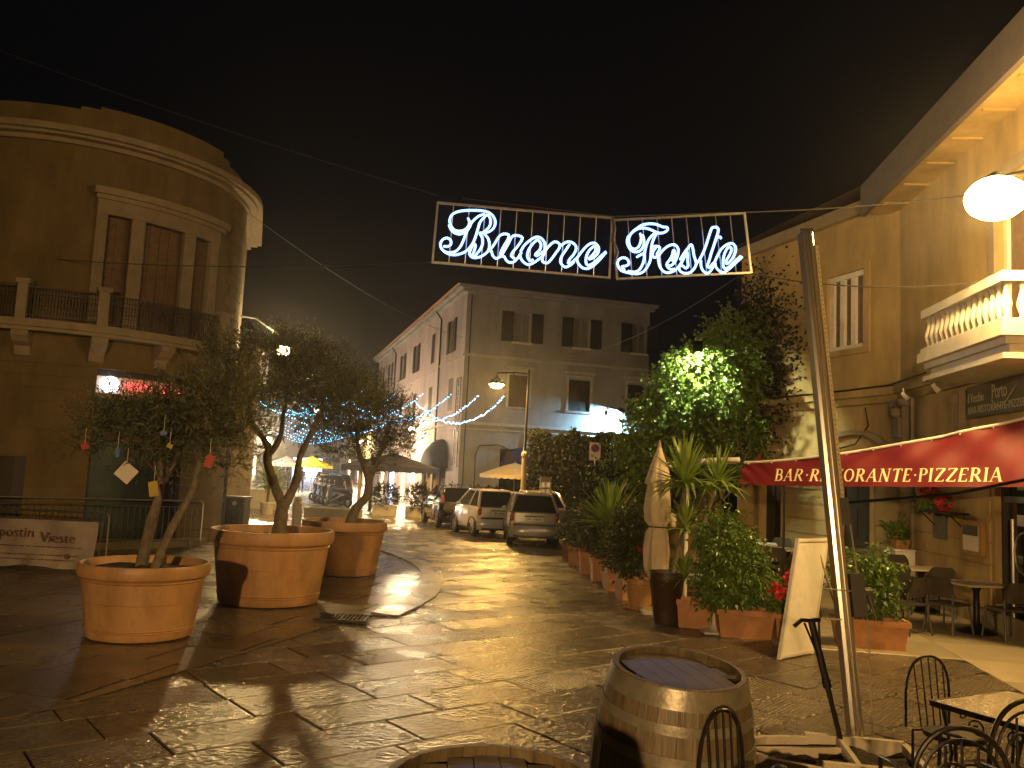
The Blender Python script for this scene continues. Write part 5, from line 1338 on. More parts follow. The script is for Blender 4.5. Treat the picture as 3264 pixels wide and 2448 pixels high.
wl_ = thing('hanging_lantern', 'small cream lantern hanging right of the closed parasol', 'lantern', (2.98, 15.3, 1.4))
MB().lathe([(.05, 0), (.075, .02), (.085, .2), (.06, .24), (.01, .26)], 14, (2.98, 15.3, 1.26)).build('lantern_body', M_CANVAS, wl_, smooth=True); MB().tube([(2.98, 15.3, 1.5), (2.98, 15.3, 2.3)], .005, 4).build('cord', M_IRON, wl_)

# ================================================================== RED AWNING
aw = thing('red_awning', 'long red awning lettered BAR RISTORANTE PIZZERIA over the terrace', 'awning', (3.9, 14.3, 0))
A_, B_ = Vector((3.9, 14.3, 0)), Vector((7.25, 10.9, 0))
AD = (B_ - A_).normalized(); AN = Vector((AD.y, -AD.x, 0)).normalized()   # towards the camera
if AN.y > 0: AN = -AN
AL = (B_ - A_).length
def awf(u, v, off=0.0):
    """u along (0 far end), v 0 bottom .. 1 top"""
    uu = u
    zb = 2.085 + .17 * uu ** 1.3; zt = 2.44 + .13 * uu + .78 * uu ** 1.6
    z = zb + (zt - zb) * v
    back = .15 * v + .42 * (uu ** 1.2) * v ** 1.1
    fold = 1.5 * (.028 * math.sin((uu * 3.1 + v * .55) * 9.5) + .016 * math.sin((uu * 2.2 - v * .3) * 21)) * (.25 + .75 * v) * (.3 + uu) + .02 * math.exp(-uu * 12) * math.sin((v * 2 + uu * 20) * 6)
    p = A_ + AD * (AL * uu) - AN * (back) + AN * (fold + off)
    return (p.x, p.y, z)
MB().grid(lambda u, v: awf(u, v), 110, 14).build('awning_cloth', M_AWN, aw, smooth=True)
MB().grid(lambda u, v: (Vector(awf(0, v)) * (1 - u) + Vector((4.75, 15.9, 2.20 + .5 * v)) * u + Vector((0, 0, -.04 * math.sin(u * math.pi)))), 10, 6).build('awning_side', M_AWN, aw, smooth=True)
MB().tube([Vector(awf(u / 20, 1.0, .0)) + Vector((0, 0, .02)) for u in range(21)], .022, 8).build('top_rail', M_WHITE, aw)
for k in range(12):
    c = Vector(awf(.02 + k * .085, .985, .012)); MB().sphere(c, .013, 6, 4).build('eyelet', M_WHITE, aw)
# serif capitals drawn as strokes
S_ = .06; T_ = .15
def stroke(mb, x0, y0, x1, y1, w):
    d = Vector((x1 - x0, y1 - y0, 0)); n_ = Vector((-d.y, d.x, 0)).normalized() * w / 2
    k = max(1, int(d.length / .12)); P = []
    for i in range(k + 1):
        t = i / k; P += [(x0 + d.x * t + n_.x, y0 + d.y * t + n_.y), (x0 + d.x * t - n_.x, y0 + d.y * t - n_.y)]
    mb.add([(x, y, 0) for x, y in P], [(2 * i, 2 * i + 1, 2 * i + 3, 2 * i + 2) for i in range(k)])
def serif(mb, x, y, w=.24): stroke(mb, x - w / 2, y, x + w / 2, y, .045)
def arc(mb, cx, cy, rx, ry, a0, a1, w0, w1, n=14):
    P = []
    for i in range(n + 1):
        a = R(a0 + (a1 - a0) * i / n); th = w0 + (w1 - w0) * abs(math.cos(a)); P += [(cx + (rx + th / 2) * math.cos(a), cy + (ry + th / 2) * math.sin(a)), (cx + (rx - th / 2) * math.cos(a), cy + (ry - th / 2) * math.sin(a))]
    mb.add([(x, y, 0) for x, y in P], [(2 * i, 2 * i + 1, 2 * i + 3, 2 * i + 2) for i in range(n)])
def glyph(ch):
    m_ = MB()
    if ch in 'BPR':
        stroke(m_, .14, 0, .14, 1, T_); serif(m_, .12, .02); serif(m_, .12, .98); stroke(m_, .14, .98, .34, .98, S_); arc(m_, .34, .74, .17, .22, -90, 90, S_, T_); stroke(m_, .14, .52, .34, .52, S_)
        if ch == 'B': arc(m_, .36, .27, .20, .24, -90, 90, S_, T_); stroke(m_, .14, .03, .36, .03, S_); stroke(m_, .14, .51, .36, .51, S_)
        if ch == 'R': stroke(m_, .32, .52, .62, .03, T_); stroke(m_, .58, .03, .72, .05, S_)
        w = {'B': .70, 'P': .62, 'R': .76}[ch]
    elif ch == 'A': stroke(m_, .06, 0, .36, 1, S_); stroke(m_, .36, 1, .66, 0, T_); stroke(m_, .17, .34, .56, .34, S_); serif(m_, .07, .02); serif(m_, .67, .02); w = .80
    elif ch == 'I': stroke(m_, .13, 0, .13, 1, T_); serif(m_, .13, .02); serif(m_, .13, .98); w = .32
    elif ch == 'S': arc(m_, .28, .75, .17, .22, 30, 250, S_, T_ * .8); arc(m_, .28, .27, .19, .24, -150, 95, S_, T_ * .8); stroke(m_, .43, .75, .43, .95, S_); stroke(m_, .10, .05, .10, .25, S_); w = .58
    elif ch == 'T': stroke(m_, .33, 0, .33, 1, T_); stroke(m_, .04, .97, .62, .97, S_); serif(m_, .33, .02); stroke(m_, .05, .82, .05, .99, S_); stroke(m_, .61, .82, .61, .99, S_); w = .68
    elif ch == 'O': arc(m_, .40, .5, .30, .47, 0, 360, S_, T_, 28); w = .84
    elif ch == 'N': stroke(m_, .13, 0, .13, 1, S_); stroke(m_, .13, 1, .62, 0, T_); stroke(m_, .62, 0, .62, 1, S_); serif(m_, .13, .02); serif(m_, .10, .98); serif(m_, .62, .98); w = .80
    elif ch == 'E': stroke(m_, .14, 0, .14, 1, T_); stroke(m_, .05, .97, .52, .97, S_); stroke(m_, .14, .52, .42, .52, S_); stroke(m_, .05, .03, .54, .03, S_); stroke(m_, .52, .82, .52, .99, S_); stroke(m_, .54, .02, .54, .2, S_); w = .64
    elif ch == 'Z': stroke(m_, .08, .97, .56, .97, S_); stroke(m_, .56, .97, .07, .03, T_); stroke(m_, .07, .03, .58, .03, S_); stroke(m_, .08, .84, .08, .98, S_); stroke(m_, .58, .02, .58, .17, S_); w = .68
    else: m_.lathe([(.07, 0), (.07, .001)], 12, (.16, .5, 0)); w = .34
    return m_, w
txt = 'BAR\u00b7RISTORANTE\u00b7PIZZERIA'
cs_ = .195; tot = sum(glyph(c)[1] for c in txt)
u0_, u1_ = .130, .835
for ch in txt:
    pass
kx = (u1_ - u0_) * AL / (tot + .06 * len(txt)); xx = 0
for ch in txt:
    gm, gw_ = glyph(ch)
    vs = []
    for x, y, z in gm.v:
        u = u0_ + (xx + x) * kx / AL; H_ = (awf(u, 1)[2] - awf(u, 0)[2]); v = (.075 + y * cs_) / H_
        vs.append(awf(u, v, .008))
    gm.v = vs; gm.build('awning_letter', M_LETTER, aw); xx += gw_ + .06
pst = thing('awning_post', 'thin dark support post of the awning beside the metal mast', 'post', (4.55, 13.9, 0)); MB().tube([(4.55, 13.95, 0), (4.55, 13.95, 2.2)], .02, 8).build('post_tube', M_IRON, pst)
ab = Vector((2.76, 6.9, 1.92))

# ================================================================== MAST OF THE OPEN-AIR PARASOL
mt_ = thing('parasol_mast', 'tall leaning metal parasol mast with crank, standing in the white weight box', 'mast', (2.83, 6.86, 0))
m0, m1 = Vector((2.85, 6.86, .06)), Vector((2.545, 7.28, 4.33)); md = (m1 - m0).normalized()
mx_ = md.cross(Vector((0, 1, 0))).normalized() * -1; my = md.cross(mx_).normalized()
if mx_.x < 0: mx_ = -mx_
if my.y > 0: my = -my
def mp(a, b, t): return m0 + md * t + mx_ * a + my * b
ML = (m1 - m0).length
def prism(sec, t0, t1, name, m_, smooth=False):
    n = len(sec); vs = [mp(a, b, t0) for a, b in sec] + [mp(a, b, t1) for a, b in sec]
    return MB().add(vs, [tuple(range(n))[::-1], tuple(range(n, 2 * n))] + [(i, (i + 1) % n, n + (i + 1) % n, n + i) for i in range(n)]).build(name, m_, mt_, auto=smooth)
prism([(-.075, -.03), (-.06, .045), (-.035, .055), (-.03, .045), (0, .045), (.005, .055), (.03, .05), (.045, .03), (.045, -.04), (-.06, -.045)], 0, ML, 'mast_profile', M_CHROME, True)
prism([(-.032, .045), (-.032, .058), (-.026, .058), (-.026, .045)], 0, ML, 'mast_rib', M_CHROME)
prism([(.001, .045), (.001, .06), (.008, .06), (.008, .045)], 0, ML, 'mast_rib', M_CHROME)
M_BAND = mat('pale_perforated_band', (.62, .55, .36), .4, .05, 6)
tp = prism([(.047, -.03), (.047, .040), (.085, .015), (.085, -.03)], 1.9, ML - .12, 'perforated_band', M_BAND)
hb = MB()
for k in range(54): c = mp(.058, .0345, 1.95 + k * .042); hb.obox(c + mx_ * .008 - my * .002, mx_, md, my, .006, .008, .006)
hb.build('band_hole', M_IRON, tp)['kind'] = 'stuff'
cpb = MB(); cpb.obox(mp(-.015, .0, ML + .012), mx_, my, md, .115, .10, .03); cpb.build('mast_cap', M_PLAST, mt_)
wnb = MB(); wnb.obox(mp(.10, .0, 1.19), mx_, my, md, .11, .14, .34); wnb.tube([mp(.15, -.04, 1.19), mp(.24, -.04, 1.19)], .055, 10); wnb.build('winch', M_PLAST, mt_)
MB().tube([mp(.19, -.02, 1.17), mp(.19, .06, 1.17), mp(.22, .07, 1.0)], .012, 6).build('crank_handle', M_PLAST, mt_)
MB().obox(mp(.07, .0, 1.86), mx_, my, md, .07, .09, .22).build('arm_bracket', M_PLAST, mt_)
MB().tube([mp(.10, 0, 1.93), Vector((3.35, 6.35, 2.1)), Vector((4.6, 5.2, 2.55))], .013, 6).build('arm', M_IRON, mt_)
MB().tube([mp(.11, .0, 1.95), mp(.13, 0, 1.35)], .007, 5).tube([mp(.17, .02, 1.0), mp(.13, .02, .35), mp(.1, .02, .02)], .006, 5).build('cord', M_TRIM, mt_)
# dark strut with forked head
sr = thing('forked_strut', 'dark forked metal strut leaning in the white weight box left of the mast', 'strut', (2.62, 6.62, .05))
a, b = Vector((2.64, 6.62, .10)), Vector((2.38, 6.62, 1.08))
MB().tube([a, a.lerp(b, .55)], .02, 8).tube([a.lerp(b, .5), b], .028, 8).tube([a.lerp(b, .5), a.lerp(b, .56)], .034, 8).build('strut_tube', M_IRON, sr)
MB().tube([b, b + Vector((-.07, .01, .0)), b + Vector((-.13, .01, -.05))], .016, 6).tube([b, b + Vector((.07, .01, .01))], .016, 6).tube([b + Vector((.06, .01, .01)), a.lerp(b, .72)], .009, 6).tube([b + Vector((-.05, .01, -.02)), a.lerp(b, .66)], .009, 6).build('fork', M_IRON, sr)
MB().tube([b + Vector((.0, 0, .02)), mp(-.03, .03, 1.0)], .006, 5).tube([b + Vector((.1, 0, .25)), mp(.05, .05, 1.22)], .004, 5).build('guy_wire', M_TRIM_W, sr)
# weight box (open divided concrete frame around the mast)
wb = thing('parasol_weight_box', 'cream weight box divided into compartments of soil around the mast foot', 'weight box', (2.4, 6.3, 0))
bc = Vector((2.42, 6.34, 0)); bx = Vector((.985, -.17, 0)); by = Vector((.17, .985, 0))
def bxp(a, b, z=0): return bc + bx * a + by * b + Vector((0, 0, z))
def bar(a0, b0, a1, b1, w_, z0, z1, nm='wall'):
    p, q = bxp(a0, b0), bxp(a1, b1); d = (q - p).normalized(); n_ = Vector((-d.y, d.x, 0))
    MB().obox((p + q) / 2 + Vector((0, 0, (z0 + z1) / 2)), d, n_, Vector((0, 0, 1)), (q - p).length, w_, z1 - z0).build(nm, M_PLS2, wb)
M_PLS2 = mat('cream_concrete', (.50, .43, .30), .6, .14, 6, .1, 40)
bar(-.10, .42, .62, .42, .05, 0, .21); bar(.62, .42, .62, -.40, .045, 0, .20, 'wall'); bar(-.12, -.42, .62, -.42, .05, 0, .255); bar(.14, .40, .14, -.40, .035, 0, .22, 'divider')
crv = [(-.10, .36), (-.28, .33), (-.46, .26), (-.60, .14), (-.66, .0), (-.62, -.15), (-.45, -.30), (-.12, -.40)]
cm = MB(); 
for i, (a, b) in enumerate(crv):
    s = .90
    p, q = bxp(a, b), bxp(a * s + .0, b * s); cm.v += [tuple(p + Vector((0, 0, .2))), tuple(q + Vector((0, 0, .2))), tuple(q), tuple(p)]
for i in range(len(crv) - 1):
    o = 4 * i; cm.f += [(o, o + 4, o + 5, o + 1), (o + 1, o + 5, o + 6, o + 2), (o + 3, o + 7, o + 4, o)]
cm.build('curved_wall', M_PLS2, wb); bar(-.62, -.02, .12, .22, .028, .05, .18, 'divider')
sl = MB().grid(lambda u, v: tuple(bxp(-.55 + 1.15 * u, -.38 + .76 * v, .12 + .035 * math.sin(u * 17 + v * 9) * math.cos(v * 13)) if not (u < .12 and (v < .2 or v > .8)) else bxp(-.40, 0, .1)), 26, 18)
sl.build('soil', M_SOIL, wb, smooth=True)
tc = thing('dark_cover', 'crumpled wet dark plastic cover lying over the front of the weight box', 'cover', (2.05, 5.55, .0))
def tcf(u, v):
    x = 1.30 + 1.15 * u; y = 5.02 + .62 * v
    h = .30 * math.exp(-((u - .42) / .28) ** 2) * math.exp(-((v - .6) / .5) ** 2) + .14 * math.exp(-((u - .8) / .2) ** 2)
    return (x, y, .06 + h + .018 * math.sin(u * 31 + v * 11) + .015 * math.sin(v * 27 - u * 13))
MB().grid(tcf, 44, 24).build('cover_sheet', M_DARKCLOTH, tc, smooth=True)

# ================================================================== LEANING BOARD
bd = thing('leaning_board', 'tall white panel leaning back on its strut in front of the poinsettias', 'board', (3.65, 10.9, 0))
b0, b1, b2 = Vector((3.37, 10.47, .01)), Vector((3.95, 10.95, .01)), Vector((3.80, 11.12, 1.42))
rt = (b1 - b0); up = b2 - b0; nn = rt.cross(up).normalized()
MB().obox(b0 + rt * .5 + up * .5, rt, up, nn, rt.length * .98, up.length, .03).build('panel', M_WHITE, bd)
f = MB()
for t in (.03, .97): f.obox(b0 + rt * t + up * .5, rt, up, nn, .04, up.length + .01, .05)
for t in (.02, .98): f.obox(b0 + rt * .5 + up * t, rt, up, nn, rt.length - .03, .035, .052)
f.build('panel_frame', M_TRIM_W, bd)
MB().tube([b0 + rt * .8 + up * .85, Vector((4.55, 11.25, .0))], .018, 6).tube([b0 + rt * .25 + up * .85, Vector((4.1, 11.6, 0))], .018, 6).build('rear_leg', M_TRIM, bd)

# ================================================================== TERRACE TABLES AND CHAIRS
def cafe_table(label, c, rz, w=.8, d=.75):
    t = thing('cafe_table', label, 'table', (c[0], c[1], .02), rz, 'cafe tables on the terrace')
    MB().box(-w / 2, w / 2, -d / 2, d / 2, .71, .74).build('table_top', M_TABLE, t, world=False)
    MB().lathe([(.30, 0), (.27, .03), (.1, .08), (.05, .16), (.045, .6), (.09, .70)], 16, capt=True).build('pedestal', M_IRON, t, world=False, auto=True)
    return t
def plastic_chair(label, c, rz, m_=M_PLAST):
    t = thing('terrace_chair', label, 'chair', (c[0], c[1], .02), rz, 'plastic armless chairs on the terrace')
    def seat(u, v):
        x = (u - .5) * .44; y = (v - .5) * .44; return (x, y, .45 - .02 * math.cos(x * 6) * math.cos(y * 6))
    mb = MB().grid(seat, 8, 8); o = len(mb.v); mb.add([(x, y, z - .025) for x, y, z in mb.v], [f_[::-1] for f_ in mb.f]); mb.box(-.22, .22, -.22, -.2, .42, .452).box(-.22, .22, .2, .22, .42, .452).box(-.22, -.2, -.2, .2, .42, .452).box(.2, .22, -.2, .2, .42, .452)
    mb.build('seat', m_, t, world=False)
    bk = MB()
    def bkf(u, v):
        a = (u - .5); top = .84 - .9 * max(0, abs(a) - .36) ** 1.2; z = .54 + (top - .54) * v
        return (a * .46, .20 + .09 * v - .10 * a * a, z)
    bk.grid(bkf, 12, 5); k = len(bk.v); f0 = list(bk.f); bk.add([(x, y + .018, z) for x, y, z in bk.v], [q[::-1] for q in f0]); bk.build('backrest', m_, t, smooth=True, world=False)
    sl_ = MB()
    for q in range(6): sl_.box(-.19, .19, .195 + .012 * q, .20 + .012 * q, .575 + q * .035, .583 + q * .035)
    sl_.build('backrest_rib', m_, t, world=False)
    for sx, sy in ((-1, -1), (1, -1), (-1, 1), (1, 1)):
        P = [(sx * .2, sy * .19, .43), (sx * .235, sy * .25, 0)] if sy < 0 else [(sx * .205, .21, .6), (sx * .2, .2, .43), (sx * .235, .27, 0)]
        MB().tube(P, .016, 6).build('leg', m_, t, world=False)
    return t
tbl = cafe_table('pale cafe table nearest to the glass entrance, behind the front dark chair', (7.25, 13.15), R(8))
for lb, c, rz in [('pale cafe table in front of the menu case, second from the front', (7.45, 15.3), R(4)), ('pale cafe table beside the downpipe, between two dark chairs', (7.0, 16.1), R(4)),
                  ('pale cafe table under the window plant on its plinth', (7.1, 17.1), R(-8)), ('pale cafe table before the dark doors, seen left of the leaning board', (6.05, 18.3), R(-15)), ('farthest pale cafe table by the corner door', (5.85, 19.7), R(-15))]:
    dup(tbl, (c[0], c[1], .02), rz, lb)
pc = plastic_chair('front dark terrace chair with its back to the camera, nearest the glass entrance', (7.42, 12.62), R(186))
for lb, c, rz in [('dark terrace chair left of the front table, turned to the right', (6.72, 12.95), R(120)), ('dark terrace chair beside the box of glossy shrub, facing away', (6.0, 12.8), R(205)),
                  ('dark terrace chair pushed to the second table before the menu case', (7.35, 14.65), R(182)), ('dark terrace chair left of the second table', (6.75, 14.9), R(172)),
                  ('dark terrace chair against the wall below the downpipe', (7.75, 16.5), R(10)), ('dark terrace chair beside the white plinth', (7.45, 17.7), R(-12)),
                  ('dark terrace chair at the table left of the leaning board', (5.55, 17.5), R(160)), ('dark terrace chair beside the corner door', (6.5, 20.2), R(-30)),
                  ('dark terrace chair half hidden by the ficus bush', (4.75, 14.6), R(190)), ('dark terrace chair behind the poinsettias', (4.75, 13.6), R(150)), ('dark terrace chair behind the right end of the long box', (5.3, 16.0), R(200))]:
    dup(pc, (c[0], c[1], .02), rz + math.pi * 0, lb)
# plinth with planter box at the wall
pz = thing('white_plinth', 'white boxed plinth against the wall between the door and the downpipe', 'plinth', (7.9, 17.3, 0))
MB().box(-.95, -.22, .05, .42, .02, .93).warp(RN).build('plinth_body', M_WHITE, pz)
MB().box(-.98, -.19, .045, .45, .93, .96).warp(RN).build('plinth_top', M_WHITE, pz)
wbx = RN(-.58, .25, .965); rim_box('planter_box', 'small terracotta box standing on the white plinth by the wall', wbx, .62, .26, .17, R(84), M_TERRA2, None)
wp = thing('wall_plant', 'sparse broad leaved plant growing in the box on the white plinth', 'potted plant', (wbx[0], wbx[1], 1.1))
twig_leaves('foliage', [((wbx[0], wbx[1], 1.22), (.14, .3, .12), 1)], 46, 5, .26, .15, .05, M_FICUS, wp, org=(wbx[0], wbx[1], 1.1), up=.8, shell=.0); MB().tube([(wbx[0], wbx[1], 1.08), (wbx[0], wbx[1], 1.3)], .01, 5).build('stem', M_BARK, wp)
fs2 = thing('flower_shelf', 'dark iron wall shelf carrying the high red poinsettias', 'shelf', RN(-2.6, .2, 1.75))
MB().box(-3.4, -1.75, .04, .34, 1.74, 1.78).warp(RN).build('shelf_board', M_IRON, fs2)
for s in (-3.2, -1.95): MB().tube([RN(s, .05, 1.5), RN(s, .3, 1.74)], .012, 6).tube([RN(s, .045, 1.45), RN(s, .045, 1.74)], .012, 6).build('shelf_bracket', M_IRON, fs2)
fp = thing('poinsettia', 'red poinsettias high on the iron wall shelf under the awning', 'flowers', RN(-2.3, .2, 1.8))
fo = tuple(world_loc(fp)); c1 = RN(-2.15, .24, 2.08); c2 = RN(-2.85, .24, 1.96)
flowers(fp, [(c1, (.14, .30, .12), .6), (c2, (.12, .2, .14), .4)], 52, fo, .085)
twig_leaves('foliage', [(RN(-2.2, .2, 1.92), (.14, .34, .12), 1)], 90, 7, .14, .07, .045, M_FICUS, fp, org=fo, up=.1)
MB().box(-2.6, -1.9, .08, .28, 1.782, 1.90).warp(RN).build('flower_box', M_PLAST, fp)

# ================================================================== FOREGROUND WROUGHT IRON FURNITURE AND BARRELS
def spindle_chair(label, c, rz, w=.36, top=.90):
    t = thing('iron_chair', label, 'chair', (c[0], c[1], 0), rz, 'wrought iron chairs in the foreground')
    y = .17
    def bp(u): # hoop from left seat to right seat
        a = math.pi * u; return Vector((-w / 2 * math.cos(a) * (1.0 if u in (0, 1) else 1.02), y + .06, 0)) + Vector((0, 0, .45 + (top - .45) * (math.sin(a) ** .42)))
    MB().tube([Vector((-w / 2, y, 0)), Vector((-w / 2, y, .44))] + [bp(k / 18) for k in range(19)] + [Vector((w / 2, y, .44)), Vector((w / 2, y, 0))], .0095, 8).build('back_hoop', M_IRON, t, world=False)
    for k in range(1, 6):
        x = -w / 2 + w * k / 6; zt = .45 + (top - .45) * (math.sqrt(max(0, 1 - (2 * x / w) ** 2)) ** .42)
        MB().tube([(x * .9, y, .46), (x, y + .055, zt)], .0055, 6).build('spindle', M_IRON, t, world=False)
    MB().lathe([(.01, .445), (.19, .445), (.20, .455), (.19, .465), (.01, .465)], 28, (0, 0, 0)).build('seat', M_IRON, t, world=False, auto=True)
    MB().tube([(.195 * math.cos(k * math.pi / 10), .195 * math.sin(k * math.pi / 10), .44) for k in range(20)], .008, 6, closed=True).build('seat_ring', M_IRON, t, world=False)
    for sx in (-1, 1): MB().tube([(sx * .14, -.13, .45), (sx * .18, -.18, 0)], .009, 6).build('leg', M_IRON, t, world=False)
    for sx in (-1, 1): MB().tube([(sx * w / 2, y, .445), (sx * .1, .16, .445)], .008, 6).build('seat_brace', M_IRON, t, world=False)
    return t
spindle_chair('spindle backed iron chair in front of the right side of the upright barrel', (1.18, 3.93, 0), R(30), .29, 1.03)
spindle_chair('spindle backed iron chair behind the left end of the iron table', (3.16, 6.02, 0), R(20), .40, .93)
def scroll_chair(label, c, rz, w=.50, top=.90, seatm=M_IRON):
    t = thing('iron_chair', label, 'chair', (c[0], c[1], 0), rz, 'wrought iron chairs in the foreground'); y = .2
    hoop = [(w / 2 * -math.cos(math.pi * k / 20), y, .46 + (top - .46) * math.sin(math.pi * k / 20) ** .6) for k in range(21)]
    MB().tube([(-w / 2, y, 0)] + hoop + [(w / 2, y, 0)], .014, 8).build('back_hoop', M_IRON, t, world=False)
    inner = [(w * .42 * -math.cos(math.pi * k / 20), y, .46 + (top - .52) * math.sin(math.pi * k / 20) ** .6) for k in range(21)]
    MB().tube(inner, .009, 6).build('inner_hoop', M_IRON, t, world=False)
    for s in (-1, 1):
        cu = [(s * (w * .12 + .10 * math.cos(a * math.pi / 8)), y, .62 + .11 * math.sin(a * math.pi / 8) + .006 * a) for a in range(-6, 11)]
        MB().tube(cu, .008, 6).build('scroll', M_IRON, t, world=False)
    for x in (-w * .16, 0, w * .16): MB().tube([(x, y, .46), (x, y, top - .06 - abs(x) * .4)], .0075, 6).build('back_bar', M_IRON, t, world=False)
    MB().tube([(-w / 2, y, .5), (w / 2, y, .5)], .009, 6).build('back_rail', M_IRON, t, world=False)
    for s in (-1, 1): MB().tube([(s * w / 2, y, .66), (s * (w / 2 + .02), .0, .68), (s * (w / 2 + .02), -.16, .66), (s * (w / 2), -.2, .45), (s * w / 2, -.22, 0)], .011, 8).build('arm', M_IRON, t, world=False)
    MB().lathe([(.01, .45), (.21, .45), (.22, .462), (.21, .475), (.01, .475)], 30, (0, -.02, 0)).build('seat', seatm, t, world=False, auto=True)
    return t
M_CUSH = mat('wet_seat', (.42, .34, .20), .25, .1, 9)
scroll_chair('broad scroll backed iron armchair nearest the camera, bottom right', (2.36, 4.60, 0), R(176), .50, .93, M_CUSH)
scroll_chair('scroll backed iron armchair overlapping the front edge of the iron table', (3.02, 5.20, 0), R(192), .56, .94, M_CUSH)
scroll_chair('scroll backed iron armchair cut by the bottom edge in front of the weight box', (.93, 3.42, 0), R(182), .26, .95)
it = thing('iron_table', 'wet square iron table with a pale mosaic top and scrolled apron at the lower right', 'table', (3.47, 5.63, 0), R(28.4), 'iron furniture')
MB().box(-.42, .42, -.42, .42, .705, .722).build('table_top', mat('wet_mosaic', (.55, .45, .27), .22, .25, 40, .5, 50), it, world=False)
MB().box(-.435, .435, -.435, -.42, .69, .725).box(-.435, .435, .42, .435, .69, .725).box(-.435, -.42, -.42, .42, .69, .7251).box(.42, .435, -.42, .42, .69, .7251).build('table_edge', M_IRON, it, world=False)
for sx in (-1, 1):
    for sy in (-1, 1):
        MB().tube([(sx * .38, sy * .38, .7), (sx * .34, sy * .34, .4), (sx * .40, sy * .40, 0)], .011, 8).build('leg', M_IRON, it, world=False)
    for dd_ in (0, 1):
        for s2 in (-1, 1):
            cu = []
            for a in range(16):
                r_ = .06 * (1 - a / 20); an = a * .55; p = (s2 * (.12 + r_ * math.cos(an)), sx * .41, .62 + r_ * math.sin(an)); cu.append(p if dd_ == 0 else (p[1], p[0], p[2]))
            MB().tube(cu, .006, 5).build('apron_scroll', M_IRON, it, world=False)
def barrel(label, c, tilt=(0, 0, 0), H=1.11, rt_=.355, rm=.435):
    t = thing('wine_barrel', label, 'barrel', (c[0], c[1], 0), 0, 'old oak barrels'); t.rotation_euler = tilt
    def rr(z): k = (2 * z / H - 1); return rm - (rm - rt_) * k * k
    ns = 24
    for s in range(ns):
        a0, a1 = 2 * math.pi * s / ns + .0025, 2 * math.pi * (s + 1) / ns - .0025; mb = MB(); n = 10; vs = []
        for i in range(n + 1):
            z = H * i / n; r = rr(z)
            for a, q in ((a0, r), (a1, r), (a1, r - .028), (a0, r - .028)): vs.append((q * math.cos(a), q * math.sin(a), z))
        fs = [(4 * i + j, 4 * i + (j + 1) % 4, 4 * i + 4 + (j + 1) % 4, 4 * i + 4 + j) for i in range(n) for j in range(4)] + [(0, 3, 2, 1), (4 * n, 4 * n + 1, 4 * n + 2, 4 * n + 3)]
        mb.add(vs, fs).build('stave', M_WOOD, t, world=False)
    for z0, z1 in ((0, .09), (.17, .22), (.32, .375), (H - .375, H - .32), (H - .22, H - .17), (H - .10, H - .005)):
        MB().lathe([(rr(z0) + .001, z0), (rr(z0) + .004, z0), (rr((z0 + z1) / 2) + .004, (z0 + z1) / 2), (rr(z1) + .004, z1), (rr(z1) + .001, z1)], 48, capt=False, capb=False).build('hoop', M_HOOP, t, world=False, auto=True)
    for k in range(7):
        x0, x1 = -.33 + k * .094, -.33 + (k + 1) * .094 - .004
        y_ = math.sqrt(max(.01, .325 ** 2 - min(abs(x0), abs(x1)) ** 2 if x0 * x1 > 0 else .325 ** 2)); ym = math.sqrt(max(.0, .328 ** 2 - max(abs(x0), abs(x1)) ** 2))
        MB().box(x0, x1, -ym - .01, ym + .01, H - .055, H - .035).build('head_board', M_WOOD_T, t, world=False)
    return t
barrel('upright old oak barrel with dished head between the road and the weight box', (.93, 4.80), (R(6.5), 0, R(20)))
barrel('oak barrel cut by the bottom edge of the picture, only its rim in view', (.0, 2.86), (0, 0, R(5)))

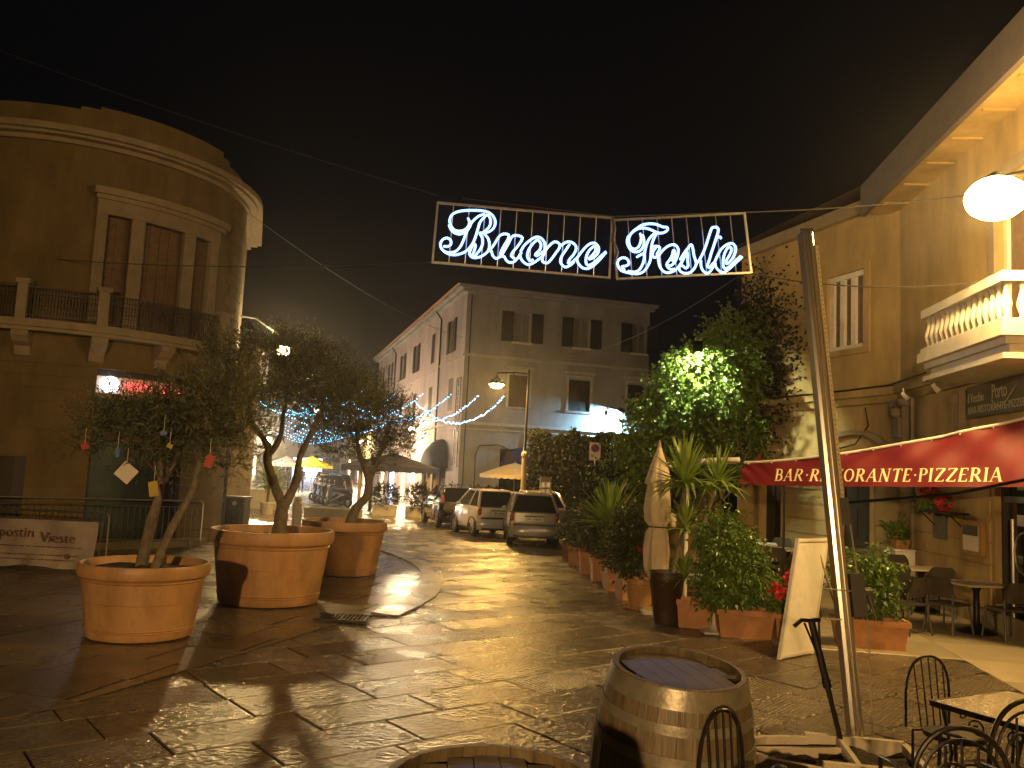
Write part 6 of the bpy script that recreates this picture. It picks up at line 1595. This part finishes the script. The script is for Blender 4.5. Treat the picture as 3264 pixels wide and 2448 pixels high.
# ================================================================== CARS
def car(name, label, loc, rz, L, Wd, Hh, paint, glassf, cabin, prof, wheels, grp='cars parked along the kerb', rear_glass=True, roofm=None, plate=True):
    """y forward, rear at y=0. prof: (y, belt z, half width factor, bottom z); cabin: (y, z roof, half width)"""
    t = thing(name, label, 'car', loc, rz, grp)
    hw = Wd / 2
    def ring(y, belt, k, zb):
        w_ = hw * k
        half = [(w_ * .80, zb), (w_ * .95, zb + .10), (w_ * .995, zb + .28), (w_, (belt + zb) / 2 + .06), (w_ * .965, belt - .06), (w_ * .90, belt)]
        return [(x, y, z) for x, z in half] + [(-x, y, z) for x, z in half[::-1]]
    def loft(R_, mb):
        n = len(R_[0]); o = len(mb.v)
        mb.add([p for r in R_ for p in r], [(i * n + j, i * n + (j + 1) % n, (i + 1) * n + (j + 1) % n, (i + 1) * n + j) for i in range(len(R_) - 1) for j in range(n)] + [tuple(range(n))[::-1], tuple(range((len(R_) - 1) * n, len(R_) * n))])
    mb = MB(); loft([ring(*p) for p in prof], mb); mb.build('body', paint, t, world=False, auto=True)
    # greenhouse: glass volume with painted roof, pillars
    def cring(y0, z0, y1, z1, w0, w1):
        return (y0, z0, w0, y1, z1, w1)
    (yb, zb_, wb_), (yr1, zr1, wr1), (yr2, zr2, wr2), (yf, zf, wf_) = cabin
    G = MB(); vs = [(-wb_, yb, zb_), (wb_, yb, zb_), (wr1, yr1, zr1), (-wr1, yr1, zr1), (-wr2, yr2, zr2), (wr2, yr2, zr2), (wf_, yf, zf), (-wf_, yf, zf)]
    gl = MB().add([vs[i] for i in (0, 1, 2, 3)], [(0, 1, 2, 3)]); gl.build('rear_window', M_GLASS, t, world=False)
    gl = MB().add([vs[i] for i in (7, 6, 5, 4)], [(0, 1, 2, 3)]); gl.build('windscreen', M_GLASS, t, world=False)
    for s in (0, 1):
        q = [vs[i] for i in ((1, 6, 5, 2) if s else (0, 3, 4, 7))]
        MB().add(q, [(0, 1, 2, 3)]).build('side_window', M_GLASS, t, world=False)
    rfm = roofm or paint
    mb = MB()
    mb.add([(-wr1 - .01, yr1 - .03, zr1 - .02), (wr1 + .01, yr1 - .03, zr1 - .02), (wr1 + .01, yr1, zr1 + .012), (-wr1 - .01, yr1, zr1 + .012), (-wr2, yr2, zr2 + .012), (wr2, yr2, zr2 + .012), (0, (yr1 + yr2) / 2, max(zr1, zr2) + .045)],
           [(0, 1, 2, 3), (3, 2, 6), (2, 5, 6), (5, 4, 6), (4, 3, 6)]); mb.build('roof', rfm, t, world=False, auto=True)
    pl2 = MB()
    def pil(p, q, r=.035): pl2.tube([Vector(p), Vector(p).lerp(Vector(q), .5), Vector(q)], r, 6)
    for sx in (-1, 1):
        pil((sx * wb_, yb, zb_), (sx * wr1, yr1, zr1), .05); pil((sx * wr1, yr1, zr1), (sx * wr2, yr2, zr2), .035); pil((sx * wr2, yr2, zr2), (sx * wf_, yf, zf), .035)
        ym = yb + (yf - yb) * .42; pil((sx * (wb_ + .01), ym, zb_ + .01), (sx * wr1, yr1 + (yr2 - yr1) * .4, zr1), .035)
    pl2.build('pillar', paint, t, world=False, smooth=True)
    # wheels
    for wy in wheels[0]:
        for sx in (-1, 1):
            r = wheels[1]; x = sx * (hw - .10)
            ty = MB().lathe([(r * .62, -.085), (r * .93, -.085), (r, -.06), (r, .06), (r * .93, .085), (r * .62, .085)], 26, capt=False, capb=False).warp(lambda a, b, c, x=x, wy=wy, r=r: (x + c, wy + a, r + b)).build('tyre', M_RUBBER, t, world=False, smooth=True)
            rm_ = MB(); rm_.lathe([(r * .62, .05), (r * .6, .082), (r * .54, .082), (r * .52, .03)], 26, capt=False, capb=False).lathe([(r * .12, .03), (r * .1, .075)], 12)
            for k in range(6):
                a = k * math.pi / 3; c_, s_2 = math.cos(a), math.sin(a); q = [(r * .08, -r * .05), (r * .56, -r * .035), (r * .56, r * .035), (r * .08, r * .05)]
                rm_.add([(u * c_ - v * s_2, u * s_2 + v * c_, .062) for u, v in q] + [(u * c_ - v * s_2, u * s_2 + v * c_, .03) for u, v in q], [(0, 1, 2, 3), (0, 4, 5, 1), (2, 6, 7, 3)])
            rm_.lathe([(r * .01, .02), (r * .53, .02)], 20, capt=False, capb=False)
            rm_.warp(lambda a, b, c, x=x, wy=wy, r=r, sx=sx: (x + sx * c, wy + a, r + b)).build('rim', M_RIM, t, world=False)
            # dark arch lip
            MB().tube([(sx * (hw * .985), wy + (r + .05) * math.cos(a * math.pi / 12), r + (r + .05) * math.sin(a * math.pi / 12)) for a in range(0, 13)], .028, 6).build('wheel_arch', M_PLAST, t, world=False)
    return t
def smart(label, loc, rz, paint, panel=None, plate=True):
    t = car('small_car', label, loc, rz, 2.55, 1.56, 1.54, paint, None,
            [(.05, .98, .70), (.36, 1.47, .53), (1.25, 1.50, .56), (2.02, 1.0, .70)],
            [(0.0, .92, .86, .34), (.06, .96, .95, .26), (.3, .98, 1.0, .20), (1.2, .98, 1.0, .20), (2.0, .98, .99, .20), (2.35, .82, .93, .24), (2.52, .62, .82, .32)],
            ((.42, 2.15), .29))
    bp_ = panel or paint
    # tailgate, bumper, lights, plate
    MB().grid(lambda u, v: ((u - .5) * (1.12 + .0 * v), -.012 - .035 * math.cos((u - .5) * 3.0) , .68 + .27 * v), 10, 3).build('tailgate', bp_, t, world=False, smooth=True)
    MB().grid(lambda u, v: ((u - .5) * 1.50 * (1 - .05 * abs(v - .5)), -.06 - .05 * math.sin(math.pi * v) + .16 * (abs(u - .5) * 2) ** 4, .24 + .34 * v), 16, 6).build('bumper', bp_, t, world=False, smooth=True)
    MB().grid(lambda u, v: ((u - .5) * 1.2, -.085 + .06 * (abs(u - .5) * 2) ** 4, .24 + .10 * v), 10, 2).build('lower_grille', M_PLAST, t, world=False)
    MB().box(-.62, .62, -.075, -.02, .585, .64).build('bumper_gap', M_PLAST, t, world=False)
    MB().box(-.60, .60, .0, .06, .955, .985).build('rear_window_trim', M_PLAST, t, world=False)
    for sx in (-1, 1):
        MB().sphere((sx * .66, .01, .82), .085, 12, 8, .8, .6, 1.45).build('tail_light', M_TAIL, t, smooth=True, world=False)
        MB().sphere((sx * .80, 1.65, 1.02), .07, 10, 6, 1.2, .7, .8).build('wing_mirror', paint, t, smooth=True, world=False)
    pb = MB().box(-.26, .26, -.075, -.055, .72, .83).build('number_plate', mat('plate_white', (.55, .58, .58), .4, 0), t, world=False)
    f = MB(); rr_ = random.Random(int(loc[1] * 10))
    for k in range(7):
        if k != 2: x = -.20 + k * .06; f.box(x, x + .014, -.078, -.0755, .745, .805).box(x + .022, x + .036, -.078, -.0755, .745 + rr_.choice((0, .03)), .805).box(x, x + .036, -.0785, -.0758, .770, .782)
    f.build('plate_characters', M_NAVY, pb, world=False)['kind'] = 'stuff'
    MB().box(-.3, .3, -.08, -.04, .845, .875).build('boot_handle', M_PLAST, t, world=False)
    for sx in (-1, 1): MB().box(sx * .775 - .004, sx * .775 + .004, .70, 1.62, .36, .365).box(sx * .778 - .004, sx * .778 + .004, .70, .705, .36, .95).build('door_gap', M_PLAST, t, world=False)
    return t
smart('small grey two seater car nearest to the flower pots, seen from behind', (.84, 25.0, 0), R(3), M_CAR_GREY)
smart('small two seater car with pinkish white side and silver tail, second from the right', (-.22, 27.55, 0), R(23), M_CAR_WHITE, M_CAR_SILVER)
hb_ = car('small_car', 'dark hatchback with a glowing red tail light, farthest of the three parked cars', (-1.55, 30.6, 0), R(17), 3.8, 1.68, 1.50, M_CAR_DARK, None,
          [(.15, .98, .74), (.62, 1.44, .56), (1.9, 1.48, .58), (2.9, 1.0, .74)],
          [(0, .90, .86, .36), (.08, .96, .95, .26), (.4, .98, 1.0, .2), (1.6, .98, 1.0, .2), (2.8, .98, 1.0, .2), (3.5, .82, .95, .24), (3.75, .62, .84, .34)], ((.65, 3.05), .31))
for sx in (-1, 1): MB().sphere((sx * .72, .12, 1.02), .09, 12, 8, .7, .6, 2.0).build('tail_light', emis('lit_tail', (1, .03, .02), .25), hb_, smooth=True, world=False)
MB().grid(lambda u, v: ((u - .5) * 1.6, -.05 - .06 * math.sin(math.pi * v) + .16 * (abs(u - .5) * 2) ** 4, .28 + .3 * v), 14, 5).build('bumper', M_CAR_DARK, hb_, smooth=True, world=False)
MB().box(-.26, .26, -.12, -.10, .6, .71).build('number_plate', MATS['plate_white'], hb_, world=False)
wc_ = car('small_car', 'white car mostly hidden behind the two small two seater cars', (1.35, 29.3, 0), R(8), 3.8, 1.68, 1.48, M_CAR_WHITE, None,
          [(.15, .98, .74), (.62, 1.44, .56), (1.9, 1.48, .58), (2.9, 1.0, .74)],
          [(0, .90, .86, .36), (.08, .96, .95, .26), (.4, .98, 1.0, .2), (1.6, .98, 1.0, .2), (2.8, .98, 1.0, .2), (3.5, .82, .95, .24), (3.75, .62, .84, .34)], ((.65, 3.05), .31))
for i, (x, y, rz) in enumerate([(-9.9, 48, 14), (-10.6, 54, 15), (-12.6, 61, 16), (-14.2, 67, 16)]):
    dup(hb_, (x, y, 0), R(rz), ['dark parked car just behind the farthest olive tree on the street', 'dark car second along the street behind the scooters', 'dark car under the yellow parasol far along the street', 'farthest dark car on the right side of the lit street'][i], 'cars parked down the lit street')
# scooters
def scooter(label, loc, rz, m_):
    t = thing('scooter', label, 'scooter', loc, rz, 'scooters parked down the lit street')
    for y in (0, 1.25): MB().lathe([(.12, -.05), (.22, -.05), (.24, 0), (.22, .05), (.12, .05)], 18, capt=False, capb=False).warp(lambda a, b, c, y=y: (c, y + a, .24 + b)).build('wheel', M_RUBBER, t, world=False, smooth=True)
    mb = MB(); rg = [(-.2, .55, .12, .16), (0, .62, .17, .18), (.3, .58, .18, .2), (.55, .42, .14, .12), (.85, .30, .15, .06), (1.0, .34, .16, .06)]
    for i, (y, z, wx, wz) in enumerate(rg): mb.v += [(wx * math.cos(a * math.pi / 5), y, z + wz * math.sin(a * math.pi / 5)) for a in range(10)]
    mb.f += [(i * 10 + j, i * 10 + (j + 1) % 10, (i + 1) * 10 + (j + 1) % 10, (i + 1) * 10 + j) for i in range(5) for j in range(10)] + [tuple(range(10))[::-1]]
    mb.build('body', m_, t, world=False, smooth=True)
    MB().box(-.14, .14, -.2, .45, .78, .86).build('saddle', M_RUBBER, t, world=False)
    MB().box(-.2, .2, 1.0, 1.05, .3, .95).build('leg_shield', m_, t, world=False)
    MB().tube([(0, 1.25, .24), (0, 1.08, .95), (0, 1.02, 1.08)], .03, 6).tube([(-.3, .92, 1.08), (0, 1.02, 1.06), (.3, .92, 1.08)], .015, 6).build('handlebar', M_STEEL, t, world=False)
    MB().sphere((0, 1.12, 1.0), .07, 10, 6).build('headlight', M_RIM, t, world=False, smooth=True)
    for sx in (-1, 1): MB().tube([(sx * .25, .95, 1.08), (sx * .3, .95, 1.25)], .007, 5).sphere((sx * .31, .95, 1.28), .05, 8, 6, 1, .3, .8).build('mirror', M_STEEL, t, world=False)
    return t
s0 = scooter('dark scooter nearest in the row behind the farthest pot', (-7.9, 42.5, 0), R(75), M_CAR_DARK)
for i in range(4): dup(s0, (-8.5 - .42 * i, 44 + 1.3 * i, 0), R(72 + 5 * (i % 2)), ['second scooter of the row behind the farthest olive pot', 'third scooter of the row in the lit street', 'fourth scooter of the row in the lit street', 'last scooter of the row in the lit street'][i])

# ================================================================== PEOPLE FAR DOWN THE STREET
def person(label, loc, rz, h=1.72, step=.18, phone=False):
    t = thing('person', label, 'person', loc, rz, 'people walking down the street')
    k = h / 1.72
    J = [((0, 0, .98), .14), ((0, 0, 1.2), .15), ((0, 0, 1.42), .15), ((0, .01, 1.5), .06), ((0, .01, 1.56), .075), ((0, .02, 1.66), .095), ((0, .01, 1.735), .05),
         ((.09, 0, .92), .10), ((.10, step, .52), .07), ((.10, step * 1.1, .09), .05), ((.10, step * 1.1 + .13, .05), .04),
         ((-.09, 0, .92), .10), ((-.10, -step * .6, .52), .07), ((-.10, -step * 1.6, .12), .05), ((-.10, -step * 1.6 + .12, .05), .04),
         ((.19, 0, 1.42), .07), ((.24, -step * .4, 1.15), .05), ((.24, .12 if phone else 0, .92), .04), ((.23, .24 if phone else .04, .9), .035),
         ((-.19, 0, 1.42), .07), ((-.24, step * .4, 1.15), .05), ((-.23, .1, .92), .04), ((-.22, .14, .84), .035)]
    E_ = [(0, 1), (1, 2), (2, 3), (3, 4), (4, 5), (5, 6), (0, 7), (7, 8), (8, 9), (9, 10), (0, 11), (11, 12), (12, 13), (13, 14), (2, 15), (15, 16), (16, 17), (17, 18), (2, 19), (19, 20), (20, 21), (21, 22)]
    me = bpy.data.meshes.new('body'); me.from_pydata([tuple(c * k for c in p) for p, r in J], E_, [])
    o = bpy.data.objects.new('body', me); COL.objects.link(o)
    sm = o.modifiers.new('skin', 'SKIN'); sd = o.modifiers.new('sub', 'SUBSURF'); sd.levels = sd.render_levels = 1
    for v, (p, r) in zip(me.skin_vertices[0].data, J): v.radius = (r * k, r * k)
    me.skin_vertices[0].data[0].use_root = True
    me.materials.append(M_CLOTH_D); o.parent = t
    MB().sphere((0, .03 * k, 1.64 * k), .088 * k, 12, 8, .85, 1, 1.2).build('head', M_SKIN, t, world=False, smooth=True)
    MB().sphere((0, -.005 * k, 1.67 * k), .098 * k, 12, 8, .92, 1, 1.1).build('hair', M_RUBBER, t, world=False, smooth=True)
    return t
person('leftmost of the group of dark figures walking away, in a dark coat', (-15.6, 55.2, 0), R(17), 1.70)
person('second dark figure of the walking group, just right of the leftmost', (-14.9, 55.6, 0), R(17), 1.62, .12)
person('third dark figure at the right of the walking group', (-14.3, 55.1, 0), R(20), 1.74, .2)
person('lone dark figure walking right of the forked olive trunk', (-14.2, 58.6, 0), R(10), 1.78, .22)

# ================================================================== GAZEBO, PARASOLS, PLANTERS IN FRONT OF THE TOWNHOUSE
gz = thing('gazebo', 'navy scalloped canopy on wooden posts with planters under it, left of the parked cars', 'gazebo', (-4.7, 38.2, 0))
gx0, gx1, gy0, gy1 = -7.0, -3.45, 37.2, 40.4
for x in (gx0 + .55, gx1 - .0):
    for y in (gy0, gy1): MB().box(x - .07, x + .07, y - .07, y + .07, 0, 1.98).build('post', M_TRIM, gz)
ap = ((gx0 + gx1) / 2, (gy0 + gy1) / 2, 2.75); cs4 = [(gx0 - .25, gy0 - .25, 2.12), (gx1 + .2, gy0 - .25, 2.12), (gx1 + .2, gy1 + .2, 2.12), (gx0 - .25, gy1 + .2, 2.12)]
MB().add(cs4 + [ap], [(0, 1, 4), (1, 2, 4), (2, 3, 4), (3, 0, 4)]).build('canopy', M_GREYCAN, gz)
vl = MB()
for (a, b) in zip(cs4, cs4[1:] + cs4[:1]):
    vl.grid(lambda u, v, a=a, b=b: (a[0] + (b[0] - a[0]) * u, a[1] + (b[1] - a[1]) * u, 2.12 - (.20 + .05 * abs(math.sin(u * math.pi * 14))) * v), 84, 1)
vl.build('valance', M_NAVY, gz)
for i, (x0, x1) in enumerate(((-5.75, -4.75), (-4.35, -3.3))):
    trough('stone_planter', ['pale trough with bushes at the left of the gazebo', 'pale trough with bushes at the right of the gazebo'][i], 'planter', x0, x1, 36.75, 37.1, .40, M_PLS, 'troughs in front of the gazebo')
    t = thing('bush', ['green bush in the left trough of the gazebo', 'green bush in the right trough of the gazebo'][i], 'shrub', ((x0 + x1) / 2, 36.9, .4), 0, 'bushes of the gazebo')
    twig_leaves('foliage', [(((x0 + x1) / 2, 36.95, .85), (.55, .3, .5), 1)], 260, 8, .25, .09, .05, M_HEDGE, t, org=((x0 + x1) / 2, 36.9, .4), up=.4); MB().tube([((x0 + x1) / 2, 36.95, .3), ((x0 + x1) / 2, 36.95, .8)], .03, 5).build('stem', M_BARK, t)
for i, x in enumerate((-2.55, -1.5, -.6, .4)):
    y = 41.5 + i * .6
    t = thing('bush', ['round dark bush right of the gazebo against the townhouse corner', 'low clipped bush left of the white parasol', 'low clipped bush under the white parasol', 'low bush right under the white parasol'][i], 'shrub', (x, y, 0), 0, 'bushes before the townhouse')
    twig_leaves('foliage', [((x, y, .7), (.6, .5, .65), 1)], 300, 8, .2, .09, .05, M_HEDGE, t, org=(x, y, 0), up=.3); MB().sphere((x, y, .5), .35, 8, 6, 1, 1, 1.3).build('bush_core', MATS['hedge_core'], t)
def open_parasol(name, label, c, r, z, h, m_):
    t = thing(name, label, 'parasol', c)
    n = 8; mb = MB()
    def fn(u, v):
        a = 2 * math.pi * u; k = 1 - .06 * abs(math.sin(a * n / 2)); rr_ = r * v * k; return (c[0] + rr_ * math.cos(a), c[1] + rr_ * math.sin(a), z + h * (1 - v ** 1.15) - .0)
    MB().grid(fn, 48, 6).build('canopy', m_, t, smooth=True)
    MB().grid(lambda u, v: (c[0] + (r * (1 - .06 * abs(math.sin(2 * math.pi * u * n / 2)))) * math.cos(2 * math.pi * u), c[1] + (r * (1 - .06 * abs(math.sin(2 * math.pi * u * n / 2)))) * math.sin(2 * math.pi * u), z - v * (.14 + .05 * abs(math.sin(u * math.pi * 32)))), 96, 1).build('valance', m_, t)
    MB().tube([(c[0], c[1], 0), (c[0], c[1], z + h + .08)], .03, 8).build('pole', M_TRIM, t)
    return t
open_parasol('open_parasol', 'open white parasol in front of the townhouse arch, behind the lamp post', (.35, 42.4, 0), 1.75, 1.98, .62, M_CANVAS)
open_parasol('open_parasol', 'bright yellow open parasol far along the lit street', (-14.3, 62, 0), 1.5, 1.95, .65, mat('yellow_canvas', (.75, .60, .04), .7, .05, 5, trans=.4))
open_parasol('open_parasol', 'grey open parasol left of the yellow one down the street', (-16.6, 63.5, 0), 1.4, 1.95, .6, M_GREYCAN)
# utility cabinet and no parking sign
cbn = thing('utility_cabinet', 'pale utility cabinet with four small panels in front of the hedge behind the grey car', 'cabinet', (1.4, 30, 0))
MB().box(1.16, 1.56, 30, 30.3, .9, 2.0).build('cabinet_body', M_PLS, cbn); MB().box(1.1, 1.62, 30.05, 30.25, 0, .9).build('cabinet_base', M_TRIM, cbn)
for i in (0, 1):
    for j in (0, 1): MB().box(1.20 + .18 * i, 1.33 + .18 * i, 29.985, 30, 1.40 + .24 * j, 1.58 + .24 * j).build('cabinet_panel', M_STEEL, cbn)
np_ = thing('no_parking_sign', 'white no parking sign with a round crossed symbol fixed high in front of the hedge', 'sign', (3.3, 32.3, 0))
MB().box(3.08, 3.50, 32.3, 32.32, 2.72, 3.40).build('sign_plate', M_WHITE, np_); MB().tube([(3.3, 32.35, 0), (3.3, 32.35, 3.3)], .03, 8).build('sign_post', M_STEEL, np_)
M_SR = mat('sign_red', (.45, .02, .02), .5, 0); M_SB = mat('sign_blue', (.02, .06, .35), .5, 0)
MB().lathe([(.155, 0), (.155, .004)], 24).warp(lambda x, y, z: (3.29 + x, 32.298 - z, 3.18 + y)).build('sign_disc', M_SB, np_)
MB().lathe([(.125, 0), (.160, 0), (.160, .007), (.125, .007), (.125, 0)], 24, capt=False, capb=False).warp(lambda x, y, z: (3.29 + x, 32.295 - z, 3.18 + y)).build('sign_ring', M_SR, np_)
MB().obox((3.29, 32.288, 3.18), (1, 0, -1), (0, 1, 0), (1, 0, 1), .27, .006, .035).build('sign_slash', M_SR, np_)
tm = text_mesh('G2', .11, .002, .004); tm.v = [(3.12 + x, 32.296 - z, 2.86 + y) for x, y, z in tm.v]; tm.build('sign_lettering', M_RUBBER, np_)

# wind-blown wet leaves and litter on the paving
n = 420
px_ = RNG.uniform(-5.5, 6.5, n); py_ = RNG.uniform(3.5, 19, n); k_ = RNG.uniform(size=n) < .55
px_[k_] = RNG.normal(-3.2, 1.3, k_.sum()); py_[k_] = RNG.normal(11.5, 2.6, k_.sum())
D_ = RNG.normal(size=(n, 3)); D_[:, 2] *= .12
o = bpy.data.objects.new('fallen_leaves', leaf_mesh('fallen_leaves', np.stack([px_, py_, np.full(n, .026)], 1), D_, .055, .022, mat('wet_leaf', (.12, .085, .03), .3, .4, 30), .05, up_bias=6)); COL.objects.link(o); tag(o, kind='stuff')

# ================================================================== HAZE (thin volume added to imitate lens glow round the lamps)
if HAZE_DENSITY > 0:
    hzm = bpy.data.materials.new('glow_haze'); hzm.use_nodes = True; nt = hzm.node_tree
    nt.nodes.remove(nt.nodes['Principled BSDF'])
    pv = nt.nodes.new('ShaderNodeVolumePrincipled'); pv.inputs['Color'].default_value = (.9, .9, .92, 1); pv.inputs['Density'].default_value = HAZE_DENSITY; pv.inputs['Anisotropy'].default_value = .86
    nt.links.new(pv.outputs[0], nt.nodes['Material Output'].inputs['Volume'])
    o = MB().box(-152, 92, -42, 222, -1.4, 15.2).build('glow_haze', hzm); tag(o, kind='stuff')
